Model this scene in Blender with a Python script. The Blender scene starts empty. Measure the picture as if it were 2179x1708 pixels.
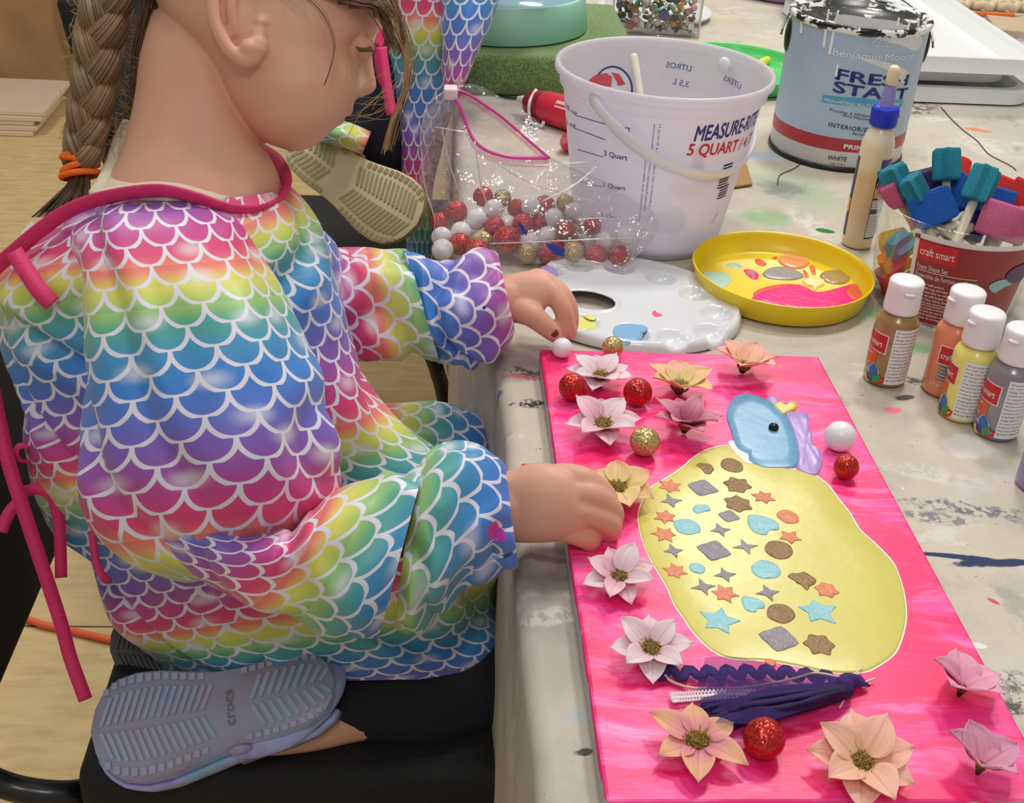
import bpy, bmesh, math, random
from mathutils import Vector, Matrix, noise
rnd = random.Random(7)
PI = math.pi
# ------------------------------------------------------------------ camera, world, lights, exposure
TZ = 0.72                      # table top (cloth) height
CT = TZ + 0.018                # canvas top
CAM = Vector((-0.10425589, -0.45199405, 1.26183272))
FW = Vector((0.07346801, 0.85382207, -0.51535456))
RT = Vector((0.99703932, -0.0511231, 0.05743708))
UP = Vector((-0.02269452, 0.51804855, 0.85505009))
FPX, CX, CY = 2617.85, 1089.5, 854.0
scene = bpy.context.scene
COL = scene.collection
cd = bpy.data.cameras.new('camera'); cam = bpy.data.objects.new('camera', cd); COL.objects.link(cam)
cd.sensor_fit = 'HORIZONTAL'; cd.sensor_width = 36.0; cd.lens = FPX / 2179.0 * 36.0
cd.clip_start = 0.02
m3 = Matrix((RT, UP, -FW)).transposed()
cam.matrix_world = Matrix.Translation(CAM) @ m3.to_4x4()
scene.camera = cam
scene.view_settings.view_transform = 'Standard'; scene.view_settings.look = 'None'
scene.view_settings.gamma = 1.0; scene.view_settings.use_curve_mapping = False
scene.view_settings.exposure = 0.35
w = bpy.data.worlds.new('world'); scene.world = w; w.use_nodes = True
w.node_tree.nodes['Background'].inputs[0].default_value = (1.0, 0.97, 0.94, 1)
w.node_tree.nodes['Background'].inputs[1].default_value = 0.30
def area(name, loc, target, size, power, col=(1, .96, .9)):
    l = bpy.data.lights.new(name, 'AREA'); l.shape = 'DISK'; l.size = size; l.energy = power; l.color = col
    o = bpy.data.objects.new(name, l); COL.objects.link(o); o.location = loc
    o.rotation_euler = (Vector(target) - Vector(loc)).to_track_quat('-Z', 'Y').to_euler()
    return o
area('ceiling_lamp', (0.75, 1.35, 2.75), (0.1, 0.6, .7), 0.30, 13.6)
area('ceiling_lamp', (0.15, 0.95, 2.9), (0.1, 0.6, .7), 0.30, 8.0)
area('ceiling_lamp', (-0.9, 0.9, 2.85), (-0.2, 0.5, .7), 0.35, 4.0)
area('ceiling_lamp', (0.9, 3.0, 2.8), (0.4, 1.6, .7), 0.5, 14.4)
area('ceiling_lamp', (-1.4, 3.0, 2.8), (-1.0, 2.6, 0), 0.5, 13.6)
area('ceiling_lamp', (-0.2, -1.2, 2.8), (-0.1, 0.4, .6), 0.6, 8.0)

# ------------------------------------------------------------------ helpers
def ray(px, py): return FW + RT * ((px - CX) / FPX) - UP * ((py - CY) / FPX)
def U(px, py, Z): return CAM + ray(px, py) * Z
def T(px, py, z=TZ):
    d = ray(px, py); return CAM + d * ((z - CAM.z) / d.z)
def TY(px, py, y):
    d = ray(px, py); return CAM + d * ((y - CAM.y) / d.y)
def ZD(P): return (Vector(P) - CAM).dot(FW)
def PXS(P): return ZD(P) / FPX          # metres per pixel at P
def lin(c):
    c = c / 255.0
    return c / 12.92 if c <= .04045 else ((c + .055) / 1.055) ** 2.4
def rgb(*c): return (lin(c[0]), lin(c[1]), lin(c[2]), 1.0)
def V(*a): return Vector(a)

MATS = {}
def M(name, col, rough=.5, metal=0.0, spec=.5, trans=0.0, alpha=1.0, sss=0.0, bump=None, var=None, coat=0.0, col2=None, sheen=0.0):
    """principled material; bump=(scale,strength), var=(scale,amount,[stretch]) blends towards col2 / darker tone with noise"""
    m = bpy.data.materials.new(name); m.use_nodes = True
    nt = m.node_tree; b = nt.nodes['Principled BSDF']
    c = rgb(*col)
    b.inputs['Base Color'].default_value = c; b.inputs['Roughness'].default_value = rough
    b.inputs['Metallic'].default_value = metal; b.inputs['Specular IOR Level'].default_value = spec
    b.inputs['Transmission Weight'].default_value = trans; b.inputs['Alpha'].default_value = alpha
    b.inputs['Coat Weight'].default_value = coat; b.inputs['Coat Roughness'].default_value = .08
    b.inputs['Sheen Weight'].default_value = sheen
    if sss:
        b.inputs['Subsurface Weight'].default_value = sss
        b.inputs['Subsurface Radius'].default_value = (.012, .005, .003); b.inputs['Subsurface Scale'].default_value = .35
    if bump or var:
        tc = nt.nodes.new('ShaderNodeTexCoord')
    if var:
        mp = nt.nodes.new('ShaderNodeMapping'); nt.links.new(tc.outputs['Object'], mp.inputs[0])
        if len(var) > 2: mp.inputs['Scale'].default_value = var[2]
        n = nt.nodes.new('ShaderNodeTexNoise'); n.inputs['Scale'].default_value = var[0]; n.inputs['Detail'].default_value = 5
        n.inputs['Roughness'].default_value = .6
        nt.links.new(mp.outputs[0], n.inputs['Vector'])
        r = nt.nodes.new('ShaderNodeMapRange'); r.inputs[1].default_value = .38; r.inputs[2].default_value = .64
        nt.links.new(n.outputs['Fac'], r.inputs[0])
        mx = nt.nodes.new('ShaderNodeMix'); mx.data_type = 'RGBA'
        c2 = rgb(*col2) if col2 else tuple(x * (1 - var[1]) for x in c[:3]) + (1,)
        mx.inputs[6].default_value = c; mx.inputs[7].default_value = c2
        nt.links.new(r.outputs[0], mx.inputs[0]); nt.links.new(mx.outputs[2], b.inputs['Base Color'])
    if bump:
        n2 = nt.nodes.new('ShaderNodeTexNoise'); n2.inputs['Scale'].default_value = bump[0]; n2.inputs['Detail'].default_value = 3
        nt.links.new(tc.outputs['Object'], n2.inputs['Vector'])
        bp = nt.nodes.new('ShaderNodeBump'); bp.inputs['Strength'].default_value = bump[1]; bp.inputs['Distance'].default_value = .002
        nt.links.new(n2.outputs['Fac'], bp.inputs['Height']); nt.links.new(bp.outputs[0], b.inputs['Normal'])
    MATS[name] = m
    return m

class NT:
    """small helper to wire shader maths"""
    def __init__(s, m): s.m = m; s.t = m.node_tree
    def n(s, typ, **kw):
        x = s.t.nodes.new(typ)
        for k, v in kw.items(): setattr(x, k, v)
        return x
    def link(s, a, b): s.t.links.new(a, b)
    def _in(s, sock, v):
        if hasattr(v, 'is_output'): s.link(v, sock)
        else: sock.default_value = v
    def math(s, op, a, b=0.0, c=None, clamp=False):
        x = s.n('ShaderNodeMath', operation=op); x.use_clamp = clamp
        s._in(x.inputs[0], a); s._in(x.inputs[1], b)
        if c is not None: s._in(x.inputs[2], c)
        return x.outputs[0]
    def sstep(s, v, lo, hi):
        x = s.n('ShaderNodeMapRange', interpolation_type='SMOOTHSTEP')
        s._in(x.inputs[0], v); x.inputs[1].default_value = lo; x.inputs[2].default_value = hi
        return x.outputs[0]
    def mix(s, f, a, b):
        x = s.n('ShaderNodeMix', data_type='RGBA')
        s._in(x.inputs[0], f); s._in(x.inputs[6], a); s._in(x.inputs[7], b)
        return x.outputs[2]
    def noise(s, vec, scale, detail=4, rough=.6):
        x = s.n('ShaderNodeTexNoise'); x.inputs['Scale'].default_value = scale
        x.inputs['Detail'].default_value = detail; x.inputs['Roughness'].default_value = rough
        s.link(vec, x.inputs['Vector']); return x.outputs['Fac']
    def mapping(s, vec, scale=(1, 1, 1), loc=(0, 0, 0), rot=(0, 0, 0)):
        x = s.n('ShaderNodeMapping'); s.link(vec, x.inputs[0])
        x.inputs['Scale'].default_value = scale; x.inputs['Location'].default_value = loc; x.inputs['Rotation'].default_value = rot
        return x.outputs[0]
    def ramp(s, f, stops, interp='LINEAR'):
        x = s.n('ShaderNodeValToRGB'); cr = x.color_ramp; cr.interpolation = interp
        while len(cr.elements) < len(stops): cr.elements.new(.5)
        for e, (p, c) in zip(cr.elements, stops): e.position = p; e.color = c
        s.link(f, x.inputs[0]); return x.outputs[0]
    def bump(s, h, strength=.3, dist=.002):
        x = s.n('ShaderNodeBump'); x.inputs['Strength'].default_value = strength; x.inputs['Distance'].default_value = dist
        s.link(h, x.inputs['Height']); return x.outputs[0]

ORG = {}
def thing(name, label, cat, loc=(0, 0, 0), group=None):
    o = bpy.data.objects.new(name, None); COL.objects.link(o); o.location = loc; o.empty_display_size = .02
    o['label'] = label; o['category'] = cat
    if group: o['group'] = group
    ORG[o] = Vector(loc)
    return o
def tag(o, label, cat, group=None, kind=None):
    o['label'] = label; o['category'] = cat
    if group: o['group'] = group
    if kind: o['kind'] = kind
    return o
def struct(o): o['kind'] = 'structure'; return o
def obj(name, vf, mat, parent=None, smooth=True, at=None, uv=None, fmi=None, autosharp=None):
    """link vf=(verts,faces) as one mesh object. verts are in world coordinates (or in the thing's own frame when it sits at 0)"""
    verts, faces = vf[0], vf[1]
    if len(vf) > 2 and uv is None: uv = vf[2]
    org = Vector(at) if at is not None else (ORG.get(parent, Vector((0, 0, 0))) if parent else Vector((0, 0, 0)))
    me = bpy.data.meshes.new(name)
    me.from_pydata([tuple(Vector(v) - org) for v in verts], [], [tuple(f) for f in faces])
    for mm in (mat if isinstance(mat, (list, tuple)) else [mat]): me.materials.append(mm)
    if fmi: me.polygons.foreach_set('material_index', fmi)
    me.polygons.foreach_set('use_smooth', [smooth] * len(me.polygons))
    if uv:
        lay = me.uv_layers.new(name='UVMap')
        flat = []
        for f in uv: 
            for c in f: flat.extend(c)
        lay.data.foreach_set('uv', flat)
    me.update()
    if autosharp: 
        try: me.set_sharp_from_angle(angle=math.radians(autosharp))
        except Exception: pass
    o = bpy.data.objects.new(name, me); COL.objects.link(o)
    if at is not None: o.location = at
    if parent: o.parent = parent; ORG[o] = ORG.get(parent, Vector((0, 0, 0)))
    else: ORG[o] = org
    return o
def copy_tree(o, parent=None):
    c = o.copy(); COL.objects.link(c)
    if parent: c.parent = parent
    for ch in list(o.children): copy_tree(ch, c)
    return c
def join(*vfs):
    vs, fs, uvs = [], [], []
    has = all(len(v) > 2 and v[2] for v in vfs)
    for v in vfs:
        b = len(vs); vs += list(v[0]); fs += [tuple(i + b for i in f) for f in v[1]]
        if has: uvs += list(v[2])
    return (vs, fs, uvs) if has else (vs, fs)
def xf(vf, mat):
    return (  [mat @ Vector(v) for v in vf[0]], ) + tuple(vf[1:])
def box(x0, y0, z0, x1, y1, z1):
    v = [V(x, y, z) for z in (z0, z1) for x, y in ((x0, y0), (x1, y0), (x1, y1), (x0, y1))]
    return v, [(3, 2, 1, 0), (4, 5, 6, 7), (0, 1, 5, 4), (1, 2, 6, 5), (2, 3, 7, 6), (3, 0, 4, 7)]
def bbox(x0, y0, z0, x1, y1, z1, r=.003, seg=2):
    bm = bmesh.new(); vs = [bm.verts.new(p) for p in box(x0, y0, z0, x1, y1, z1)[0]]
    for f in box(0, 0, 0, 1, 1, 1)[1]: bm.faces.new([vs[i] for i in f])
    bmesh.ops.bevel(bm, geom=list(bm.edges), offset=r, segments=seg, affect='EDGES', profile=.5)
    bm.verts.index_update()
    out = ([v.co.copy() for v in bm.verts], [[v.index for v in f.verts] for f in bm.faces]); bm.free(); return out
def lathe(prof, n=48, c=(0, 0, 0), closed=False):
    vs, fs, uv = [], [], []
    c = Vector(c); L = [0.0]
    for i in range(1, len(prof)): L.append(L[-1] + math.dist(prof[i], prof[i - 1]))
    for (r, z) in prof:
        for k in range(n):
            a = 2 * PI * k / n; vs.append(c + V(r * math.cos(a), r * math.sin(a), z))
    m = len(prof)
    for i in range(m - 1):
        for k in range(n):
            k2 = (k + 1) % n
            fs.append((i * n + k, i * n + k2, (i + 1) * n + k2, (i + 1) * n + k))
            uv.append([(k / n, L[i]), ((k + 1) / n, L[i]), ((k + 1) / n, L[i + 1]), (k / n, L[i + 1])])
    return vs, fs, uv
def cr(p0, p1, p2, p3, t):
    return .5 * ((2 * p1) + (-p0 + p2) * t + (2 * p0 - 5 * p1 + 4 * p2 - p3) * t * t + (-p0 + 3 * p1 - 3 * p2 + p3) * t ** 3)
def spline(pts, k=6, closed=False):
    """catmull-rom through tuples/vectors of any length"""
    n = len(pts); out = []
    P = [tuple(p) for p in pts]; rng = n if closed else n - 1
    for i in range(rng):
        if closed: a, b, c, d = P[(i - 1) % n], P[i], P[(i + 1) % n], P[(i + 2) % n]
        else: a, b, c, d = P[max(i - 1, 0)], P[i], P[i + 1], P[min(i + 2, n - 1)]
        for j in range(k): out.append(tuple(cr(a[q], b[q], c[q], d[q], j / k) for q in range(len(b))))
    if not closed: out.append(P[-1])
    return out
def tube(pts, rad, n=10, caps=True, k=1, flat=1.0, upv=None, roundcap=False):
    """sweep along points (Vectors), rad scalar or list; flat scales the second axis"""
    if not isinstance(rad, (list, tuple)): rad = [rad] * len(pts)
    if k > 1:
        sp = spline([tuple(p) + (r,) for p, r in zip(pts, rad)], k); pts = [V(*s[:3]) for s in sp]; rad = [max(s[3], 1e-5) for s in sp]
    pts = [Vector(p) for p in pts]; rad = list(rad)
    if roundcap:
        d0 = (pts[0] - pts[1]).normalized(); d1 = (pts[-1] - pts[-2]).normalized(); r0, r1 = rad[0], rad[-1]
        for a in (.5, .8, .95): pts.insert(0, Vector(pts[0])); rad.insert(0, r0)
        base = pts[3]
        for i, s in enumerate((.97, .8, .5)): pts[i] = base + d0 * r0 * s; rad[i] = r0 * math.sqrt(1 - s * s)
        base = pts[-1]
        for s in (.5, .8, .97): pts.append(base + d1 * r1 * s); rad.append(r1 * math.sqrt(1 - s * s))
    vs, fs, uv = [], [], []
    m = len(pts); prev = None; L = 0.0; LL = []
    for i in range(m):
        t = (pts[min(i + 1, m - 1)] - pts[max(i - 1, 0)])
        t = t.normalized() if t.length > 1e-9 else V(0, 0, 1)
        if prev is None:
            ref = Vector(upv) if upv is not None else (V(0, 0, 1) if abs(t.z) < .9 else V(1, 0, 0))
            a = (ref - t * ref.dot(t)).normalized()
        else: a = (prev - t * prev.dot(t)).normalized()
        prev = a; b = t.cross(a)
        if i: L += (pts[i] - pts[i - 1]).length
        LL.append(L)
        for q in range(n):
            an = 2 * PI * q / n
            vs.append(pts[i] + (a * math.cos(an) * flat + b * math.sin(an)) * rad[i])
    for i in range(m - 1):
        for q in range(n):
            q2 = (q + 1) % n
            fs.append((i * n + q, i * n + q2, (i + 1) * n + q2, (i + 1) * n + q))
            uv.append([(q / n, LL[i]), ((q + 1) / n, LL[i]), ((q + 1) / n, LL[i + 1]), (q / n, LL[i + 1])])
    if caps:
        fs.append(tuple(range(n - 1, -1, -1))); uv.append([(0, 0)] * n)
        fs.append(tuple((m - 1) * n + q for q in range(n))); uv.append([(0, 0)] * n)
    return vs, fs, uv
def ribbon(pts, wid, nrm=None, th=.0006, k=1):
    """flat strip along pts, width vector list or (scalar, direction)"""
    vs, fs = [], []
    m = len(pts)
    for i in range(m):
        t = (Vector(pts[min(i + 1, m - 1)]) - Vector(pts[max(i - 1, 0)])).normalized()
        nn = Vector(nrm[i] if isinstance(nrm, list) else nrm)
        s = t.cross(nn).normalized(); nn = s.cross(t).normalized(); w_ = wid[i] if isinstance(wid, (list, tuple)) else wid
        p = Vector(pts[i])
        vs += [p - s * w_ / 2, p + s * w_ / 2, p + s * w_ / 2 + nn * th, p - s * w_ / 2 + nn * th]
    for i in range(m - 1):
        for q in range(4):
            q2 = (q + 1) % 4; fs.append((i * 4 + q, i * 4 + q2, i * 4 + 4 + q2, i * 4 + 4 + q))
    fs.append((3, 2, 1, 0)); fs.append(tuple((m - 1) * 4 + q for q in range(4)))
    return vs, fs
def sphere(c, r, nu=24, nv=14, sc=(1, 1, 1)):
    vs, fs = [], []
    c = Vector(c)
    vs.append(c + V(0, 0, -r * sc[2]))
    for i in range(1, nv):
        p = PI * i / nv - PI / 2
        for k in range(nu):
            a = 2 * PI * k / nu; vs.append(c + V(r * math.cos(p) * math.cos(a) * sc[0], r * math.cos(p) * math.sin(a) * sc[1], r * math.sin(p) * sc[2]))
    vs.append(c + V(0, 0, r * sc[2])); top = len(vs) - 1
    for k in range(nu):
        k2 = (k + 1) % nu
        fs.append((0, 1 + k2, 1 + k)); fs.append((top, 1 + (nv - 2) * nu + k, 1 + (nv - 2) * nu + k2))
        for i in range(nv - 2):
            a = 1 + i * nu; fs.append((a + k, a + k2, a + nu + k2, a + nu + k))
    return vs, fs
def blob(pts, h=.0006, edge=.0008, bump_=0.0, k=5, seed=0, up=V(0, 0, 1)):
    """closed outline of Vectors lying on a surface -> raised puddle with a soft rim"""
    sp = [V(*p) for p in spline(pts, k, True)] if k > 1 else [Vector(p) for p in pts]
    c = sum(sp, V(0, 0, 0)) / len(sp); n = len(sp)
    vs, fs = [], []
    steps = ((1.0, 0.0), (None, .75), (None, 1.0)) 
    mean = sum((p - c).length for p in sp) / n
    e1 = max(0.5, 1 - edge * .35 / mean); e2 = max(.3, 1 - edge / mean)
    rings = [(1.0, -.0002 / max(h, 1e-6)), (e1, .7), (e2, 1.0), (e2 * .72, 1.0), (e2 * .42, 1.0), (e2 * .18, 1.0)]
    for ri, (s, hh) in enumerate(rings):
        for p in sp:
            q = c + (p - c) * s
            dz = h * hh
            if bump_ and ri >= 2: dz += bump_ * noise.noise(q * 160 + V(seed, 0, 0))
            vs.append(q + up * dz)
    for r in range(len(rings) - 1):
        for i in range(n):
            j = (i + 1) % n; fs.append((r * n + i, r * n + j, r * n + n + j, r * n + n + i))
    vs.append(c + up * h); b = (len(rings) - 1) * n
    for i in range(n): fs.append((b + i, b + (i + 1) % n, len(vs) - 1))
    return vs, fs
def polyfill(pts, h=.0005, up=V(0, 0, 1), bev=.0004):
    """concave outline -> thin raised sheet (fill via bmesh)"""
    bm = bmesh.new(); vs = [bm.verts.new(p + up * h) for p in pts]
    f = bm.faces.new(vs); f.normal_update()
    if f.normal.dot(up) < 0: f.normal_flip()
    lo = [bm.verts.new(p - up * .0002) for p in pts]; n = len(pts)
    for i in range(n):
        j = (i + 1) % n; bm.faces.new((vs[j], vs[i], lo[i], lo[j]))
    bmesh.ops.triangulate(bm, faces=[f])
    bmesh.ops.recalc_face_normals(bm, faces=list(bm.faces))
    bm.verts.index_update()
    out = ([v.co.copy() for v in bm.verts], [[v.index for v in g.verts] for g in bm.faces]); bm.free(); return out
def grid(nu, nv, fn, uvs=None):
    vs = [fn(i / nu, j / nv) for j in range(nv + 1) for i in range(nu + 1)]
    fs = []; uv = []
    for j in range(nv):
        for i in range(nu):
            a = j * (nu + 1) + i; fs.append((a, a + 1, a + nu + 2, a + nu + 1))
            uv.append([(i / nu, j / nv), ((i + 1) / nu, j / nv), ((i + 1) / nu, (j + 1) / nv), (i / nu, (j + 1) / nv)])
    return vs, fs, uv
TXT = {}
def text2d(s, bold=0.0, shear=0.0, spacing=1.0):
    key = (s, bold, shear, spacing)
    if key in TXT: return TXT[key]
    cu = bpy.data.curves.new('lettering', 'FONT'); cu.body = s; cu.size = 1.0; cu.offset = bold; cu.shear = shear
    cu.space_character = spacing; cu.resolution_u = 3; cu.fill_mode = 'FRONT'
    o = bpy.data.objects.new('lettering', cu)
    me = o.to_mesh()
    vs = [(v.co.x, v.co.y) for v in me.vertices]; fs = [tuple(p.vertices) for p in me.polygons]
    o.to_mesh_clear(); bpy.data.objects.remove(o); bpy.data.curves.remove(cu)
    if vs and bold and max(v[1] for v in vs) > 1.05: return text2d(s, bold * .7 if bold > .004 else 0.0, shear, spacing)
    if vs:
        x0 = min(v[0] for v in vs); vs = [(v[0] - x0, v[1]) for v in vs]
    TXT[key] = (vs, fs); return vs, fs
def textw(s, width=None, height=None, bold=0.0, shear=0.0, spacing=1.0):
    """2-D lettering scaled so that capitals are `height` tall and, if given, the line is `width` long; origin left baseline"""
    vs, fs = text2d(s, 0.0, shear, spacing)
    if bold > .004:            # heavier strokes: the same outline a few times, slightly shifted
        b_ = min(bold, .03); o_ = [(0, 0), (b_, 0), (-b_, 0), (0, b_ * .8), (0, -b_ * .8)]; n_ = len(vs)
        vs, fs = [(x + dx, y + dy) for dx, dy in o_ for x, y in vs], [tuple(i + n_ * q for i in f) for q in range(5) for f in fs]
    ww = max(v[0] for v in vs); sy = (height or .01) / .70
    sx = sy if width is None else width / ww
    return [(x * sx, y * sy) for x, y in vs], fs, ww * sx
def sub2d(vs, fs, fn):
    return [fn(x, y) for x, y in vs], fs
def wrap(lines, fn):
    """lines: (string, x, y, width|None, height, kwargs) -> one mesh mapped by fn(x,y)"""
    parts = []
    for s, x, y, wd, h, *kw in lines:
        vs, fs, ww = textw(s, wd, h, **(kw[0] if kw else {}))
        parts.append(([fn(x + a, y + b) for a, b in vs], fs))
    return join(*parts)
def strip_patch(x0, x1, y0, y1, fn, nx=16, ny=1):
    return grid(nx, ny, lambda a, b: fn(x0 + (x1 - x0) * a, y0 + (y1 - y0) * b))[:2]
def poly2d(pts, fn, dens=0):
    return [fn(x, y) for x, y in pts], [tuple(range(len(pts)))]
# ------------------------------------------------------------------ setting: floor, walls, ceiling
fl = bpy.data.materials.new('plywood_floor'); fl.use_nodes = True; k = NT(fl); bs = fl.node_tree.nodes['Principled BSDF']
tc = k.n('ShaderNodeTexCoord').outputs['Object']
g1 = k.noise(k.mapping(tc, (2, 9, 1)), 6, 6, .6); g2 = k.noise(tc, 35, 3)
base = k.mix(k.sstep(g1, .35, .7), rgb(205, 180, 128), rgb(186, 160, 108))
base = k.mix(k.math('MULTIPLY', k.sstep(g2, .62, .72), .35), base, rgb(150, 125, 85))
sp_ = k.n('ShaderNodeSeparateXYZ'); k.link(tc, sp_.inputs[0])
def seam(sock, period, off):
    f = k.math('ABSOLUTE', k.math('SUBTRACT', k.math('FRACT', k.math('DIVIDE', k.math('ADD', sock, off), period)), .5))
    return k.math('LESS_THAN', f, .0022 / period)
sm = k.math('MAXIMUM', seam(sp_.outputs[1], 1.22, -.355), seam(sp_.outputs[0], 2.44, .4))
base = k.mix(sm, base, rgb(96, 74, 46))
k.link(base, bs.inputs['Base Color']); bs.inputs['Roughness'].default_value = .55
k.link(k.bump(g1, .15, .001), bs.inputs['Normal'])
struct(obj('floor', box(-4, -2.5, -.05, 4, 6.5, 0), fl, smooth=False))
wall_m = M('wall_paint', (226, 222, 212), .85, bump=(60, .05))
struct(obj('wall_back', box(-4, 6.5, 0, 4, 6.6, 3.2), wall_m, smooth=False))
struct(obj('wall_left', box(-4.1, -2.5, 0, -4, 6.5, 3.2), wall_m, smooth=False))
struct(obj('wall_right', box(4, -2.5, 0, 4.1, 6.5, 3.2), wall_m, smooth=False))

# ------------------------------------------------------------------ table and drop cloth
wood = M('pale_wood', (196, 170, 128), .6, var=(8, .2, (1, 12, 1)))
def edge_x(y):
    t = min(1, max(0, (y - .50) / .12)); t = t * t * (3 - 2 * t)
    return -.036 - .030 * t + .004 * noise.noise(V(y * 9, 0, 3))
tb = thing('work_table', 'long work table under the paint-stained drop cloth', 'table', (0.6, 1.0, 0))
obj('table_top', bbox(-.02, -.25, TZ - .035, 1.25, 2.6, TZ - .004, .004), wood, tb)
for lx, ly in ((.05, -.15), (1.15, -.15), (.05, 2.5), (1.15, 2.5)):
    obj('leg', bbox(lx - .03, ly - .03, 0, lx + .03, ly + .03, TZ - .0351, .003), wood, tb)

cl = bpy.data.materials.new('drop_cloth_canvas'); cl.use_nodes = True; k = NT(cl); bs = cl.node_tree.nodes['Principled BSDF']
tc = k.n('ShaderNodeTexCoord').outputs['Object']
def spots(scale, lo, hi, seed, stretch=(1, 1, 1), fine=0.0, mask=None, rot=0.0):
    v = k.mapping(tc, stretch, (seed, seed * .7, 0), (0, 0, rot))
    n = k.noise(v, scale, 5, .62)
    s_ = k.sstep(n, lo, hi)
    if fine:
        s_ = k.math('MULTIPLY', s_, k.sstep(k.noise(k.mapping(tc, stretch, (seed * 2, 3, 0), (0, 0, rot)), fine, 3, .7), .42, .56))
    if mask is not None: s_ = k.math('MULTIPLY', s_, mask)
    return s_
_nc = {}
def cnoise(sc, det, ro):
    if (sc, det) not in _nc: _nc[(sc, det)] = k.noise(tc, sc, det, ro)
    return _nc[(sc, det)]
def at_(px, py, rx, ry, rot=0.0, z=TZ, ragged=.5, rs=40):
    """soft stain mask centred on a place of the table (metres)"""
    P = T(px, py, z); v = tc
    m_ = k.n('ShaderNodeVectorMath', operation='SUBTRACT'); k.link(v, m_.inputs[0]); m_.inputs[1].default_value = (P.x, P.y, TZ)
    r_ = k.n('ShaderNodeVectorRotate', rotation_type='Z_AXIS'); k.link(m_.outputs[0], r_.inputs['Vector']); r_.inputs['Angle'].default_value = -rot
    sc = k.n('ShaderNodeVectorMath', operation='MULTIPLY'); k.link(r_.outputs[0], sc.inputs[0]); sc.inputs[1].default_value = (1 / rx, 1 / ry, 30)
    ln = k.n('ShaderNodeVectorMath', operation='LENGTH'); k.link(sc.outputs[0], ln.inputs[0])
    d = k.math('ADD', ln.outputs['Value'], k.math('MULTIPLY', k.math('SUBTRACT', cnoise(rs, 3, .7), .5), ragged * 2.4))
    return d
def stain(c, px, py, rx, ry, rot, col, amt=1.0, ragged=.5, soft=.25, rs=40, fine=0):
    d = at_(px, py, rx, ry, rot, ragged=ragged, rs=rs)
    f = k.math('SUBTRACT', 1.0, k.sstep(d, 1 - soft, 1 + soft * .3))
    if fine: f = k.math('MULTIPLY', f, k.sstep(cnoise(fine, 3, .75), .42, .54))
    return k.mix(k.math('MULTIPLY', f, amt), c, rgb(*col))
n1 = k.noise(tc, 5, 5, .6); n2 = k.noise(tc, 22, 5, .65)
c = k.mix(k.sstep(n1, .35, .68), rgb(206, 197, 180), rgb(187, 180, 167))
c = k.mix(k.math('MULTIPLY', k.sstep(n2, .5, .68), .35), c, rgb(170, 166, 157))
c = k.mix(k.math('MULTIPLY', spots(11, .56, .66, 3.1, (1, 1.6, 1), 60), .55), c, rgb(222, 220, 212))       # whitish wipes
c = k.mix(k.math('MULTIPLY', spots(9, .60, .66, 9.7, (1.5, 1, 1), 45), .45), c, rgb(142, 140, 136))         # grey smears
c = k.mix(k.math('MULTIPLY', spots(120, .70, .73, 1.7), .85), c, rgb(52, 50, 52))                          # dark specks
c = k.mix(k.math('MULTIPLY', spots(75, .715, .74, 6.2), .8), c, rgb(226, 110, 130))                        # pink specks
c = k.mix(k.math('MULTIPLY', spots(60, .70, .73, 12.4), .8), c, rgb(238, 238, 234))
c = k.mix(k.math('MULTIPLY', spots(45, .72, .75, 22.4), .7), c, rgb(96, 108, 150))
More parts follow.
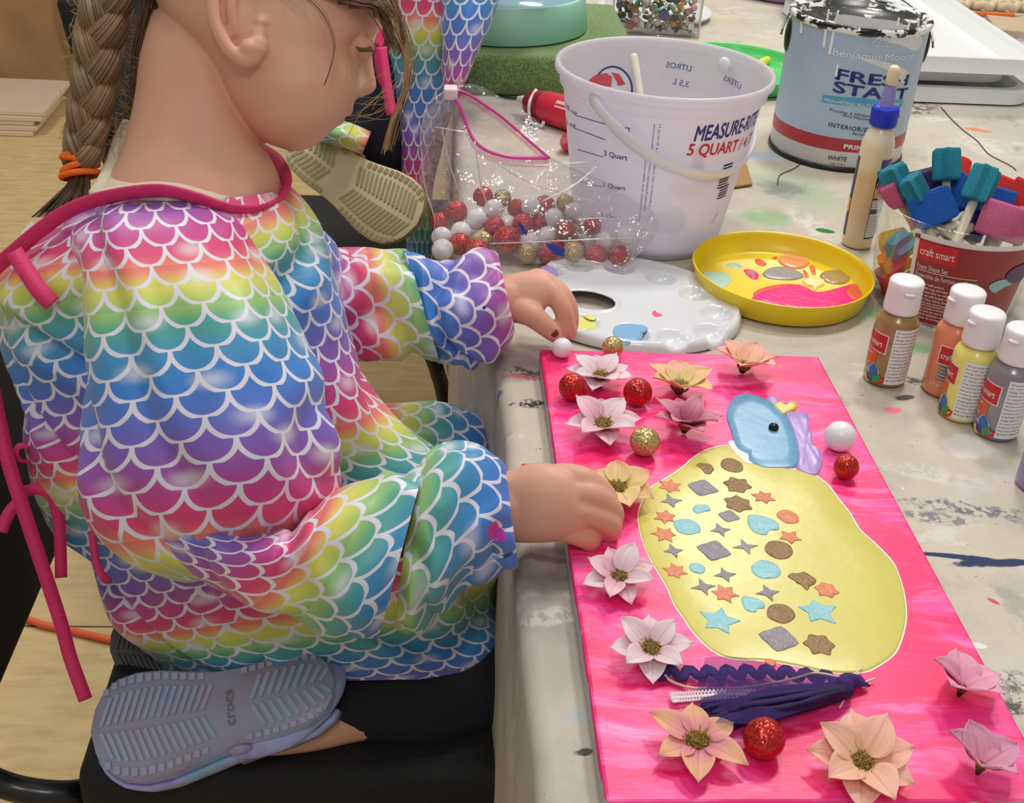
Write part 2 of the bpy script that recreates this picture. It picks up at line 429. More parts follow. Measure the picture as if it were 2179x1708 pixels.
# big wipes seen in the photograph
for a in [
    (1690, 400, .05, .10, .5, (150, 190, 150), .55, .5, .8, 25, 0), (1630, 460, .035, .03, .3, (110, 175, 110), .55, .5, .6, 30, 0),
    (1620, 330, .06, .02, .2, (150, 180, 215), .55, .6, .6, 40, 0), (1665, 400, .035, .03, .2, (128, 126, 132), .75, .6, .7, 60, 0),
    (1720, 470, .02, .05, .2, (232, 232, 226), .6, .6, .6, 50, 80), (1755, 490, .012, .007, -.3, (40, 130, 60), 1, .15, .15, 40, 0),
    (1940, 330, .05, .10, .3, (216, 212, 200), .5, .6, .7, 30, 90), (2080, 275, .022, .008, -.3, (214, 130, 80), .9, .6, .3, 60, 0),
    (2080, 310, .06, .05, .5, (224, 220, 212), .5, .7, .6, 30, 70), (1940, 230, .06, .03, .4, (70, 66, 62), .8, .8, .5, 130, 120),
    (2110, 390, .06, .02, .2, (214, 170, 170), .6, .7, .7, 40, 0), (2130, 225, .06, .02, .1, (160, 185, 160), .5, .7, .7, 40, 0),
    (1960, 740, .03, .012, .2, (130, 190, 130), .7, .6, .5, 60, 0), (1830, 665, .05, .02, .2, (140, 185, 130), .6, .6, .6, 50, 0),
    (1945, 810, .030, .008, -.5, (60, 58, 58), .85, .8, .5, 120, 130), (1925, 845, .010, .005, .3, (62, 60, 60), .9, .4, .3, 60, 0),
    (2140, 780, .02, .01, .2, (130, 185, 130), .6, .6, .6, 50, 0),
    (1900, 872, .010, .006, .2, (232, 120, 135), .9, .5, .3, 90, 0), (2060, 950, .022, .020, .4, (224, 222, 214), .85, .6, .3, 60, 0),
    (1990, 1010, .05, .014, -.35, (220, 218, 210), .55, .7, .5, 60, 90), (2090, 1030, .05, .012, .6, (200, 206, 206), .5, .7, .5, 60, 90),
    (2050, 1080, .05, .01, -.2, (72, 84, 112), .8, .9, .4, 90, 110), (1990, 1100, .03, .008, -.2, (72, 84, 112), .7, .9, .4, 90, 110),
    (2075, 1188, .012, .004, 0, (44, 60, 96), .95, .8, .3, 90, 0), (2030, 1182, .040, .0032, -.12, (44, 60, 96), 1, .35, .3, 60, 0), (2140, 1196, .045, .005, .06, (44, 60, 96), 1, .5, .3, 60, 0),
    (2115, 1278, .005, .002, -.8, (220, 80, 100), 1, .5, .3, 60, 0), (2084, 1372, .006, .003, -.2, (236, 236, 232), 1, .3, .2, 60, 0),
    (2150, 1450, .02, .012, .4, (66, 66, 68), .9, .9, .4, 120, 120), (2165, 1500, .014, .010, .4, (66, 66, 68), .9, .9, .4, 120, 120),
    (2150, 1420, .05, .03, .2, (204, 204, 200), .5, .6, .6, 60, 80), (2165, 60, .05, .05, .2, (176, 150, 190), .5, .6, .6, 60, 0),
    (1128, 858, .016, .007, .15, (40, 40, 42), .95, .9, .35, 150, 160), (1120, 795, .020, .010, -.4, (52, 50, 50), .8, .9, .4, 170, 150),
    (1100, 765, .04, .016, .1, (168, 164, 160), .6, .6, .6, 60, 0), (1051, 812, .014, .004, -.95, (84, 120, 180), .9, .5, .3, 80, 0),
    (1105, 800, .02, .004, -.15, (226, 120, 140), .8, .8, .4, 80, 0), (1043, 881, .008, .003, .1, (230, 90, 110), .8, .8, .4, 80, 0),
    (1068, 915, .010, .006, .5, (232, 130, 140), .75, .7, .4, 120, 130), (1055, 945, .006, .022, -.2, (232, 140, 146), .7, .8, .4, 130, 140),
    (1118, 988, .004, .002, .3, (214, 60, 80), 1, .5, .3, 90, 0), (1175, 1200, .032, .030, .1, (128, 116, 106), .75, .5, .45, 25, 0),
    (1150, 1185, .03, .004, -.2, (92, 60, 60), .6, .8, .5, 80, 0), (1170, 1300, .03, .03, .1, (160, 152, 140), .6, .6, .5, 30, 0),
    (1175, 1310, .03, .010, .2, (224, 220, 212), .6, .8, .5, 60, 90), (1180, 1400, .03, .03, .1, (178, 172, 158), .6, .6, .6, 30, 0),
    (1225, 1520, .010, .010, .1, (176, 190, 200), .5, .6, .5, 60, 0), (1242, 1598, .006, .003, .1, (60, 60, 58), .9, .8, .4, 120, 0),
    (1530, 30, .15, .04, .1, (214, 204, 188), .6, .6, .6, 20, 60), (1270, 690, .05, .02, .3, (178, 172, 110), .5, .7, .6, 40, 0),
    (1540, 40, .03, .008, .0, (216, 190, 80), .7, .8, .5, 60, 0),
]:
    c = stain(c, *a)
k.link(c, bs.inputs['Base Color']); bs.inputs['Roughness'].default_value = .9
wv = k.noise(tc, 900, 2, .5); fold = k.noise(tc, 9, 3, .5)
k.link(k.bump(k.math('ADD', k.math('MULTIPLY', wv, .25), fold), .35, .003), bs.inputs['Normal'])

def cloth_fn(a, b):
    y = -.28 + 2.95 * (b ** 1.25)
    x0 = edge_x(y); r = .014
    wr = .0012 * noise.noise(V(a * 6, y * 7, 0))
    # a in [0,.28] hang, [.28,.36] rounding, rest top
    if a < .28:
        t = a / .28; z = TZ - r - (1 - t) * .34
        return V(x0 - .002 * math.sin(y * 40) * (1 - t) - .004 * noise.noise(V(y * 14, t * 2, 1)) * (1 - t), y, z)
    if a < .36:
        t = (a - .28) / .08 * PI / 2
        return V(x0 + r - r * math.cos(t), y, TZ - r + r * math.sin(t) + wr * .3 * math.sin(t))
    t = (a - .36) / .64; x = x0 + r + (1.27 - x0 - r) * t ** 1.6
    rid = .007 * math.exp(-((y - .512 - .06 * (x + .05)) / .010) ** 2) * max(0, 1 - (x + .06) / .05)
    return V(x, y, TZ - .0005 + rid + min(0, wr))
cloth = obj('drop_cloth', grid(110, 190, cloth_fn), cl)
tag(cloth, 'beige canvas drop cloth over the work table, stained with old paint', 'drop cloth')
# ------------------------------------------------------------------ painted canvas
pk = bpy.data.materials.new('hot_pink_paint'); pk.use_nodes = True; k = NT(pk); bs = pk.node_tree.nodes['Principled BSDF']
tc = k.n('ShaderNodeTexCoord').outputs['Object']
wob = k.n('ShaderNodeTexNoise'); wob.inputs['Scale'].default_value = 7; k.link(tc, wob.inputs['Vector'])
wv_ = k.n('ShaderNodeVectorMath', operation='MULTIPLY_ADD'); k.link(wob.outputs['Color'], wv_.inputs[0]); wv_.inputs[1].default_value = (.09, .09, 0); k.link(tc, wv_.inputs[2])
s1 = k.noise(k.mapping(wv_.outputs[0], (11, 48, 1), rot=(0, 0, .6)), 1, 5, .65)
s2 = k.noise(k.mapping(wv_.outputs[0], (9, 60, 1), rot=(0, 0, 2.0)), 1, 5, .7)
big = k.noise(wv_.outputs[0], 11, 3, .5)
c = k.mix(k.sstep(s1, .38, .62), rgb(248, 22, 108), rgb(255, 66, 156))
c = k.mix(k.math('MULTIPLY', k.sstep(s2, .48, .64), .85), c, rgb(255, 112, 184))
c = k.mix(k.math('MULTIPLY', k.sstep(big, .54, .60), .8), c, rgb(246, 22, 104))
c = k.mix(k.math('MULTIPLY', k.math('MULTIPLY', k.sstep(s2, .60, .72), k.sstep(s1, .5, .62)), .7), c, rgb(255, 165, 212))
k.link(c, bs.inputs['Base Color']); bs.inputs['Roughness'].default_value = .38
k.link(k.bump(k.math('ADD', s1, s2), .25, .0012), bs.inputs['Normal'])
cs = bpy.data.materials.new('canvas_edge'); cs.use_nodes = True; k = NT(cs); bs = cs.node_tree.nodes['Principled BSDF']
tc = k.n('ShaderNodeTexCoord').outputs['Object']; sx = k.n('ShaderNodeSeparateXYZ'); k.link(tc, sx.inputs[0])
f = k.math('ADD', sx.outputs[2], k.math('MULTIPLY', k.math('SUBTRACT', k.noise(tc, 14, 4), .5), .035))
k.link(k.mix(k.sstep(f, .0115, .0135), rgb(186, 182, 178), rgb(240, 50, 130)), bs.inputs['Base Color']); bs.inputs['Roughness'].default_value = .8
canvas = thing('stretched_canvas', 'tall canvas painted hot pink with a big yellow and blue creature, lying on the table', 'painting', (.127, .254, TZ))
W2 = .254; L2 = .508
vf = bbox(0, 0, TZ + .0002, W2, L2, CT, .0022, 2)
fm = [0 if sum((Vector(vf[0][i]).z for i in f)) / len(f) > CT - .0012 else 1 for f in vf[1]]
obj('canvas_frame', vf, [pk, cs], canvas, smooth=False, fmi=fm)
def gloss(name, col, var=None, rough=.3, bump=(38, .22)): return M(name, col, rough, bump=bump, var=var)
m_yel = gloss('yellow_paint', (216, 207, 104), var=(26, .07)); m_blu = gloss('blue_paint', (108, 166, 204), var=(50, .12, (1, 3, 1)))
m_pur = gloss('lilac_paint', (178, 148, 214), var=(60, .12)); m_wht = gloss('bare_primer', (240, 238, 236), rough=.7)
m_brn = gloss('bronze_paint', (150, 116, 70), var=(140, .16), bump=(500, .6)); m_gry = gloss('silver_paint', (150, 146, 154), var=(140, .16), bump=(500, .6))
m_org = gloss('coral_paint', (226, 134, 94), var=(140, .12), bump=(500, .5)); m_lbl = gloss('pale_blue_paint', (150, 208, 218), var=(140, .1), bump=(500, .5))
m_red_glass = None
def tp(l, z=CT): return [T(x, y, z) for x, y in l]
def sp2(l, kk=5): return [V(*p) for p in spline(l, kk, True)]
body_px = [(1553,948),(1509,955),(1477,973),(1449,997),(1414,1020),(1382,1040),(1365,1071),(1358,1099),(1363,1135),(1374,1170),(1393,1205),(1418,1247),(1435,1286),(1450,1308),(1477,1347),(1517,1385),(1559,1402),(1628,1406),(1698,1418),(1750,1429),(1796,1433),(1838,1430),(1865,1419),(1902,1392),(1919,1357),(1928,1313),(1924,1264),(1911,1219),(1897,1194),(1864,1159),(1829,1127),(1808,1092),(1783,1061),(1762,1033),(1737,1014),(1702,1001),(1667,995),(1620,975),(1580,958)]
obj('primer_margin', polyfill(sp2(tp([(x + (2 if x > 1640 else -1.5), y + (1.5 if y > 1200 else -1.5)) for x, y in body_px])), .00015), m_wht, canvas, smooth=False)
obj('yellow_body', blob(tp(body_px), .0009, .002), m_yel, canvas)
obj('primer_gap', polyfill(sp2(tp([(1549,944),(1562,940),(1580,956),(1598,975),(1600,988),(1585,985),(1565,966)]), 4), .0011), m_wht, canvas, smooth=False)
head_px = [(1546,889),(1549,866),(1562,846),(1586,839),(1614,844),(1639,856),(1657,873),(1674,888),(1688,917),(1697,948),(1700,980),(1690,995),(1657,998),(1625,996),(1595,984),(1591,969),(1572,959),(1562,945),(1556,920)]
mane_px = [(1671,880),(1690,877),(1716,880),(1721,899),(1718,910),(1727,920),(1728,945),(1745,962),(1751,983),(1746,1000),(1737,1012),(1716,1010),(1695,998),(1699,980),(1694,945),(1685,913)]
obj('lilac_mane', blob(tp(mane_px), .0016, .0015, .0006), m_pur, canvas)
obj('lilac_tuft', blob(tp([(1628,851),(1640,843),(1652,848),(1657,858),(1645,864),(1634,860)]), .0014, .001), m_pur, canvas)
obj('blue_head', blob(tp(head_px), .0015, .0012, .0), m_blu, canvas)
obj('yellow_heart', blob(tp([(1645,864),(1657,857),(1671,865),(1685,857),(1696,863),(1692,872),(1674,881),(1665,884),(1655,876)]), .0022, .001), m_yel, canvas)
bead = M('black_bead', (12, 12, 14), .08)
ep = T(1645, 915, CT); obj('eye_bead', sphere(ep + V(0, 0, .003), .0042, sc=(1, 1, .8)), bead, canvas)
def shape(kind, r, rot, seed):
    rr = random.Random(seed); pts = []
    if kind == 'sq':
        for a, q in ((0, 1.18), (.25, .88), (.5, 1.2), (.75, .9), (1, 1.17), (1.25, .88), (1.5, 1.2), (1.75, .9)):
            pts.append((a * PI + PI / 4, q * rr.uniform(.96, 1.05)))
    elif kind == 's4':
        for i in range(8): pts.append((i * PI / 4, (1.3 if i % 2 == 0 else .52) * rr.uniform(.88, 1.1)))
    elif kind == 's6':
        for i in range(12): pts.append((i * PI / 6, (1.15 if i % 2 == 0 else .68) * rr.uniform(.9, 1.1)))
    elif kind == 's5':
        for i in range(10): pts.append((i * PI / 5, (1.25 if i % 2 == 0 else .62) * rr.uniform(.88, 1.12)))
    elif kind == 'fl':
        for i in range(12): pts.append((i * PI / 6, (1.1 if i % 2 == 0 else .86) * rr.uniform(.95, 1.05)))
    elif kind == 'ht':
        for a, q in ((0, 1), (.17, 1.05), (.33, 1.0), (.5, .62), (.67, 1.0), (.83, 1.05), (1, 1), (1.25, .95), (1.5, 1.25), (1.75, .95)): pts.append((a * PI, q))
    elif kind == 'cr':
        for i in range(12): pts.append((i * PI / 6, (.5 if 2 <= i <= 4 else 1.0) * rr.uniform(.8, 1.15)))
    else:
        for i in range(10): pts.append((i * PI / 5, rr.uniform(.9, 1.1)))
    return [(q * r * math.cos(a + rot), q * r * math.sin(a + rot)) for a, q in pts]
ST = [(1500,997,'cr',20,m_brn),(1558,990,'bl',26,m_brn),(1569,1032,'fl',28,m_brn),(1570,1072,'fl',29,m_brn),(1657,1171,'bl',32,m_brn),(1706,1235,'cr',29,m_brn),(1660,1305,'bl',31,m_brn),(1743,1371,'fl',33,m_brn),
 (1495,1038,'sq',28,m_gry),(1551,1098,'sq',20,m_gry),(1519,1171,'sq',31,m_gry),(1658,1359,'sq',36,m_gry),
 (1427,1066,'s4',21,m_gry),(1533,1128,'s4',20,m_gry),(1433,1172,'s4',19,m_gry),(1586,1163,'s4',21,m_gry),(1543,1223,'s4',21,m_gry),(1497,1249,'s4',22,m_gry),(1634,1261,'s4',23,m_gry),
 (1426,1034,'s6',24,m_org),(1624,1058,'s6',22,m_org),(1416,1100,'s6',23,m_org),(1414,1137,'s6',25,m_org),(1678,1100,'bl',24,m_org),(1681,1143,'s5',22,m_org),(1437,1215,'s6',24,m_org),(1542,1263,'s6',27,m_org),(1759,1255,'fl',24,m_org),(1640,1409,'bl',12,m_org),
 (1493,1084,'cr',21,m_lbl),(1463,1121,'bl',29,m_lbl),(1623,1117,'ht',34,m_lbl),(1483,1209,'bl',18,m_lbl),(1630,1212,'bl',31,m_lbl),(1602,1286,'ht',25,m_lbl),(1530,1320,'s5',36,m_lbl),(1740,1300,'s5',36,m_lbl)]
for i, (px, py, kd, r, mt) in enumerate(ST):
    P = T(px, py, CT + .0009); s = PXS(P) * r
    rot = {'sq': .45, 's4': .15, 'ht': -2.6}.get(kd, rnd.uniform(0, 6))
    pts = [P + V(x, y, 0) for x, y in shape(kd, s, rot, i)]
    obj('paint_stamp', blob(pts, .0006, .0008, .0004, k=2 if kd[0] == 's' else 4, seed=i), mt, canvas)

# ------------------------------------------------------------------ balls
def glitter(name, c1, c2, metal=.7):
    m = bpy.data.materials.new(name); m.use_nodes = True; k = NT(m); b = m.node_tree.nodes['Principled BSDF']
    tc = k.n('ShaderNodeTexCoord').outputs['Object']
    v = k.n('ShaderNodeTexVoronoi'); v.inputs['Scale'].default_value = 900; k.link(tc, v.inputs['Vector'])
    sp = k.n('ShaderNodeSeparateColor'); k.link(v.outputs['Color'], sp.inputs[0])
    k.link(k.mix(sp.outputs[0], rgb(*c1), rgb(*c2)), b.inputs['Base Color'])
    b.inputs['Metallic'].default_value = metal; b.inputs['Roughness'].default_value = .28
    nm = k.n('ShaderNodeVectorMath', operation='MULTIPLY_ADD'); k.link(v.outputs['Color'], nm.inputs[0]); nm.inputs[1].default_value = (.75, .75, .75)
    ge = k.n('ShaderNodeNewGeometry'); sub = k.n('ShaderNodeVectorMath', operation='SUBTRACT'); k.link(ge.outputs['Normal'], sub.inputs[0]); sub.inputs[1].default_value = (.375, .375, .375)
    k.link(sub.outputs[0], nm.inputs[2])
    no = k.n('ShaderNodeVectorMath', operation='NORMALIZE'); k.link(nm.outputs[0], no.inputs[0]); k.link(no.outputs[0], b.inputs['Normal'])
    b.inputs['Coat Weight'].default_value = .35; b.inputs['Coat Roughness'].default_value = .1
    return m
b_red = glitter('red_glitter', (150, 14, 14), (222, 44, 30), .55); b_gold = glitter('gold_glitter', (168, 142, 78), (224, 206, 140), .6)
b_wht = M('pearl_white', (236, 236, 240), .32, bump=(260, .22), coat=.2)
BM = {'r': b_red, 'g': b_gold, 'w': b_wht}
BN = {'r': 'red glitter', 'g': 'gold glitter', 'w': 'pearly white'}
bproto = {}
for c_ in 'rgw':
    bproto[c_] = sphere((0, 0, 0), 1.0, 40, 24)
bmesh_cache = {}
def ball(c_, P, r, label, group):
    o = None
    key = (c_, round(r, 4))
    if key not in bmesh_cache:
        o = obj('foam_ball', ([v * r for v in bproto[c_][0]], bproto[c_][1]), BM[c_]); bmesh_cache[key] = o
    else:
        o = bmesh_cache[key].copy(); COL.objects.link(o)
    o.location = P; tag(o, label, 'ball', group); o.rotation_euler = (rnd.uniform(0, 6), rnd.uniform(0, 6), rnd.uniform(0, 6))
    return o
for c_, px, py, rp, lb in [
    ('w', 1196, 740, 22, 'small white foam ball between finger and thumb at the canvas corner'),
    ('g', 1304, 738, 23, 'small gold glitter ball on the far edge of the pink canvas'),
    ('r', 1219, 823, 30.5, 'red glitter ball nearest the left canvas edge, between two pale flowers'),
    ('r', 1357, 834, 31, 'red glitter ball right of the white flower at the top of the canvas'),
    ('g', 1372, 939, 32, 'gold glitter ball beside the dusky rose flower on the canvas'),
    ('w', 1788, 928, 33, 'white pearly ball right of the lilac mane on the canvas'),
    ('r', 1801, 993, 27, 'smaller red glitter ball just below the white ball at the right'),
    ('r', 1626, 1570, 45, 'large red glitter ball under the dark purple tulle tassel')]:
    P = T(px, py, CT); r = rp * PXS(P)
    for _ in range(4): P = T(px, py, CT + r); r = rp * PXS(P)
    ball(c_, P, r, lb, 'glitter balls on the canvas')
    gm = None

# ------------------------------------------------------------------ silk flowers
def petal_mat(name, base, tip, vein):
    m = bpy.data.materials.new(name); m.use_nodes = True; k = NT(m); b = m.node_tree.nodes['Principled BSDF']
    uv = k.n('ShaderNodeUVMap').outputs[0]; s = k.n('ShaderNodeSeparateXYZ'); k.link(uv, s.inputs[0])
    c = k.mix(k.sstep(s.outputs[1], .05, .75), rgb(*base), rgb(*tip))
    vn = k.noise(k.mapping(uv, (16, .8, 1)), 1, 2)
    mid = k.math('SUBTRACT', 1.0, k.sstep(k.math('ABSOLUTE', k.math('SUBTRACT', s.outputs[0], .5)), .0, .07))
    c = k.mix(k.math('MULTIPLY', k.sstep(vn, .5, .68), .4), c, rgb(*vein)); c = k.mix(k.math('MULTIPLY', mid, .25), c, rgb(*vein))
    k.link(c, b.inputs['Base Color']); b.inputs['Roughness'].default_value = .7; b.inputs['Sheen Weight'].default_value = .1
    k.link(k.bump(vn, .3, .001), b.inputs['Normal'])
    # thin cloth lets some light through
    tr = k.n('ShaderNodeBsdfTranslucent'); k.link(c, tr.inputs[0]); mx = k.n('ShaderNodeMixShader'); mx.inputs[0].default_value = .3
    k.link(b.outputs[0], mx.inputs[1]); k.link(tr.outputs[0], mx.inputs[2]); k.link(mx.outputs[0], m.node_tree.nodes['Material Output'].inputs[0])
    return m
PM = {'white': petal_mat('petal_blush_white', (246, 214, 226), (252, 242, 245), (222, 178, 200)),
      'pink': petal_mat('petal_pale_pink', (240, 184, 206), (252, 226, 230), (222, 150, 178)),
      'cream': petal_mat('petal_cream_yellow', (244, 228, 156), (250, 220, 172), (206, 180, 104)),
      'peach': petal_mat('petal_peach', (252, 206, 170), (254, 214, 194), (226, 152, 120)),
      'rose': petal_mat('petal_dusky_rose', (190, 78, 122), (240, 172, 190), (150, 54, 92)),
      'peachpink': petal_mat('petal_peach_pink', (244, 160, 178), (248, 206, 164), (226, 130, 150)),
      'mauve': petal_mat('petal_soft_mauve', (244, 166, 202), (248, 192, 216), (206, 120, 160)),
      'lilacpink': petal_mat('petal_lilac_pink', (236, 156, 184), (234, 178, 206), (180, 100, 136))}
m_stam = M('stamen_dark', (74, 56, 16), .7, var=(700, .5), bump=(900, .8), col2=(150, 120, 40)); m_stam2 = M('stamen_tip', (168, 140, 48), .6)
m_calyx = M('calyx_dark_green', (40, 44, 34), .6)
def petal(L, Wd, lift, curl, cup, roll, tip, seed):
    rr = random.Random(seed); nu, nv = 8, 12; wob = rr.uniform(-.15, .15); ph = rr.uniform(0, 6)
    prof = lambda t: (math.sin(PI * min(1, t ** .78)) ** .75) * (1 - .15 * t) + (.14 * (1 - t)) if t < .999 else .02
    def fn(a, b):
        u_ = (a - .5) * 2; wdt = Wd * .5 * prof(b) if b < 1 else Wd * .02
        if b > .8: wdt *= (1 - tip * ((b - .8) / .2) ** 1.5 * .6)
        ang = lift + curl * b
        # integrate the bend along the petal
        n_ = 8; x = z = 0
        for i in range(n_):
            an = lift + curl * (b * (i + .5) / n_) ** 1.0
            x += math.cos(an) * L * b / n_; z += math.sin(an) * L * b / n_
        y = u_ * wdt; h = cup * (u_ * u_) * wdt - .06 * wdt * math.cos(u_ * 9) * b
        h += .045 * L * b * math.sin(3.0 * u_ + ph) * .7
        nx, nz = -math.sin(ang), math.cos(ang)
        y += wob * L * b * b * .5
        return V(x + nx * h, y, z + nz * h)
    vf = grid(nu, nv, fn)
    R_ = Matrix.Rotation(roll, 4, 'Z')
    return ([R_ @ v for v in vf[0]], vf[1], vf[2])
def flower(px, py, rp, mk, label, n=8, tilt=0.0, tdir=0.0, lift=.25, curl=-.35, wide=.62, rotz=0.0, cr_=.2, mk2=None, seed=1, lifts=None, z0=None, angs=None, lens=None):
    """(px,py): the flower's eye; rp: petal length in picture pixels; tilt towards direction tdir"""
    P = T(px, py, CT + .010); r = rp * PXS(P)
    base = V(P.x, P.y, CT + .0012)
    root = thing('silk_flower', label, 'flower', (0, 0, 0), 'silk flowers on the pink canvas')
    rr = random.Random(seed)
    hole = r * cr_ * .55
    for i in range(n):
        lay = i % 2 if n > 6 else 0
        a = angs[i] if angs else 2 * PI * i / n + rr.uniform(-.12, .12)
        li = (lifts[i] if lifts else lift + (.18 if lay else 0)) + rr.uniform(-.07, .07)
        LL = r * (lens[i] if lens else rr.uniform(.9, 1.05))
        vf = petal(LL - hole, (LL) * wide * 1.16 * rr.uniform(.92, 1.08), li, curl + rr.uniform(-.12, .12), .35, 0, 1, seed * 31 + i)
        mtx = Matrix.Rotation(a, 4, 'Z') @ Matrix.Translation((hole, 0, .0018 * lay + .0003 * (i % 3)))
        o = obj('petal', xf(vf, mtx), PM[mk2 if (mk2 and i % 3 == 1) else mk], root)
        so = o.modifiers.new('thickness', 'SOLIDIFY'); so.thickness = .00035
    cr0 = r * cr_
    dome = lathe([(0.0001, cr0 * .55), (cr0 * .4, cr0 * .52), (cr0 * .75, cr0 * .38), (cr0, .0), (cr0 * .8, -.002), (.0001, -.003)], 20)
    spk = [dome]
    fc = obj('flower_center', join(*[(d[0], d[1]) for d in spk]), m_stam, root)
    st = []
    for i in range(46):
        a = rr.uniform(0, 2 * PI); q = cr0 * math.sqrt(rr.uniform(0, 1)) * .95
        p0 = V(q * math.cos(a), q * math.sin(a), cr0 * .45 * (1 - (q / cr0) ** 2)); d = V(math.cos(a + rr.uniform(-1, 1)) * .6, math.sin(a + rr.uniform(-1, 1)) * .6, .9)
        st.append(tube([p0, p0 + d * cr0 * .28, p0 + d * cr0 * .4 + V(rr.uniform(-1, 1), rr.uniform(-1, 1), 0) * cr0 * .18], [cr0 * .05, cr0 * .045, cr0 * .03], 5)[:2])
    obj('stamen', join(*st), m_stam2, fc)['kind'] = 'stuff'
    obj('calyx', lathe([(cr0 * .9, .0008), (cr0 * .8, -.001), (cr0 * .35, -.006), (.0001, -.007)], 14)[:2], m_calyx, root)
    ax = V(math.cos(tdir + PI / 2), math.sin(tdir + PI / 2), 0)
    Rm = Matrix.Rotation(tilt, 4, ax) @ Matrix.Rotation(rotz, 4, 'Z')
    # lowest point of the flower sits on the canvas
    lo = min((Rm @ v.co).z for ch in root.children for v in ch.data.vertices)
    Q = T(px, py, CT + .0006 - lo + r * .02)
    root.matrix_world = Matrix.Translation((Q.x, Q.y, CT + .0006 - lo)) @ Rm
    return root
flower(1277, 803, 78, 'white', 'blush white silk flower at the top left of the canvas, behind the two red balls', 9, .02, -2.2, .38, -.35, .52, .2, .28, seed=2)
flower(1446, 822, 86, 'cream', 'cream yellow silk flower with upright petals near the top middle of the canvas', 6, .12, .9, .72, -.55, .60, .35, .24, 'peach', seed=5)
flower(1583, 778, 86, 'peach', 'peach silk flower overhanging the far edge of the canvas below the palette', 6, .18, .6, .72, -.5, .60, .1, .18, seed=8)
flower(1282, 905, 84, 'pink', 'pale pink silk flower with wide dark eye between red ball and gold ball', 8, .14, -1.7, .42, -.45, .56, .1, .30, 'white', seed=11)
flower(1458, 905, 84, 'rose', 'dusky rose silk flower left of the blue painted head', 8, .10, 1.0, .62, -.5, .50, .2, .18, seed=14)
flower(1315, 1042, 84, 'cream', 'cream yellow silk flower under the closed right hand', 7, .12, -2.4, .22, -.3, .70, .5, .30, seed=17)
flower(1318, 1230, 84, 'pink', 'blush pink silk flower beside the left rim of the yellow body, just below the hand', 8, .22, -1.8, .35, -.4, .54, .3, .28, 'white', seed=20)
flower(1384, 1382, 92, 'white', 'blush white silk flower at the left end of the zigzag ribbon', 8, .25, -1.7, .32, -.35, .54, .0, .30, seed=23)
flower(1484, 1576, 112, 'peachpink', 'six-petalled pink and peach silk flower below the tulle tassel', 6, .05, -2, .18, -.25, .50, .42, .26, seed=26)
flower(1834, 1624, 122, 'peach', 'large peach silk flower with olive eye at the bottom right of the canvas', 9, .2, -1.9, .30, -.35, .60, .2, .26, seed=29)
flower(2048, 1462, 100, 'mauve', 'mauve pink silk flower tipped up at the right edge beside the yellow body', 5, .22, .5, .74, -.5, .70, .25, .12, seed=32)
flower(2088, 1628, 100, 'lilacpink', 'lilac pink silk flower standing at the bottom right corner of the canvas', 5, .20, .6, .80, -.5, .74, .3, .12, seed=35)

# ------------------------------------------------------------------ ribbon and tulle tassel
m_tul = M('dark_purple_tulle', (44, 22, 92), .75, var=(60, .5), alpha=.86); m_tul2 = M('purple_tulle_net', (62, 34, 120), .8, alpha=.42)
m_ric = M('purple_rickrack', (54, 26, 104), .8, bump=(900, .4)); m_lace = M('white_lace', (232, 214, 226), .85); m_cord = M('beige_cord', (216, 184, 156), .7)
KN = T(1812, 1446, CT)
ta = thing('ribbon_tassel', 'tassel of dark purple tulle, zigzag ribbon, lace and cord knotted below the yellow body', 'tassel', (KN.x, KN.y, CT))
def path(l, z=CT, kk=5): return [T(p[0], p[1], z + (p[2] if len(p) > 2 else .002)) for p in [tuple(s) for s in spline([(a[0], a[1], (a[2] if len(a) > 2 else .002)) for a in l], kk)]]
zz_ = []
cl_ = path([(1396,1430,.003),(1440,1432,.004),(1520,1432,.004),(1600,1430,.005),(1660,1432,.006),(1700,1436,.007),(1780,1444,.008)], kk=14)
L = 0; wv = []
for i in range(len(cl_)):
    if i: L += (cl_[i] - cl_[i - 1]).length
    t = (cl_[min(i + 1, len(cl_) - 1)] - cl_[max(i - 1, 0)]).normalized(); s = t.cross(V(0, 0, 1))
    wv.append(cl_[i] + s * .0042 * math.sin(L / .0118 * 2 * PI))
obj('rickrack_ribbon', ribbon(wv, .0062, V(0, 0, 1), .0008), m_ric, ta)
tl = []; tl2 = []
rr = random.Random(4)
for i in range(26):
    e = i / 25; ex = 1480 + rr.uniform(0, 60) + 20 * e; ey = 1506 + 46 * e + rr.uniform(-5, 5)
    mx_, my_ = 1660 + rr.uniform(-20, 20), 1470 + 58 * e + rr.uniform(-5, 5)
    zz0 = .003 + .012 * math.sin(PI * e) * rr.uniform(.5, 1)
    p = path([(ex, ey, .002 + .006 * rr.random()), ((ex + mx_) / 2, (ey + my_) / 2 - 4, zz0), (mx_, my_, zz0 + .003), (1775, 1456 + 34 * e, zz0 + .002), (1812, 1462 + 8 * e, .007), (1800, 1448, .008)], kk=5)
    tl.append(tube(p, [rr.uniform(.0012, .0022) * (1 if 3 < q < len(p) - 6 else .8) for q in range(len(p))], 6)[:2])
obj('tulle_bunch', join(*tl), m_tul, ta)
tv = []
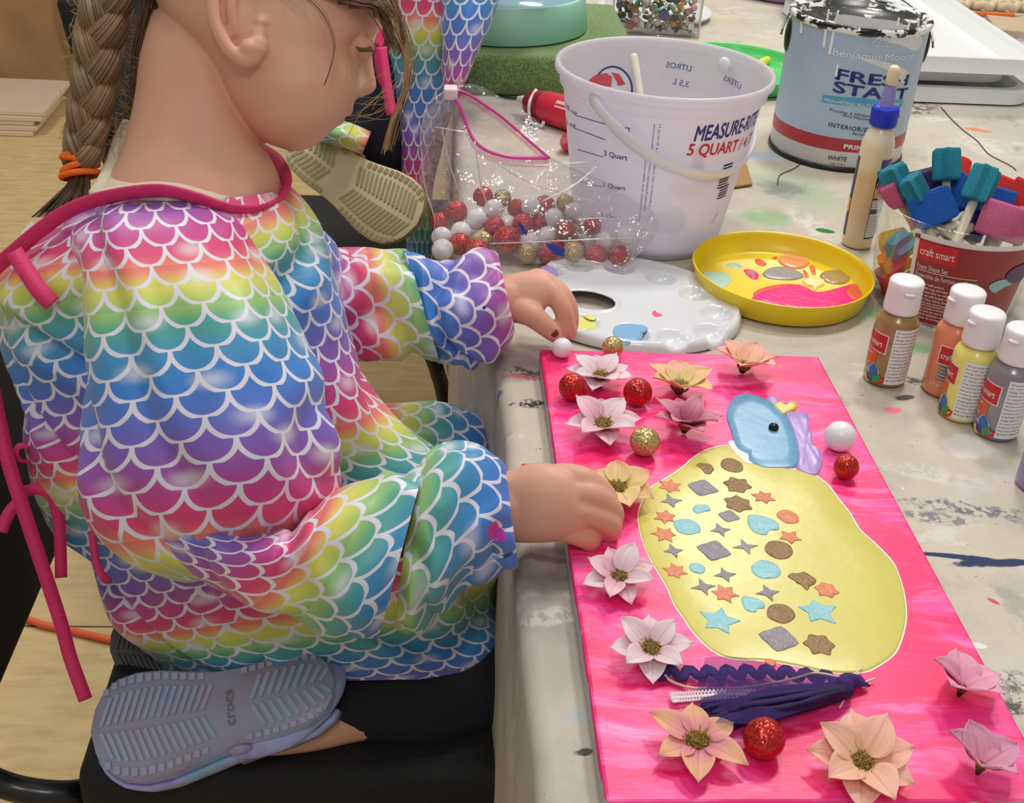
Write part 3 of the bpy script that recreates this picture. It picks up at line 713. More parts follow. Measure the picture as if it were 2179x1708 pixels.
for i in range(2):
    top = path([(1500 + i * 10, 1402 + 40 * i, .003), (1600, 1410 + 40 * i, .006), (1700, 1426 + 26 * i, .009), (1800, 1446, .009)], kk=8)
    bot = path([(1475, 1545 - 40 * (1 - i), .002), (1600, 1538 - 50 * (1 - i), .010 + .006 * i), (1720, 1508 - 34 * (1 - i), .012), (1806, 1466, .008)], kk=8)
    n = len(top); vs = []; fs = []
    for j in range(n):
        for q in range(9):
            f_ = q / 8; p = top[j].lerp(bot[j], f_); p.z += .003 * math.sin(f_ * 14 + j * .3) * (1 - j / n) + .001; p.z = max(p.z, CT + .001); vs.append(p)
    for j in range(n - 1):
        for q in range(8): a = j * 9 + q; fs.append((a, a + 1, a + 10, a + 9))
    tv.append((vs, fs))
obj('tulle_net', join(*tv), m_tul2, ta)
obj('cord', tube(path([(1414,1436,.004),(1430,1450,.003),(1470,1463,.002),(1520,1464,.003),(1590,1462,.004),(1680,1446,.008),(1735,1432,.009),(1790,1442,.008)]), .0009, 8)[:2], m_cord, ta)
lp = path([(1427,1486,.003),(1480,1482,.003),(1560,1478,.004),(1650,1482,.005),(1740,1486,.006),(1800,1465,.007)], kk=10)
lc = [ribbon(lp, .0022, V(0, 0, 1), .0006)]
for i in range(0, len(lp) - 1, 1):
    t = (lp[i + 1] - lp[i]).normalized(); s = t.cross(V(0, 0, 1))
    for sg in (-1, 1):
        lc.append(tube([lp[i] + s * sg * .001, lp[i] + s * sg * .0042 + t * .0010 + V(0, 0, .0008), lp[i] + s * sg * .001 + t * .0021], .0005, 5, k=3)[:2])
obj('lace_trim', join(*lc), m_lace, ta)
obj('knot', join(sphere(T(1806, 1449, CT + .006), .0065, sc=(1.1, .8, .8)), sphere(T(1796, 1458, CT + .007), .006)), m_ric, ta)
obj('ribbon_end', ribbon(path([(1810,1447,.006),(1826,1448,.005),(1840,1449,.003)]), .010, V(0, 0, 1), .0008), m_ric, ta)
obj('thread', join(*[tube(path(l), .0006, 5)[:2] for l in ([(1806,1445,.006),(1825,1428,.004),(1836,1416,.003)], [(1812,1455,.006),(1835,1452,.004),(1862,1443,.003)], [(1806,1462,.006),(1800,1480,.004),(1786,1506,.003)])]), m_lace, ta)
# ------------------------------------------------------------------ round things with printed labels
def hit(B, rad, px, py):
    """ray through a picture point onto an upright round body: returns (angle, height above base)"""
    d = ray(px, py); z = .05
    for _ in range(8):
        R_ = rad(z) if callable(rad) else rad
        ox, oy = CAM.x - B.x, CAM.y - B.y
        a = d.x * d.x + d.y * d.y; b = 2 * (ox * d.x + oy * d.y); c = ox * ox + oy * oy - R_ * R_
        D = max(b * b - 4 * a * c, 0); t = (-b - math.sqrt(D)) / (2 * a); P = CAM + d * t; z = P.z - B.z
    a_, tc_ = math.atan2(P.y - B.y, P.x - B.x), math.atan2(CAM.y - B.y, CAM.x - B.x)
    return tc_ + (a_ - tc_ + PI) % (2 * PI) - PI, z
def cylmap(B, rad, th0, z0=0.0, eps=.0004, inside=False):
    B = Vector(B)
    def fn(x, y):
        z = z0 + y; R_ = (rad(z) if callable(rad) else rad) + eps
        a = th0 + x / (R_ if not inside else -R_)
        return B + V(R_ * math.cos(a), R_ * math.sin(a), z)
    return fn
def cyltext(B, rad, items, eps=.0005):
    """items: (text, (px0,py0) baseline left, (px1,py1) baseline right, capital height m, kwargs)"""
    parts = []
    for s, p0, p1, h, *kw in items:
        a0, z0 = hit(B, rad, *p0); a1, z1 = hit(B, rad, *p1); R_ = rad(z0) if callable(rad) else rad
        wd = (a1 - a0) * R_; sl = (z1 - z0) / wd
        vs, fs, ww = textw(s, wd, h, **(kw[0] if kw else {}))
        fn = cylmap(B, rad, a0, z0, eps)
        parts.append(([fn(x, y + sl * x) for x, y in vs], fs))
    return join(*parts)
def cylpoly(B, rad, pts_px, eps=.0006, cuts=2, k=3):
    q = []
    for p in pts_px:
        a, z = hit(B, rad, *p); q.append((a, z))
    if k > 1: q = spline(q, k, True)
    R0 = rad(.05) if callable(rad) else rad
    bm = bmesh.new(); f = bm.faces.new([bm.verts.new((a * R0, z, 0)) for a, z in q])
    bmesh.ops.triangulate(bm, faces=[f]); bmesh.ops.subdivide_edges(bm, edges=list(bm.edges), cuts=cuts, use_grid_fill=True)
    fn = cylmap(B, rad, 0, 0, eps); bm.verts.index_update()
    out = ([fn(v.co.x, v.co.y) for v in bm.verts], [[v.index for v in g.verts] for g in bm.faces]); bm.free()
    c = sum((Vector(v) for v in out[0]), V(0, 0, 0)) / len(out[0])
    return out
def cylband(B, rad, a0, a1, z0, z1, eps=.0003, nx=24, ny=4):
    fn = cylmap(B, rad, 0, 0, eps)
    R_ = rad(z0) if callable(rad) else rad
    def g(u_, v_):
        z = z0 + (z1 - z0) * v_; R2 = (rad(z) if callable(rad) else rad) + eps; a = a0 + (a1 - a0) * u_
        return Vector(B) + V(R2 * math.cos(a), R2 * math.sin(a), z)
    return grid(nx, ny, g)[:2]
white_print = M('white_print', (240, 240, 240), .5); navy_print = M('navy_print', (44, 52, 128), .5); red_print = M('red_print', (206, 48, 54), .5)
black_print = M('black_print', (46, 48, 54), .5)

# ---- paint can
CB = V(.4453, 1.1248, TZ); CR = .0868
can = thing('paint_can', 'tall pale blue metal paint can with white drips behind the glue bottle', 'paint can', CB)
m_canbl = M('label_pale_blue', (172, 196, 222), .35, var=(9, .1)); m_canw = M('label_grey_white', (214, 216, 222), .35); m_canr = M('label_red', (172, 46, 62), .35)
m_blk = M('black_metal', (20, 20, 22), .3); m_drip = M('white_paint_drip', (240, 242, 244), .25); m_steel = M('steel_wire', (150, 150, 152), .25, metal=1)
lidm = bpy.data.materials.new('painted_lid'); lidm.use_nodes = True; k = NT(lidm); bs = lidm.node_tree.nodes['Principled BSDF']
tc = k.n('ShaderNodeTexCoord').outputs['Object']
k.link(k.mix(k.sstep(k.noise(k.mapping(tc, (1, 1, 2.2)), 34, 5, .65), .47, .51), rgb(24, 24, 26), rgb(238, 240, 240)), bs.inputs['Base Color']); bs.inputs['Roughness'].default_value = .25
CH = .183
obj('can_body', lathe([(.0001, .001), (CR - .002, .001), (CR, .003), (CR, CH - .008), (CR + .001, CH - .004)], 72, CB)[:2], m_canw, can)
obj('bottom_rim', lathe([(CR - .003, .0), (CR + .002, .0005), (CR + .0026, .003), (CR + .0012, .0062), (CR, .0066)], 72, CB)[:2], m_blk, can)
zr0 = hit(CB, CR, 1749, 316)[1]; zr1 = hit(CB, CR, 1749, 288)[1]
obj('label_blue', cylband(CB, CR, -PI, PI, zr1, CH - .009, .0003, 96), m_canbl, can)
obj('label_red_band', cylband(CB, CR, -PI, PI, zr0, zr1, .0004, 96), m_canr, can)
obj('rim', lathe([(CR + .0005, CH - .010), (CR + .003, CH - .0085), (CR + .0038, CH - .005), (CR + .003, CH - .001), (CR + .001, CH), (CR - .004, CH - .0005), (CR - .006, CH - .004), (CR - .010, CH - .004), (CR - .0105, CH - .006)], 72, CB)[:2], lidm, can)
lidd = bpy.data.materials.new('lid_dark'); lidd.use_nodes = True; k = NT(lidd); bs = lidd.node_tree.nodes['Principled BSDF']
tc = k.n('ShaderNodeTexCoord').outputs['Object']
k.link(k.mix(k.sstep(k.noise(k.mapping(tc, (1, 1, 2.2)), 26, 5, .65), .55, .59), rgb(40, 42, 38), rgb(226, 228, 226)), bs.inputs['Base Color']); bs.inputs['Roughness'].default_value = .3
obj('lid', lathe([(CR - .0100, CH - .0035), (CR - .012, CH - .0015), (CR - .015, CH - .0015), (CR - .017, CH - .006), (.0001, CH - .006)], 72, CB)[:2], lidd, can)
cf = lambda *a, **k_: cyltext(CB, CR, a, .0009)
lab = obj('label_lettering', cf(('FRESH', (1779, 168), (1930, 180), .0135, dict(bold=.03)), ('START', (1773, 194), (1928, 208), .0135, dict(bold=.03)),), navy_print, can)
b0 = hit(CB, CR, 1746, 213); b1 = hit(CB, CR, 1917, 226)
obj('label_strip', cylpoly(CB, CR, [(1750, 201), (1830, 208), (1921, 211), (1917, 228), (1830, 226), (1746, 216)], .0006, 6, k=1), M('label_cyan', (74, 162, 200), .35), can)
obj('label_lettering', cf(('HIGH-HIDING ALL PURPOSE PRIMER', (1753, 214), (1913, 224), .0042, dict(bold=.015)),), white_print, can)
obj('label_lettering', cf(('Provides A Mildew Resistant Coating', (1765, 235), (1915, 248), .0034), ('And Maximum Hiding Power', (1793, 247), (1910, 258), .0034),
    ('INTERIOR/EXTERIOR', (1763, 268), (1898, 280), .0056, dict(bold=.012, spacing=1.15)), ('Acrylic Primer', (1813, 286), (1876, 292), .0040),
    ('WHITE', (1761, 339), (1801, 343), .0056, dict(bold=.012)), ('0', (1822, 349), (1832, 350), .0062, dict(bold=.012)), ('1 gal / 3.78 L', (1765, 349), (1799, 352), .0022)), black_print, can)
obj('label_lettering', cf(('PRIMER', (1795, 315), (1856, 320), .0058, dict(bold=.03)),), white_print, can)
obj('label_lettering', cyltext(CB, CR, [('Benjamin Moore', (1772, 116), (1941, 124), .0085, dict(bold=.012))], .0012), M('pale_print', (226, 236, 246), .4), can)
tri = []
for p in ([(1852, 96), (1874, 68)], [(1874, 68), (1897, 99)], [(1852, 96), (1897, 99)], [(1866, 96), (1878, 80)], [(1878, 80), (1888, 98)]):
    q = [tuple((p[0][i] + (p[1][i] - p[0][i]) * t) for i in (0, 1)) for t in (0, .5, 1)]
    f_ = cylmap(CB, CR, 0, 0, .0012)
    tri.append(tube([f_(hit(CB, CR, *a)[0] * (CR + .0012), hit(CB, CR, *a)[1]) for a in q], .0006, 5)[:2])
obj('label_emblem', join(*tri), MATS['pale_print'], can)
m_smear = M('dried_paint_smear', (222, 226, 232), .45, var=(60, .08))
obj('paint_smear', cylpoly(CB, CR, [(1790, 30), (1850, 38), (1905, 45), (1935, 62), (1960, 80), (1958, 98), (1945, 108), (1915, 96), (1870, 84), (1830, 72), (1800, 60), (1772, 46)], .0006), m_smear, can)
obj('paint_smear', cylpoly(CB, CR, [(1830, 122), (1870, 128), (1905, 138), (1932, 154), (1930, 170), (1920, 178), (1905, 160), (1870, 142), (1838, 130)], .0007), m_smear, can)
for p in ([(1764, 22), (1760, 50), (1754, 98)], [(1784, 24), (1776, 60), (1766, 113)], [(1708, 34), (1706, 68)], [(1936, 44), (1930, 62)], [(1972, 40), (1962, 66)], [(1783, 140), (1779, 160)], [(1954, 42), (1950, 78)], [(1912, 40), (1909, 52)]):
    f_ = cylmap(CB, CR, 0, 0, .0008)
    q = [f_(hit(CB, CR, *a)[0] * (CR + .0008), hit(CB, CR, *a)[1]) for a in spline(p, 5)]
    obj('paint_drip', tube(q, [.0014 + .0010 * (i / len(q)) ** 2 for i in range(len(q))], 8, roundcap=True)[:2], m_drip, can)
for (ax_, ay_), nm in (((1688, 52), 'ear'), ((1986, 70), 'ear')):
    a, z = hit(CB, CR, min(ax_, 1976), ay_)
    if ax_ > 1900: a += .25
    else: a -= .15
    z = .148
    cpos = CB + V((CR) * math.cos(a), CR * math.sin(a), z)
    ear = sphere((0, 0, 0), .0165, 20, 12, (.32, .75, 1.35))
    ear = xf(ear, Matrix.Translation(cpos) @ Matrix.Rotation(a, 4, 'Z'))
    obj('ear', ear, m_blk, can)
    if ax_ < 1900: aL = a
    else: aR = a
pts = []
for t in range(0, 25):
    f_ = t / 24; 
    a = f_ * PI
    pl = CB + V((CR + .010) * math.cos(aL), (CR + .010) * math.sin(aL), .148); pr = CB + V((CR + .010) * math.cos(aR), (CR + .010) * math.sin(aR), .148)
    mid = (pl + pr) / 2; hv = (pl - pr) / 2
    side = V(0, 0, 1) * .050 + V(.02, .08, 0)
    pts.append(mid + hv * math.cos(a) * 1.0 + side * math.sin(a))
obj('wire_handle', tube(pts, .0016, 8)[:2], m_steel, can)

# ---- translucent measuring bucket
BB = V(.1430, .8233, TZ)
H_ = .188
def BR(z): return .0803 + .0275 * min(max(z, 0), .177) / .177
bk = bpy.data.materials.new('milky_plastic'); bk.use_nodes = True; k = NT(bk); t_ = bk.node_tree
pb = t_.nodes['Principled BSDF']; pb.inputs['Base Color'].default_value = rgb(236, 233, 240); pb.inputs['Roughness'].default_value = .28
trl = k.n('ShaderNodeBsdfTranslucent'); trl.inputs[0].default_value = rgb(238, 234, 244); m1 = k.n('ShaderNodeMixShader'); m1.inputs[0].default_value = .45
k.link(pb.outputs[0], m1.inputs[1]); k.link(trl.outputs[0], m1.inputs[2])
tpn = k.n('ShaderNodeBsdfTransparent'); m2 = k.n('ShaderNodeMixShader'); m2.inputs[0].default_value = .20
k.link(m1.outputs[0], m2.inputs[1]); k.link(tpn.outputs[0], m2.inputs[2]); k.link(m2.outputs[0], t_.nodes['Material Output'].inputs[0])
bkt = thing('measuring_bucket', 'translucent white plastic measuring bucket with printed scale and white bail handle', 'bucket', BB)
obj('bucket_body', lathe([(.0001, .004), (.074, .004), (.0775, .001), (.0795, .0), (.0803, .003)] + [(BR(z), z) for z in (.02, .04, .06, .08, .1, .125, .16)] + [(.1073, .1655), (.1096, .1660), (.1100, .170), (.1106, .1775), (.1133, .1782), (.1156, .1800), (.1160, .1840), (.1150, .1872), (.1128, H_), (.1108, .1872), (.1096, .184), (.1083, .172)] + [(BR(z) - .0014, z) for z in (.16, .125, .1, .08, .06, .04, .02, .006)] + [(.07, .0055), (.0001, .0055)], 96, BB)[:2], bk, bkt)
m_bail = M('white_bail_plastic', (238, 240, 244), .35)
pa, pz = hit(BB, .110, 1266, 212)
axh = V(math.cos(pa), math.sin(pa), 0); nn = V(-axh.y, axh.x, 0)
if (CAM - BB).dot(nn) < 0: nn = -nn
Dv = nn * math.cos(math.radians(37)) - V(0, 0, 1) * math.sin(math.radians(37))
bpts = [BB + V(0, 0, pz) + axh * .1130 * math.cos(t / 30 * PI) + Dv * .1200 * math.sin(t / 30 * PI) for t in range(31)]
obj('bail_handle', tube(bpts, [.0074 if 2 < i < 28 else .0058 for i in range(31)], 12, flat=.42, upv=Dv)[:2], m_bail, bkt)
for sg in (1, -1):
    q = BB + V(0, 0, pz) + axh * .1085 * sg
    obj('ear', xf(sphere((0, 0, 0), .0085, 16, 10, (.5, 1, 1)), Matrix.Translation(q) @ Matrix.Rotation(pa, 4, 'Z')), m_bail, bkt)
br = lambda *a: cyltext(BB, BR, a, .0006)
for it_ in (('128 oz', (1204, 226), (1230, 247), .0052, dict(bold=.012)), ('112 oz', (1204, 258), (1228, 274), .0052, dict(bold=.012)),
    ('4 Quart', (1293, 265), (1342, 280), .0056, dict(bold=.015)), ('3 Quart', (1286, 330), (1336, 341), .0056, dict(bold=.015)), ('2 Quart', (1283, 396), (1332, 405), .0050, dict(bold=.01)), ('1 Quart', (1282, 460), (1328, 470), .0050, dict(bold=.01)),
    ('MEASURE-RITE', (1476, 300), (1606, 262), .0165, dict(bold=.03, shear=.12)), ('UNITED', (1512, 478), (1526, 455), .004, dict(bold=.02))): obj('printed_scale', br(it_), navy_print, bkt)
obj('printed_scale', br(('5 QUART / 4.73 L', (1461, 330), (1604, 296), .0128, dict(bold=.035, shear=.1)),), red_print, bkt)
lines = []
fm_ = cylmap(BB, BR, 0, 0, .0006)
for p0, p1 in (((1228, 246), (1288, 264)), ((1225, 273), (1288, 297)), ((1230, 318), (1284, 334)), ((1228, 385), (1282, 398))):
    q = [(p0[0] + (p1[0] - p0[0]) * t / 6, p0[1] + (p1[1] - p0[1]) * t / 6) for t in range(7)]
    lines.append(tube([fm_(hit(BB, BR, *a)[0] * (BR(.05) + .0006) * 1.0, 0) * 0 + cylmap(BB, BR, hit(BB, BR, *a)[0], hit(BB, BR, *a)[1], .0004)(0, 0) for a in q], .0004, 5)[:2])
obj('scale_line', join(*lines), navy_print, bkt)
# small upright print and barcode
vert = []
for px_, s_, y0_, y1_ in ((1377, 'Capacidad aproximada / mesures sont approximatives', 262, 450), (1388, 'Capacity to rim 5100 ml / 5.4 qt (5.10 L)', 262, 440), (1366, 'Instructions are approximate', 320, 470)):
    a, z0 = hit(BB, BR, px_ - 4, y1_); a1, z1 = hit(BB, BR, px_, y0_)
    vs, fs, ww = textw(s_, abs(z1 - z0), .0022)
    vert.append(([cylmap(BB, BR, a, z0, .0006)(-y, x) for x, y in vs], fs))
obj('small_print', join(*vert), navy_print, bkt)
bars = []
for (yy, n_) in ((352, 9), (398, 5)):
    a, z = hit(BB, BR, 1548 if yy < 380 else 1540, yy); 
    for i in range(n_):
        bars.append(strip_patch(-.007, .009, -i * .0032, -i * .0032 + (.0017 if i % 3 else .0022), cylmap(BB, BR, a, z, .0006), 6))
obj('barcode', join(*bars), black_print, bkt)
# inner print of the far wall, seen from inside
BI = lambda z: BR(z) - .0014
def far_hit(px, py):
    d = ray(px, py); z = .08
    for _ in range(8):
        R_ = BI(z); ox, oy = CAM.x - BB.x, CAM.y - BB.y
        a = d.x * d.x + d.y * d.y; b = 2 * (ox * d.x + oy * d.y); c = ox * ox + oy * oy - R_ * R_
        t = (-b + math.sqrt(max(b * b - 4 * a * c, 0))) / (2 * a); P = CAM + d * t; z = P.z - BB.z
    a_, tc_ = math.atan2(P.y - BB.y, P.x - BB.x), math.atan2(BB.y - CAM.y, BB.x - CAM.x)
    return tc_ + (a_ - tc_ + PI) % (2 * PI) - PI, z
def intext(s, pL, pR, h, **kw):
    """mirrored print: first letter at the right picture point pR"""
    a0, z0 = far_hit(*pR); a1, z1 = far_hit(*pL); R_ = BI(z0); wd = (a1 - a0) * R_
    vs, fs, ww = textw(s, wd, h, **kw); sl = (z1 - z0) / wd
    fn = cylmap(BB, BI, a0, z0, -.0004)
    return [fn(x, y + sl * x) for x, y in vs], fs
m_faint = M('faded_navy_print', (112, 116, 162), .6); m_faintr = M('faded_red_print', (212, 84, 96), .6)
for it_ in (intext('LITROS', (1417, 143), (1470, 152), .0062, bold=.012), intext('LITERS', (1539, 170), (1575, 190), .006, bold=.01), intext('3,5 L', (1430, 178), (1465, 186), .0062, bold=.012)): obj('printed_scale', it_, m_faint, bkt)
def inring(cx_, cy_, r0, r1, n=40):
    a, z = far_hit(cx_, cy_); fn = cylmap(BB, BI, a, z, -.0004)
    vs = [fn(r * math.cos(2 * PI * i / n), r * math.sin(2 * PI * i / n)) for r in (r0, r1) for i in range(n)]
    return vs, [(i, (i + 1) % n, n + (i + 1) % n, n + i) for i in range(n)]
obj('printed_emblem', inring(1299, 194, .0255, .0280), M('faded_blue_ring', (66, 82, 150), .6), bkt)
obj('printed_emblem', inring(1299, 194, .0001, .0255), M('faded_white_disc', (226, 226, 234), .6), bkt)
def inpoly(pts):
    q = [far_hit(*p) for p in pts]; return [cylmap(BB, BI, a, z, -.0009)(0, 0) for a, z in q], [tuple(range(len(q)))]
obj('printed_emblem', join(inpoly([(1252, 170), (1268, 158), (1290, 155), (1302, 163), (1300, 184), (1275, 182), (1256, 182)]), inpoly([(1300, 153), (1318, 158), (1330, 178), (1332, 196), (1314, 194), (1312, 174)])), m_faintr, bkt)
m_pkst = M('pink_paint_stain', (222, 120, 140), .6, alpha=.45); m_blst = M('blue_paint_stain', (140, 160, 196), .6, alpha=.3)
obj('paint_smear', cylpoly(BB, BI, [(1440, 320), (1458, 300), (1464, 330), (1476, 350), (1470, 372), (1450, 360), (1444, 345)], -.0006), m_pkst, bkt)
obj('paint_smear', cylpoly(BB, BI, [(1400, 395), (1430, 375), (1480, 372), (1500, 395), (1470, 420), (1430, 420)], -.0004), M('faint_pink_stain', (222, 150, 170), .6, alpha=.2), bkt)
obj('paint_smear', cylpoly(BB, BI, [(1395, 450), (1430, 440), (1460, 455), (1455, 490), (1420, 495), (1398, 480)], -.0004), m_blst, bkt)
s0 = far_hit(1350, 118); p0 = BB + V(.015, -.02, .010); p1 = T(1349, 122, TZ + .172)
st = obj('stir_stick', tube([p0, p0.lerp(p1, .5), p1], [.0042, .0042, .0046], 12, roundcap=True)[:2], M('stick_white', (226, 218, 206), .5), at=p0)
tag(st, 'white brush handle standing inside the translucent measuring bucket', 'stick')
# pour residue inside
obj('paint_residue', lathe([(.0001, .0065), (.0790, .0065), (.0792, .0140)], 48, BB)[:2], M('pale_blue_residue', (206, 214, 234), .5), bkt)

# ---- yellow plate, green plate, lilac plate, white plate
def plate(name, label, c, r, h, col, rb=.86, seg=72, rough=.3):
    m = M(name + '_plastic', col, rough)
    o = thing('plate', label, 'plate', c)
    obj('dish', lathe([(.0001, .001), (r * rb - .003, .001), (r * rb, .0025), (r * .985, h - .003), (r, h - .0008), (r - .0012, h), (r - .0028, h - .001), (r * .965, h - .006), (r * rb - .001, .0052), (r * rb - .006, .0038), (.0001, .0036)], seg, c)[:2], m, o)
    return o
def fitc(pts, z):
    P = [T(*p, z) for p in pts]
    import itertools
    A = P[0]; B_ = P[1]; C_ = P[2]
    ax, ay, bx, by, cx_, cy_ = A.x, A.y, B_.x, B_.y, C_.x, C_.y
    d = 2 * (ax * (by - cy_) + bx * (cy_ - ay) + cx_ * (ay - by))
    ux = ((ax * ax + ay * ay) * (by - cy_) + (bx * bx + by * by) * (cy_ - ay) + (cx_ * cx_ + cy_ * cy_) * (ay - by)) / d
    uy = ((ax * ax + ay * ay) * (cx_ - bx) + (bx * bx + by * by) * (ax - cx_) + (cx_ * cx_ + cy_ * cy_) * (bx - ax)) / d
    return V(ux, uy, z), math.hypot(ax - ux, ay - uy)
pc, pr_ = fitc([(1473, 545), (1650, 493), (1863, 602)], TZ + .026)
pc.z = TZ + .0005
yp = plate('yellow_plate', 'yellow plastic plate with pools of pink, grey and peach paint', pc, pr_, .026, (242, 214, 34), .93)
zf = pc.z + .0037
def puddle(px, nm, col, h=.0012, parent=None, z=zf, rough=.22):
    m = MATS.get(nm) or M(nm, col, rough, bump=(120, .25))
    return obj('paint_puddle', blob([T(x, y, z) for x, y in px], h, .002, .0004, k=4), m, parent)
puddle([(1595,640),(1620,622),(1660,612),(1700,606),(1740,622),(1790,612),(1822,604),(1836,612),(1830,632),(1800,650),(1750,658),(1690,660),(1630,652)], 'wet_hot_pink', (252, 40, 132), .0009, yp)
puddle([(1602,625),(1630,610),(1680,604),(1715,612),(1700,622),(1650,628),(1615,636)], 'wet_coral_red', (246, 84, 84), .0006, yp)
puddle([(1800,620),(1828,600),(1845,614),(1838,632),(1815,638)], 'wet_orange', (250, 104, 70), .0012, yp)
puddle([(1655,556),(1665,545),(1690,538),(1715,548),(1722,562),(1705,572),(1675,570)], 'wet_peach', (244, 156, 104), .0022, yp)
puddle([(1622,582),(1635,572),(1660,568),(1690,574),(1712,588),(1690,596),(1650,595),(1628,590)], 'wet_grey', (160, 158, 156), .0014, yp)
puddle([(1744,588),(1755,578),(1780,576),(1808,582),(1810,596),(1790,606),(1760,602)], 'wet_khaki', (172, 142, 88), .0016, yp)
puddle([(1706,598),(1722,594),(1750,596),(1755,606),(1740,614),(1732,622),(1728,612),(1714,608)], 'wet_cream', (248, 240, 170), .0030, yp)
puddle([(1494,580),(1520,577),(1550,584),(1556,600),(1535,612),(1512,600)], 'wet_pale_mint', (186, 220, 204), .0010, yp)
puddle([(1545,562),(1560,558),(1580,566),(1570,571),(1550,568)], 'wet_pale_mint', (186, 220, 204), .0006, yp)
puddle([(1606,552),(1618,551),(1632,562),(1622,567),(1610,562)], 'wet_coral_red', (246, 84, 84), .0006, yp)
puddle([(1582,574),(1600,574),(1615,584),(1608,596),(1592,588)], 'wet_hot_pink', (252, 40, 132), .0007, yp)
puddle([(1590,576),(1600,577),(1610,583),(1600,587)], 'wet_grey', (160, 158, 156), .0012, yp)
puddle([(1722,566),(1732,566),(1736,584),(1728,584)], 'wet_orange', (250, 104, 70), .0006, yp)
puddle([(1708,574),(1716,578),(1722,592),(1714,592)], 'wet_orange', (250, 104, 70), .0006, yp)
puddle([(1642,548),(1655,546),(1650,553)], 'wet_coral_red', (246, 84, 84), .0006, yp)
gp = plate('green_plate', 'bright green plastic plate between the bucket and the paint can', V(.372, 1.445, TZ + .0005), .118, .024, (84, 206, 110), .92)
m_puff = M('yellow_foam', (232, 218, 92), .8, bump=(300, .4))
for (a, b), lb in ((((1612, 140), (1632, 128)), 'upper yellow foam piece on the green plate'), (((1626, 160), (1640, 153)), 'lower yellow foam piece on the green plate')):
    z = TZ + .0115; p0, p1 = T(*a, z), T(*b, z)
    tag(obj('foam_stub', tube([p0, p0.lerp(p1, .5), p1], [.0066, .0072, .0066], 12, roundcap=True)[:2], m_puff, at=p0), lb, 'foam piece', 'yellow foam pieces')
plate('lilac_plate', 'lilac plastic plate at the back of the table', V(.62, 2.09, TZ + .0005), .15, .022, (196, 164, 214), .9)
plate('white_plate', 'small white plate behind the box of rhinestones', V(.305, 1.83, TZ + .0005), .105, .012, (236, 238, 238), .75)

# ---- white mixing palette with wells and a thumb hole
pal = thing('paint_palette', 'white oval plastic paint palette with wells and thumb hole, above the canvas', 'palette', T(1345, 655))
PC = T(1346, 650, TZ); 
A0, B0 = T(1113, 600, TZ + .006), T(1577, 694, TZ + .006); ang = math.atan2(B0.y - A0.y, B0.x - A0.x) ; PCc = (A0 + B0) / 2; ra = (B0 - A0).length / 2
rb_ = .096
PCc = V(PCc.x, PCc.y + .004, TZ)
def loc2(px, py):
    P = T(px, py, TZ + .008); d = P - PCc; return d.x * math.cos(ang) + d.y * math.sin(ang), -d.x * math.sin(ang) + d.y * math.cos(ang)
wells = [(1240, 690, .0165, .012), (1345, 713, .0185, .012), (1430, 724, .0165, .012), (1512, 712, .0165, .012), (1525, 671, .0165, .012), (1478, 630, .0165, .012), (1405, 597, .0165, .012), (1318, 575, .0165, .012), (1232, 570, .0165, .012), (1165, 580, .0165, .012)]
wl = [loc2(a, b) + (r, d) for a, b, r, d in wells]
hx, hy = loc2(1252, 645); hr = (.0270, .0200)
def hgt(x, y):
    q = math.sqrt((x / ra) ** 2 + (y / rb_) ** 2)
    z = .0100
    if q > .93: t = (q - .93) / .07; z = .0100 + .0015 * math.sin(t * PI) - .0085 * max(0, t - .55) / .45
    for wx, wy, wr, wd in wl:
        d = math.hypot(x - wx, y - wy) / wr
        if d < 1: z -= .0092 * (1 - d * d) ** .8
        elif d < 1.15: z += .0008 * (1 - abs(d - 1.07) / .08) if abs(d - 1.07) < .08 else 0
    d = math.sqrt(((x - hx) / hr[0]) ** 2 + ((y - hy) / hr[1]) ** 2)
    if d < 1.22: z += .002 * max(0, 1 - abs(d - 1.1) / .12)
    return z
nr, na = 46, 200; pv = []; pf = []
ih = []
for i in range(nr + 1):
    q = (i / nr) ** .9
    for j in range(na):
        a = 2 * PI * j / na; x, y = ra * q * math.cos(a), rb_ * q * math.sin(a)
        d = math.sqrt(((x - hx) / hr[0]) ** 2 + ((y - hy) / hr[1]) ** 2)
        inside = d < 1
        ih.append(inside)
        if inside and d > .80: x, y = hx + (x - hx) / d, hy + (y - hy) / d; 
        elif inside and d > 1e-6 : x, y = hx + (x - hx) / d, hy + (y - hy) / d
        pv.append((x, y, hgt(x, y)))
for i in range(nr):
    for j in range(na):
        j2 = (j + 1) % na; f_ = (i * na + j, i * na + j2, (i + 1) * na + j2, (i + 1) * na + j)
        if sum(ih[q] for q in f_) < 4: pf.append(f_)
wpv = [PCc + V(x * math.cos(ang) - y * math.sin(ang), x * math.sin(ang) + y * math.cos(ang), z) for x, y, z in pv]
used = sorted(set(i for f_ in pf for i in f_)); mp = {u_: i for i, u_ in enumerate(used)}
m_palw = M('palette_white', (228, 232, 238), .22, var=(14, .05), coat=.3)
pobj = obj('tray', ([wpv[u_] for u_ in used], [tuple(mp[i] for i in f_) for f_ in pf]), m_palw, pal)
so = pobj.modifiers.new('thickness', 'SOLIDIFY'); so.thickness = .0012; so.offset = -1
pz_ = lambda px, py: None
def pudp(pts, nm, col, z, h): 
    m = MATS.get(nm) or M(nm, col, .15, bump=(80, .1))
    obj('paint_puddle', blob([T(x, y, z) for x, y in pts], h, .004, .0003, k=4), m, pal)
pudp([(1212,690),(1222,676),(1240,670),(1262,674),(1270,690),(1258,702),(1232,706)], 'wet_yellow', (232, 232, 130), TZ + .0062, .0022)
pudp([(1242,668),(1276,664),(1274,676),(1256,680)], 'wet_yellow', (232, 232, 130), TZ + .0104, .0006)
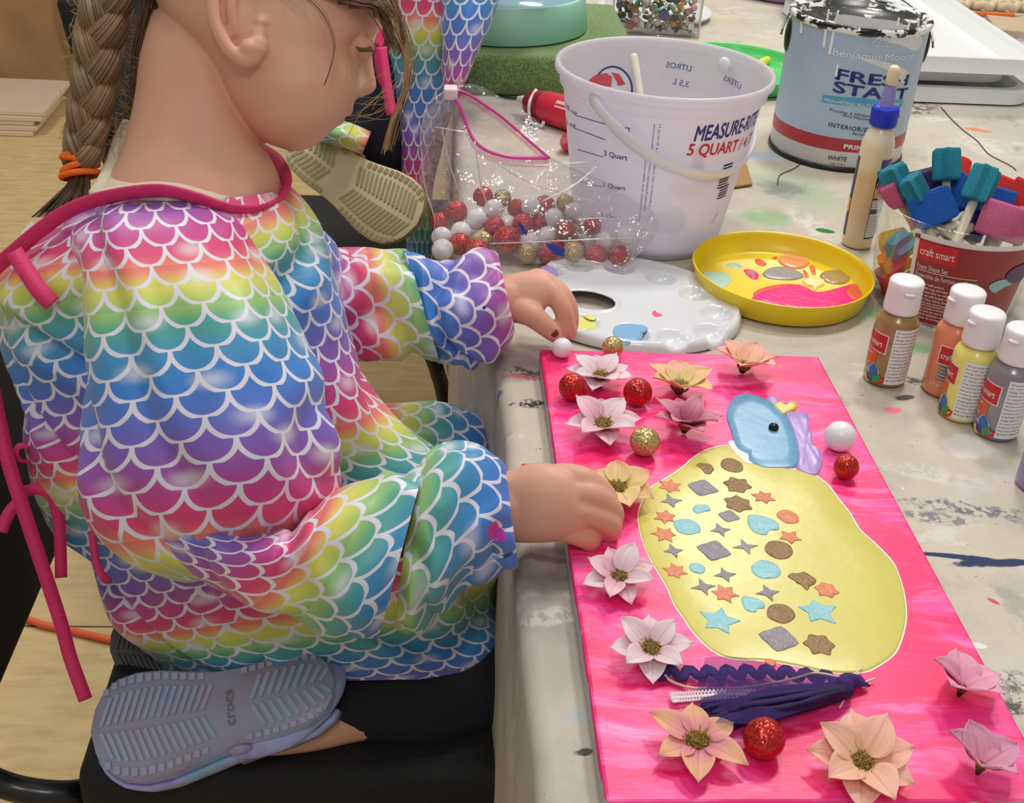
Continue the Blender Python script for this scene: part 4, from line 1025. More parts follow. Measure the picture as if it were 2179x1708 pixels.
pudp([(1302,705),(1312,694),(1336,690),(1362,694),(1368,712),(1358,728),(1330,732),(1305,724)], 'wet_sky_blue', (134, 186, 226), TZ + .0098, .0026)
pudp([(1345,694),(1370,690),(1380,698),(1368,708),(1352,706)], 'wet_sky_blue', (134, 186, 226), TZ + .0104, .0012)
pudp([(1373,722),(1382,720),(1384,726),(1376,728)], 'wet_sky_blue', (134, 186, 226), TZ + .0104, .0006)
pudp([(1383,668),(1390,658),(1400,666),(1412,670),(1410,676),(1392,678)], 'wet_rose', (246, 96, 132), TZ + .0104, .0010)
pudp([(1144,582),(1150,570),(1165,566),(1182,574),(1188,586),(1180,596),(1162,598),(1148,592)], 'wet_lilac', (184, 164, 232), TZ + .0100, .0026)
pudp([(1190,584),(1205,579),(1218,586),(1206,590),(1192,592)], 'wet_lilac', (184, 164, 232), TZ + .0104, .0006)

# ---- craft paint bottles
m_cap = M('cap_white', (238, 236, 240), .35); m_panel = M('label_white', (236, 236, 236), .45); m_lred = M('label_red_logo', (198, 34, 44), .4)
m_lor = M('label_orange', (222, 98, 44), .4); m_txt = M('label_grey_text', (92, 90, 96), .5)
m_pb = M('petal_blue', (56, 104, 184), .4); m_pg = M('petal_green', (66, 150, 70), .4); m_py = M('petal_yellow', (236, 214, 60), .4); m_pv = M('petal_violet', (92, 50, 130), .4); m_prd = M('petal_red', (204, 50, 44), .4)
def bottle(base, col, label, turn, boxcol, metal=0.0, capturn=0.0, seed=0):
    o = thing('paint_bottle', label, 'paint bottle', base, 'craft paint bottles')
    c = Vector(base); R_ = .0187
    th = math.atan2(CAM.y - c.y, CAM.x - c.x)
    mb = M('paint_in_bottle_%d' % seed, col, .28, metal=metal, coat=.3)
    obj('bottle_body', lathe([(.0001, .0008), (R_ - .003, .0004), (R_ - .001, .0012), (R_, .004), (R_, .060), (R_ - .0006, .0625), (R_ - .0025, .066), (R_ - .0055, .0685), (R_ - .0062, .0735), (.0001, .0735)], 40, c)[:2], mb, o)
    cp = [( .0142, .0706), (.0152, .0712), (.0156, .0740), (.0149, .0925), (.0151, .0932), (.0150, .0985), (.0138, .1002), (.0100, .1006), (.0001, .1006)]
    cv = lathe(cp, 40, c)
    fcap = obj('flip_cap', (cv[0], cv[1]), m_cap, o)
    ca = th + capturn
    obj('cap_lip', xf(lathe([(.0001, 0), (.0055, 0), (.0045, .0018), (.0001, .0022)], 16), Matrix.Translation(c + V(.0149 * math.cos(ca), .0149 * math.sin(ca), .0915)) @ Matrix.Rotation(ca, 4, 'Z') @ Matrix.Scale(.6, 4, (1, 0, 0)))[:2], m_cap, fcap)
    D = math.radians
    t0 = th + D(turn)
    lp0 = obj('label_panel', cylband(c, R_, t0 + D(2), t0 + D(104), .0045, .0595, .0003, 20), m_panel, o)
    tx = []
    words = ['All purpose matte paint', 'for craft and decor. Fast', 'drying, water based acrylic', 'permanent when dry. Use', 'on wood, paper, canvas', 'Soap and water clean up', 'May stain some surfaces', 'Peinture tout usage mate', 'moderne pour les projets', 'a sechage rapide. Eau et', 'usage general, nettoyer', 'au savon et a l eau avant', 'artisanat. Ne pas congeler', 'Petits travaux toutes les', 'surfaces.']
    for i, wds in enumerate(words):
        L_ = .0295 * (1 if i % 7 != 6 else .7)
        vs, fs, _ = textw(wds, L_, .0017); tx.append(([cylmap(c, R_, t0 + D(6), .0558 - i * .0034, .0006)(x, y) for x, y in vs], fs))
    obj('label_lettering', join(*tx), m_txt, lp0)
    a0 = t0 + D(-106)
    def pt(d_, z, e=.0004): return cylmap(c, R_, t0 + D(d_), z, e)(0, 0)
    obj('label_logo_edge', cylband(c, R_, t0 + D(-109), t0 + D(-10), .0335, .0520, .0003, 20), m_panel, o)
    obj('label_logo', cylband(c, R_, t0 + D(-106), t0 + D(-13), .0345, .0510, .0005, 20), m_lred, o)
    obj('label_panel', cylband(c, R_, t0 + D(-100), t0 + D(-32), .0180, .0330, .0003, 14), M('label_box_%d' % seed, boxcol, .4), o)
    vs, fs, _ = textw('craft smart', .0265, .0058, bold=.012); l1 = ([cylmap(c, R_, t0 + D(-101), .0395, .0008)(x, y) for x, y in vs], fs)
    l2 = []
    for i, wds in enumerate(['Satin Acrylic', 'Paint', 'Peinture', 'Gloss Finish']):
        vs, fs, ww = textw(wds, None, .0022); l2.append(([cylmap(c, R_, t0 + D(-98), .0295 - i * .0034, .0006)(x, y) for x, y in vs], fs))
    vs, fs, _ = textw('2 fl oz / 59 ml', .020, .0030, bold=.01); l2.append(([cylmap(c, R_, t0 + D(-112), .0120, .0006)(x, y) for x, y in vs], fs))
    obj('label_lettering', join(l1, *l2), white_print, o)
    def leaf(d0, z0, tilt, L_, W_, mat, e):
        pts = []
        for i in range(17):
            u_ = i / 16; s_ = math.sin(PI * u_) * W_; pts.append((u_ * L_, s_))
        full = pts + [(x, -y) for x, y in reversed(pts[1:-1])]
        fn = cylmap(c, R_, t0 + D(d0), z0, e)
        obj('label_leaf', ([fn(x * math.sin(tilt) + y * math.cos(tilt), x * math.cos(tilt) - y * math.sin(tilt)) for x, y in full], [tuple(range(len(full)))]), mat, o, smooth=False)
    leaf(-30, .0035, -1.25, .0125, .0036, m_py, .0004); leaf(-28, .0035, 1.0, .0125, .0040, m_prd, .0004)
    leaf(-30, .0035, -.10, .0195, .0060, m_panel, .0005); leaf(-30, .0040, -.10, .0185, .0052, m_pb, .0007); leaf(-30, .0035, -.85, .0105, .0032, m_pv, .0008); leaf(-28, .0035, .52, .0110, .0036, m_pg, .0009)
    return o
bottle(V(.3160, .5005, TZ), (164, 132, 82), 'bronze brown paint bottle standing alone, left of the other paint bottles', 0, (214, 86, 44), .25, .35, 1)
bottle(V(.3645, .4830, TZ), (232, 142, 104), 'peach orange paint bottle partly hidden behind the yellow paint bottle', 76, (120, 116, 134), 0, -.9, 2)
bottle(V(.3655, .4420, TZ), (238, 230, 122), 'pale yellow paint bottle between the peach and silver paint bottles', -20, (222, 98, 44), 0, -.75, 3)
bottle(V(.3860, .4140, TZ), (146, 142, 150), 'silver grey paint bottle right of the pale yellow paint bottle', 0, (214, 96, 50), .35, -.4, 4)
bottle(V(.3905, .3330, TZ), (152, 124, 196), 'lilac paint bottle cut off by the right edge of the photo', 72, (222, 98, 44), 0, .3, 5)

# ---- glue bottle
GB = V(.3811, .8056, TZ)
gl = thing('glue_bottle', 'tall bottle of separated cream coloured glue with a blue twist cap', 'glue bottle', GB)
gm_ = bpy.data.materials.new('settled_glue'); gm_.use_nodes = True; k = NT(gm_); bs = gm_.node_tree.nodes['Principled BSDF']
sx = k.n('ShaderNodeSeparateXYZ'); k.link(k.n('ShaderNodeTexCoord').outputs['Object'], sx.inputs[0])
k.link(k.ramp(k.math('DIVIDE', sx.outputs[2], .14), [(.0, rgb(226, 206, 168)), (.60, rgb(222, 194, 148)), (.68, rgb(232, 222, 182)), (1, rgb(236, 230, 204))]), bs.inputs['Base Color']); bs.inputs['Roughness'].default_value = .3; bs.inputs['Coat Weight'].default_value = .3
GR = .0178
th = math.atan2(CAM.y - GB.y, CAM.x - GB.x)
def gprof(z):
    return GR * (.93 + .07 * min(1, z / .05)) if z < .112 else GR * (1 - .5 * ((z - .112) / .027) ** 2.2)
obj('bottle_body', lathe([(.0001, .0006), (GR * .8, .0003), (GR * .90, .0015)] + [(gprof(z), z) for z in (.005, .02, .05, .09, .112, .118, .124, .130, .135, .139)] + [(.0085, .140), (.0085, .142)], 44, GB)[:2], gm_, gl)
ribs = []
for i, (r, z) in enumerate([(.0125, .1385), (.0142, .1392), (.0146, .1420), (.0146, .1560), (.0138, .1590), (.0100, .1600), (.0001, .1602)]): pass
capv = lathe([(.0125, .1385), (.0142, .1392), (.0146, .1420), (.0146, .1560), (.0138, .1590), (.0100, .1600), (.0001, .1602)], 90, GB)
cv = []
for i, v in enumerate(capv[0]):
    d = Vector((v.x - GB.x, v.y - GB.y, 0)); lvl = v.z - GB.z
    if .1415 < lvl < .157 and (i % 3 == 0): v = v - d.normalized() * .0006
    cv.append(v)
obj('cap', (cv, capv[1]), M('cap_blue', (24, 52, 200), .35), gl)
noz = obj('nozzle', lathe([(.0082, .1600), (.0076, .1640), (.0068, .1760), (.0054, .1800), (.0050, .1830)], 28, GB)[:2], M('nozzle_violet', (150, 148, 214), .3, alpha=.85), gl)
obj('nozzle_tip', lathe([(.0050, .1825), (.0066, .1830), (.0068, .1870), (.0064, .1960), (.0052, .2010), (.0028, .2030), (.0024, .2010), (.0001, .2005)], 28, GB)[:2], M('dried_glue', (226, 214, 176), .5), noz)
m_nav = M('label_navy', (74, 78, 150), .4); m_lyel = M('label_yellow', (226, 178, 62), .4)
def gb(a0, a1, z0, z1, mat, e, nm='label_panel'): obj(nm, cylband(GB, gprof, th + math.radians(a0), th + math.radians(a1), z0, z1, e, 10, 6), mat, gl)
gb(22, 110, .014, .092, m_blk, .0002, 'label_outline'); gb(24, 108, .016, .060, m_panel, .0004); gb(24, 108, .062, .074, m_lyel, .0004); gb(27, 108, .076, .106, m_nav, .0004); gb(24, 108, .044, .049, m_nav, .0006)
gb(-110, -58, .012, .104, m_blk, .0002, 'label_outline'); gb(-110, -61, .040, .056, m_lyel, .0004); gb(-110, -61, .062, .080, m_nav, .0004); gb(-110, -62, .014, .036, m_nav, .0004)
tx = []
for i in range(14):
    if i in (4, 5): continue
    vs, fs, _ = textw(['Tacky craft glue dries clear', 'for fabric wood paper foam', 'keep bottle tightly closed', 'thick quick grab formula'][i % 4], .019, .0016)
    tx.append(([cylmap(GB, gprof, th + math.radians(27), .0575 - i * .0030, .0007)(x, y) for x, y in vs], fs))
obj('label_lettering', join(*tx), m_txt, gl)
vs, fs, _ = textw('Tacky', .011, .006, bold=.02); obj('label_lettering', ([cylmap(GB, gprof, th + math.radians(32), .088, .0008)(x, y) for x, y in vs], fs), white_print, gl)

# ---- clear tub of foam brushes
SB = V(.4285, .6666, TZ); SR = lambda z: .0700 + .0150 * min(max(z, 0), .11) / .11
clr = bpy.data.materials.new('clear_plastic'); clr.use_nodes = True; k = NT(clr); t_ = clr.node_tree
def clear_mat(mat, base, edge, tint=(1, 1, 1), rough=.06, bumpsc=None, haze=0.0):
    mat.use_nodes = True; k = NT(mat); t_ = mat.node_tree
    tp_ = k.n('ShaderNodeBsdfTransparent'); tp_.inputs[0].default_value = (*tint, 1); gl_ = k.n('ShaderNodeBsdfGlossy'); gl_.inputs['Roughness'].default_value = rough
    lw = k.n('ShaderNodeLayerWeight'); lw.inputs[0].default_value = .35
    f = k.math('ADD', k.math('MULTIPLY', k.math('POWER', lw.outputs['Facing'], 2.5), edge), base, clamp=True)
    mx = k.n('ShaderNodeMixShader'); k.link(f, mx.inputs[0]); k.link(tp_.outputs[0], mx.inputs[1]); k.link(gl_.outputs[0], mx.inputs[2])
    if bumpsc:
        n = k.noise(k.n('ShaderNodeTexCoord').outputs['Object'], bumpsc[0], 3, .5); k.link(k.bump(n, bumpsc[1], .004), gl_.inputs['Normal'])
    sh_ = mx.outputs[0]
    if haze:
        df = k.n('ShaderNodeBsdfTranslucent'); df.inputs[0].default_value = (.95, .94, .96, 1); d2 = k.n('ShaderNodeBsdfDiffuse'); d2.inputs[0].default_value = (.95, .94, .96, 1)
        m5 = k.n('ShaderNodeMixShader'); m5.inputs[0].default_value = .5; k.link(df.outputs[0], m5.inputs[1]); k.link(d2.outputs[0], m5.inputs[2])
        m6 = k.n('ShaderNodeMixShader'); m6.inputs[0].default_value = haze; k.link(sh_, m6.inputs[1]); k.link(m5.outputs[0], m6.inputs[2]); sh_ = m6.outputs[0]
    k.link(sh_, t_.nodes['Material Output'].inputs[0])
clear_mat(clr, .05, .5, (.97, .98, .98))
tub = thing('foam_brush_tub', 'clear plastic tub with red label, full of colourful foam brushes', 'tub', SB)
SH = .108
obj('tub_wall', lathe([(.0001, .003), (.0660, .003), (.0690, .0005), (.0700, .002)] + [(SR(z), z) for z in (.02, .04, .06, .08, .1)] + [(.0848, SH - .003), (.0868, SH - .002), (.0872, SH), (.0858, SH + .0012), (.0840, SH), (.0836, .1)] + [(SR(z) - .0012, z) for z in (.08, .06, .04, .02, .006)] + [(.066, .0042), (.0001, .0042)], 80, SB)[:2], clr, tub)
m_ldr = M('label_dark_red', (142, 30, 34), .28, coat=.3); m_lw2 = M('label_border', (226, 222, 222), .35)
a0, _ = hit(SB, SR, 1948, 540); a1 = a0 + 1.48
obj('label_border', cylband(SB, SR, a0 - .03, a1 + .03, .004, .0985, .0004, 40), m_lw2, tub)
obj('label_panel', cylband(SB, SR, a0 + .025, a1 - .01, .0045, .0930, .0007, 40), m_ldr, tub)
lx = lambda x, y, e=.0012: cylmap(SB, SR, a0 + .04, 0, e)(x, y)
obj('label_logo', grid(10, 3, lambda a, b: lx(-.001 + .038 * a, .0720 + .0195 * b, .0010))[:2], m_lred, tub)
L_ = [('craft smart', .0015, .0775, .033, .0078, dict(bold=.01)), ('Foam Shape Set', .001, .0625, .030, .0052, dict(bold=.01)), ('Ensemble de Formes en Mousse', .001, .0535, .060, .0052, dict(bold=.01)),
  ('Great for craft projects', .004, .0460, .026, .0027), ('Clean with soap and water', .004, .0420, .031, .0027), ('Throw away after use with oil-based products', .004, .0380, .053, .0027), ('Do not use with lacquer, shellac or active solvents', .004, .0340, .058, .0027), ('Includes: Stars, hearts, flowers, squares, triangles,', .004, .0300, .057, .0027), ('diamonds and round foam shapes', .004, .0262, .040, .0027),
  ('Pour les projets d artisanat', .004, .0205, .033, .0027), ('Nettoyer avec de l eau et du savon', .004, .0168, .040, .0027), ('Jeter apres utilisation avec des produits', .004, .0131, .048, .0027), ('acrylique, de la laque et solvants', .004, .0094, .046, .0027)]
obj('label_lettering', wrap(L_, lx), white_print, tub)
obj('label_rule', join(grid(16, 1, lambda a, b: lx(.001 + .058 * a, .0605 + .0006 * b))[:2], grid(16, 1, lambda a, b: lx(.001 + .064 * a, .0242 + .0006 * b))[:2]), white_print, tub)
vs = []
for q in range(4):
    a = q * PI / 2 + PI / 4; vs.append(grid(4, 4, lambda u_, v_: lx(-.0035 + .0016 * math.cos(a) * 1.2 + .0011 * (u_ - .5) * 2, .0945 + .0016 * math.sin(a) + .0011 * (v_ - .5) * 2, .0012))[:2])
obj('label_mark', join(*vs), M('label_maroon', (90, 24, 34), .4), tub)
obj('dried_paint', cylpoly(SB, SR, [(2130, 585), (2146, 570), (2172, 562), (2176, 575), (2168, 595), (2150, 602), (2136, 598)], .0016), M('dried_plum_paint', (84, 50, 96), .4), tub)
obj('dried_paint', cylpoly(SB, SR, [(2096, 608), (2115, 596), (2140, 594), (2150, 602), (2128, 612), (2112, 622)], .0014), M('dried_aqua_paint', (142, 190, 192), .4), tub)

m_stk = M('dowel_wood', (218, 208, 186), .6, var=(60, .15, (1, 1, .2)))
FC = {'teal': (34, 138, 160), 'blue': (24, 98, 196), 'navy': (22, 40, 128), 'plum': (62, 38, 96), 'pink': (216, 104, 148), 'red': (220, 52, 46), 'orange': (236, 118, 60), 'yellow': (226, 186, 70), 'lilac': (150, 120, 190)}
FM = {c_: M('foam_' + c_, v, .9, bump=(900, .8), var=(300, .12)) for c_, v in FC.items()}
def outline(kind, r):
    P = []
    if kind == 'star':
        for i in range(12): P.append((1.0 if i % 2 == 0 else .66, i * PI / 6))
    elif kind == 'square': P = [(1, PI / 4 + i * PI / 2) for i in range(4)]
    elif kind == 'hex': P = [(1, i * PI / 3) for i in range(6)]
    elif kind == 'round': P = [(1, i * PI / 9) for i in range(18)]
    elif kind == 'wedge': P = [(.5, -PI * .75), (1.35, -.12)] + [(1.25, a * .16) for a in range(0, 9)] + [(1.3, 1.5), (.5, PI * .75)]
    elif kind == 'heart': P = [(1.05 if i != 4 else .6, -PI / 2 + i * PI / 4) for i in range(8)]; P = [(1.2, -PI / 2), (.95, -PI / 4), (1.0, 0), (1.08, PI * .22), (1.0, PI * .38), (.62, PI / 2), (1.0, PI * .62), (1.08, PI * .78), (1.0, PI), (.95, PI * 1.25)]
    return [(q * r * math.cos(a), q * r * math.sin(a)) for q, a in P]
def foam_brush(head, foot, kind, col, r, ln, label, spin=0.0, up_is_head=True):
    head = Vector(head); foot = Vector(foot); d = (head - foot).normalized()
    q = d.to_track_quat('Z', 'Y').to_matrix().to_4x4() @ Matrix.Rotation(spin, 4, 'Z')
    o = thing('foam_brush', label, 'foam brush', foot, 'foam brushes in the clear tub')
    ol = outline(kind, r); n = len(ol); vs = []; fs = []
    lv = [(-.5, .86), (-.46, .97), (-.4, 1), (0, 1.01), (.4, 1), (.46, .97), (.5, .88)]
    for z, s in lv: vs += [V(x * s, y * s, z * ln) for x, y in ol]
    for i in range(len(lv) - 1):
        for j in range(n): j2 = (j + 1) % n; fs.append((i * n + j, i * n + j2, i * n + n + j2, i * n + n + j))
    b = len(vs); vs += [V(0, 0, -.5 * ln), V(0, 0, .5 * ln)]
    for j in range(n):
        j2 = (j + 1) % n; fs.append((j2, j, b)); fs.append(((len(lv) - 1) * n + j, (len(lv) - 1) * n + j2, b + 1))
    mt = Matrix.Translation(head) @ q
    ob = obj('foam_head', xf((vs, fs), mt), FM[col], o, smooth=kind in ('round', 'heart'), autosharp=None)
    obj('handle', tube([foot, head - d * ln * .45], .0048 if 'long' in label else .0042, 10)[:2], m_stk, o)
    return o
fz = TZ + .008
def cupfoot(dx, dy): return V(SB.x + dx, SB.y + dy, fz)
for px, py, z, kd, cl_, r, ln, ft, sp_n, lb in [
    (2014, 350, .128, 'star', 'teal', .0150, .032, (.0, -.01), .2, 'teal star foam brush sticking up highest out of the tub'),
    (2088, 392, .122, 'star', 'teal', .0150, .036, (-.03, -.04), .5, 'teal star foam brush with long white handle leaning right'),
    (1946, 400, .112, 'star', 'teal', .0140, .026, (.03, .0), .1, 'small teal star foam brush in front of the plum block'),
    (1908, 388, .110, 'star', 'teal', .0165, .034, (.0, .01), .4, 'teal foam brush at the left back rim of the tub'),
    (1902, 412, .100, 'hex', 'pink', .0120, .026, (.02, .02), .3, 'small pink foam brush at the left rim of the tub'),
    (1962, 452, .090, 'wedge', 'blue', .0250, .034, (.01, -.03), 1.9, 'large blue wedge foam brush at the front rim of the tub'),
    (2028, 414, .094, 'square', 'blue', .0220, .040, (.0, .0), .9, 'big blue square foam brush in the middle of the tub'),
    (1972, 396, .096, 'square', 'plum', .0280, .034, (.02, .04), .4, 'dark plum foam brush behind the small teal star'),
    (2036, 366, .100, 'round', 'red', .0130, .028, (.0, .04), 0, 'red foam brush peeping out behind the tallest teal star'),
    (2128, 412, .096, 'wedge', 'red', .0200, .030, (.02, .03), .8, 'red foam brush behind the pink heart'),
    (2134, 428, .100, 'square', 'blue', .0150, .024, (.03, .0), .2, 'small blue foam brush between red and pink foam'),
    (2176, 424, .098, 'square', 'red', .0220, .036, (.04, .02), .5, 'red foam brush at the right rim of the tub'),
    (2132, 470, .090, 'heart', 'pink', .0235, .036, (.02, -.02), 2.6, 'big pink heart foam brush at the front of the tub'),
    (2186, 478, .086, 'round', 'pink', .0150, .030, (.05, -.01), 0, 'pink foam brush at the far right of the tub'),
    (2072, 478, .076, 'square', 'navy', .0180, .030, (.0, .0), .3, 'navy foam brush low in the tub below the long handle'),
    (2078, 440, .086, 'star', 'teal', .0170, .030, (.01, .02), .6, 'teal foam brush low behind the long white handle')]:
    foam_brush(T(px, py, TZ + z), cupfoot(*ft), kd, cl_, r, ln, lb, sp_n)
# brushes standing head down, seen through the clear wall
th = math.atan2(CAM.y - SB.y, CAM.x - SB.x)
for a, hz, kd, cl_, r, top, lb in [(-1.25, .040, 'star', 'orange', .014, (.012, .02, .088), 'orange foam brush upside down behind the clear left wall'), (-1.02, .064, 'star', 'teal', .013, (.0, .03, .09), 'teal foam brush pressed against the clear left wall'), (-1.45, .020, 'round', 'pink', .013, (.02, .01, .08), 'pink foam brush lying low at the clear left wall'),
      (-1.0, .020, 'square', 'red', .013, (.03, .03, .07), 'dark red foam brush at the bottom left of the tub'), (-1.62, .052, 'round', 'yellow', .013, (.0, .0, .085), 'yellow foam brush at the left side of the tub'), (1.25, .050, 'square', 'teal', .014, (-.02, .01, .08), 'teal foam brush seen beside the label on the right'), (1.15, .024, 'round', 'orange', .013, (-.02, .0, .07), 'orange foam brush low beside the label on the right')]:
    R2 = SR(hz) - r - .006
    foam_brush(SB + V(R2 * math.cos(th + a), R2 * math.sin(th + a), hz), SB + V(*top), kd, cl_, r, .026, lb)
foam_brush(SB + V(-.030, -.044, .020), SB + V(-.040, -.052, .088), 'round', 'lilac', .010, .02, 'lilac foam brush with its pale handle against the clear wall')
# ------------------------------------------------------------------ zip bag of balls
spec = [('r',977,460,20),('r',1041,436,18),('w',1050,458,18),('w',1016,476,19),('w',950,495,18),('w',988,492,19),('g',1025,501,20),('r',1056,490,19),('w',1072,485,18),('r',1100,452,17),('w',1124,458,17),('r',1163,463,21),('r',1118,482,19),('g',1221,459,14),('g',1203,470,15),('w',1256,474,14),('g',1246,487,18),('r',1208,488,18),('w',1132,500,19),('w',1166,494,18),('r',1294,490,16),('w',1303,509,19),('w',1330,509,18),('w',1270,528,18),('r',1303,543,20),('r',1254,545,20),('g',1214,541,19),('r',1172,540,21),('g',1134,534,18),('r',1092,532,26),('r',978,528,20),('r',1012,532,21),('w',955,535,19),('r',1198,514,15),('r',1230,518,17),('r',938,480,14),('r',1085,508,16),('g',1068,446,14),('r',1140,476,16),('w',1190,470,14)]
zb = TZ + .0012
BP = []
for c_, px, py, rp in spec:
    lay = max(0.0, (545 - py) / 110.0)                 # 0 front row .. 1 back/top
    yy = .735 + .060 * min(lay, 1)
    P = TY(px, py, yy)
    r = max(.0098, min(.0150, rp * 1.22 * PXS(P)))
    P.z = max(P.z, zb + r); BP.append([P, r, c_])
ax_lock = FW.normalized()
bc = Vector((BB.x, BB.y))
for it in range(260):                                  # settle: push overlapping balls apart, mostly in depth
    for i in range(len(BP)):
        for j in range(i + 1, len(BP)):
            d = BP[j][0] - BP[i][0]; m_ = BP[i][1] + BP[j][1] + .0002; L = d.length
            if L < m_:
                d = d / L if L > 1e-6 else V(0, 1, 0)
                dd = (d * .45 + V(0, 1, .15) * (1 if d.y >= 0 else -1) * .55); dd.normalize()
                s_ = (m_ - L) * .5; BP[i][0] -= dd * s_; BP[j][0] += dd * s_
    for b in BP:
        b[0].z = max(b[0].z, zb + b[1]); b[0].y = max(b[0].y, .722)
        d2 = Vector((b[0].x, b[0].y)) - bc; mn = BR(b[0].z - TZ) + b[1] + .004
        if d2.length < mn: d2 = d2.normalized() * mn; b[0].x, b[0].y = bc.x + d2.x, bc.y + d2.y
        if b[0].y > .85: b[0].y = .85
for P, r, c_ in BP:
    ball(c_, P, r, '%s foam ball inside the clear zip bag' % BN[c_], 'craft balls in the zip bag, ' + BN[c_])
film = bpy.data.materials.new('clear_bag_film'); clear_mat(film, .15, .6, (.965, .958, .968), .11, (55, 1.2), haze=.055)
filmpk = bpy.data.materials.new('pink_zip_film'); clear_mat(filmpk, .10, .3, (.96, .66, .82), .15)
m_zip = M('pink_zip', (222, 70, 160), .3, alpha=.9); m_slid = M('zip_slider_white', (240, 214, 224), .35)
m_seam = bpy.data.materials.new('bag_crease'); clear_mat(m_seam, .42, .5, (.99, .99, .99), .12, haze=.25)
bag = thing('zip_bag', 'clear plastic zip bag with pink zip, holding red, white and gold balls', 'bag', T(1130, 555))
ctlF = [  # rows bottom -> top: (px, py, y)
 [(922,558,.722),(1010,561,.716),(1100,562,.712),(1200,562,.708),(1316,578,.700)],
 [(930,490,.722),(1030,515,.712),(1120,514,.708),(1240,510,.706),(1392,506,.712)],
 [(912,430,.735),(1005,425,.726),(1100,430,.722),(1230,440,.726),(1388,450,.732)],
 [(897,330,.755),(985,330,.745),(1060,360,.738),(1150,385,.742),(1300,400,.745)],
 [(905,235,.775),(965,205,.765),(1010,300,.750),(1075,332,.750),(1165,336,.755)]]
ctlB = [
 [(922,540,.800),(1010,540,.800),(1090,540,.790),(1150,545,.760),(1320,574,.704)],
 [(928,480,.812),(1030,470,.812),(1110,470,.800),(1180,480,.765),(1392,503,.718)],
 [(905,410,.82),(1000,400,.82),(1090,405,.805),(1190,420,.768),(1386,445,.738)],
 [(897,320,.82),(990,280,.82),(1070,310,.81),(1160,345,.775),(1300,392,.750)],
 [(905,233,.782),(968,192,.790),(1045,232,.795),(1110,285,.790),(1168,336,.762)],
 [(930,205,.80),(1000,178,.815),(1075,212,.82),(1150,262,.81),(1215,300,.785)]]
def sheet(ctl, ku=9, kv=9, amp=.0022, seed=0, ret=False):
    rows = [[TY(*c_) for c_ in r] for r in ctl]
    rows = [[V(*p) for p in spline(r, ku)] for r in rows]
    cols = list(zip(*rows)); cols = [[V(*p) for p in spline(c_, kv)] for c_ in cols]
    nu, nv = len(cols), len(cols[0]); vs = []; fs = []
    for j in range(nv):
        for i in range(nu):
            p = Vector(cols[i][j]); t = j / nv
            n_ = noise.noise(V(p.x * 26 + seed, p.z * 16, p.y * 9)); n2 = abs(noise.noise(V(p.x * 70 + p.z * 50, p.z * 24 - p.x * 20, seed)))
            p += V(-.1, -.9, .3) * (amp * n_ - amp * 1.1 * n2) * min(1, .3 + t * 1.5)
            p.z = max(p.z, TZ + .0013); vs.append(p)
    for j in range(nv - 1):
        for i in range(nu - 1): a = j * nu + i; fs.append((a, a + 1, a + nu + 1, a + nu))
    if ret: return vs, nu, nv, fs
    return vs, fs
f_s = sheet(ctlF, ret=True); b_s = sheet(ctlB, seed=5, ret=True)
obj('front_film', (f_s[0], f_s[3]), film, bag); obj('back_film', (b_s[0], b_s[3]), film, bag)
def rowpts(s, j): return [s[0][j * s[1] + i] for i in range(s[1])]
def colpts(s, i): return [s[0][j * s[1] + i] for j in range(s[2])]
obj('bottom_film', (rowpts(f_s, 0) + rowpts(b_s, 0), [(i, i + 1, f_s[1] + i + 1, f_s[1] + i) for i in range(f_s[1] - 1)]), film, bag)
nB = 36 + 1
for i_ in (0, f_s[1] - 1):
    a = colpts(f_s, i_); b = [b_s[0][j * b_s[1] + i_] for j in range(len(a))]
    obj('side_gusset', (a + b, [(j, j + 1, len(a) + j + 1, len(a) + j) for j in range(len(a) - 1)]), film, bag)
zf_ = rowpts(f_s, f_s[2] - 1); zb_ = [b_s[0][36 * b_s[1] + i] for i in range(b_s[1])]
i0 = 8
obj('zip_track', tube(zf_[i0:], .0021, 8, flat=.7)[:2], m_zip, bag); obj('zip_track', tube(zb_[i0:], .0021, 8, flat=.7)[:2], m_zip, bag)
for zz_p, off in ((zf_, (0, 0, -.010)), (zb_, (0, 0, -.008))):
    q = zz_p[i0:]; obj('zip_flange', (q + [p + Vector(off) for p in q], [(i, i + 1, len(q) + i + 1, len(q) + i) for i in range(len(q) - 1)]), filmpk, bag)
S_ = zf_[i0]; obj('zip_slider', bbox(S_.x - .007, S_.y - .005, S_.z - .004, S_.x + .007, S_.y + .012, S_.z + .008, .002), m_slid, bag)
cre = []
def crease(pts, r=.0008): cre.append(tube([V(*p) for p in spline([TY(*p) for p in pts], 6)], r, 6)[:2])
crease([(1042,518,.708),(1150,514,.703),(1280,508,.700),(1391,505,.708)], .0008)
crease([(940,270,.745),(952,330,.742),(968,385,.735),(985,430,.728)]); crease([(1010,300,.745),(1025,400,.722),(1040,440,.716)])
crease([(1060,350,.735),(1120,385,.732),(1200,412,.725),(1275,430,.722)]); crease([(1230,468,.716),(1270,464,.716),(1360,468,.718)], .0009)
crease([(1230,553,.704),(1280,560,.699),(1312,576,.698)], .0008); crease([(925,270,.752),(960,276,.744),(995,282,.742)]); crease([(1080,345,.735),(1160,352,.735),(1270,342,.738)])
crease([(1150,430,.722),(1220,395,.728),(1275,350,.738)]); crease([(1388,450,.73),(1362,500,.712),(1340,560,.703)], .0006)
crease([(897,330,.752),(905,400,.745),(925,470,.728),(918,555,.722)], .0006); crease([(905,235,.77),(895,290,.762),(897,330,.754)], .0006)
for c_ in cre: obj('film_crease', c_, m_seam, bag)
m_bp = M('bag_print_blue', (36, 66, 160), .5)
def onbag(pts): return polyfill([TY(x, y, yv) for x, y, yv in pts], .0003, V(0, -1, .2).normalized())
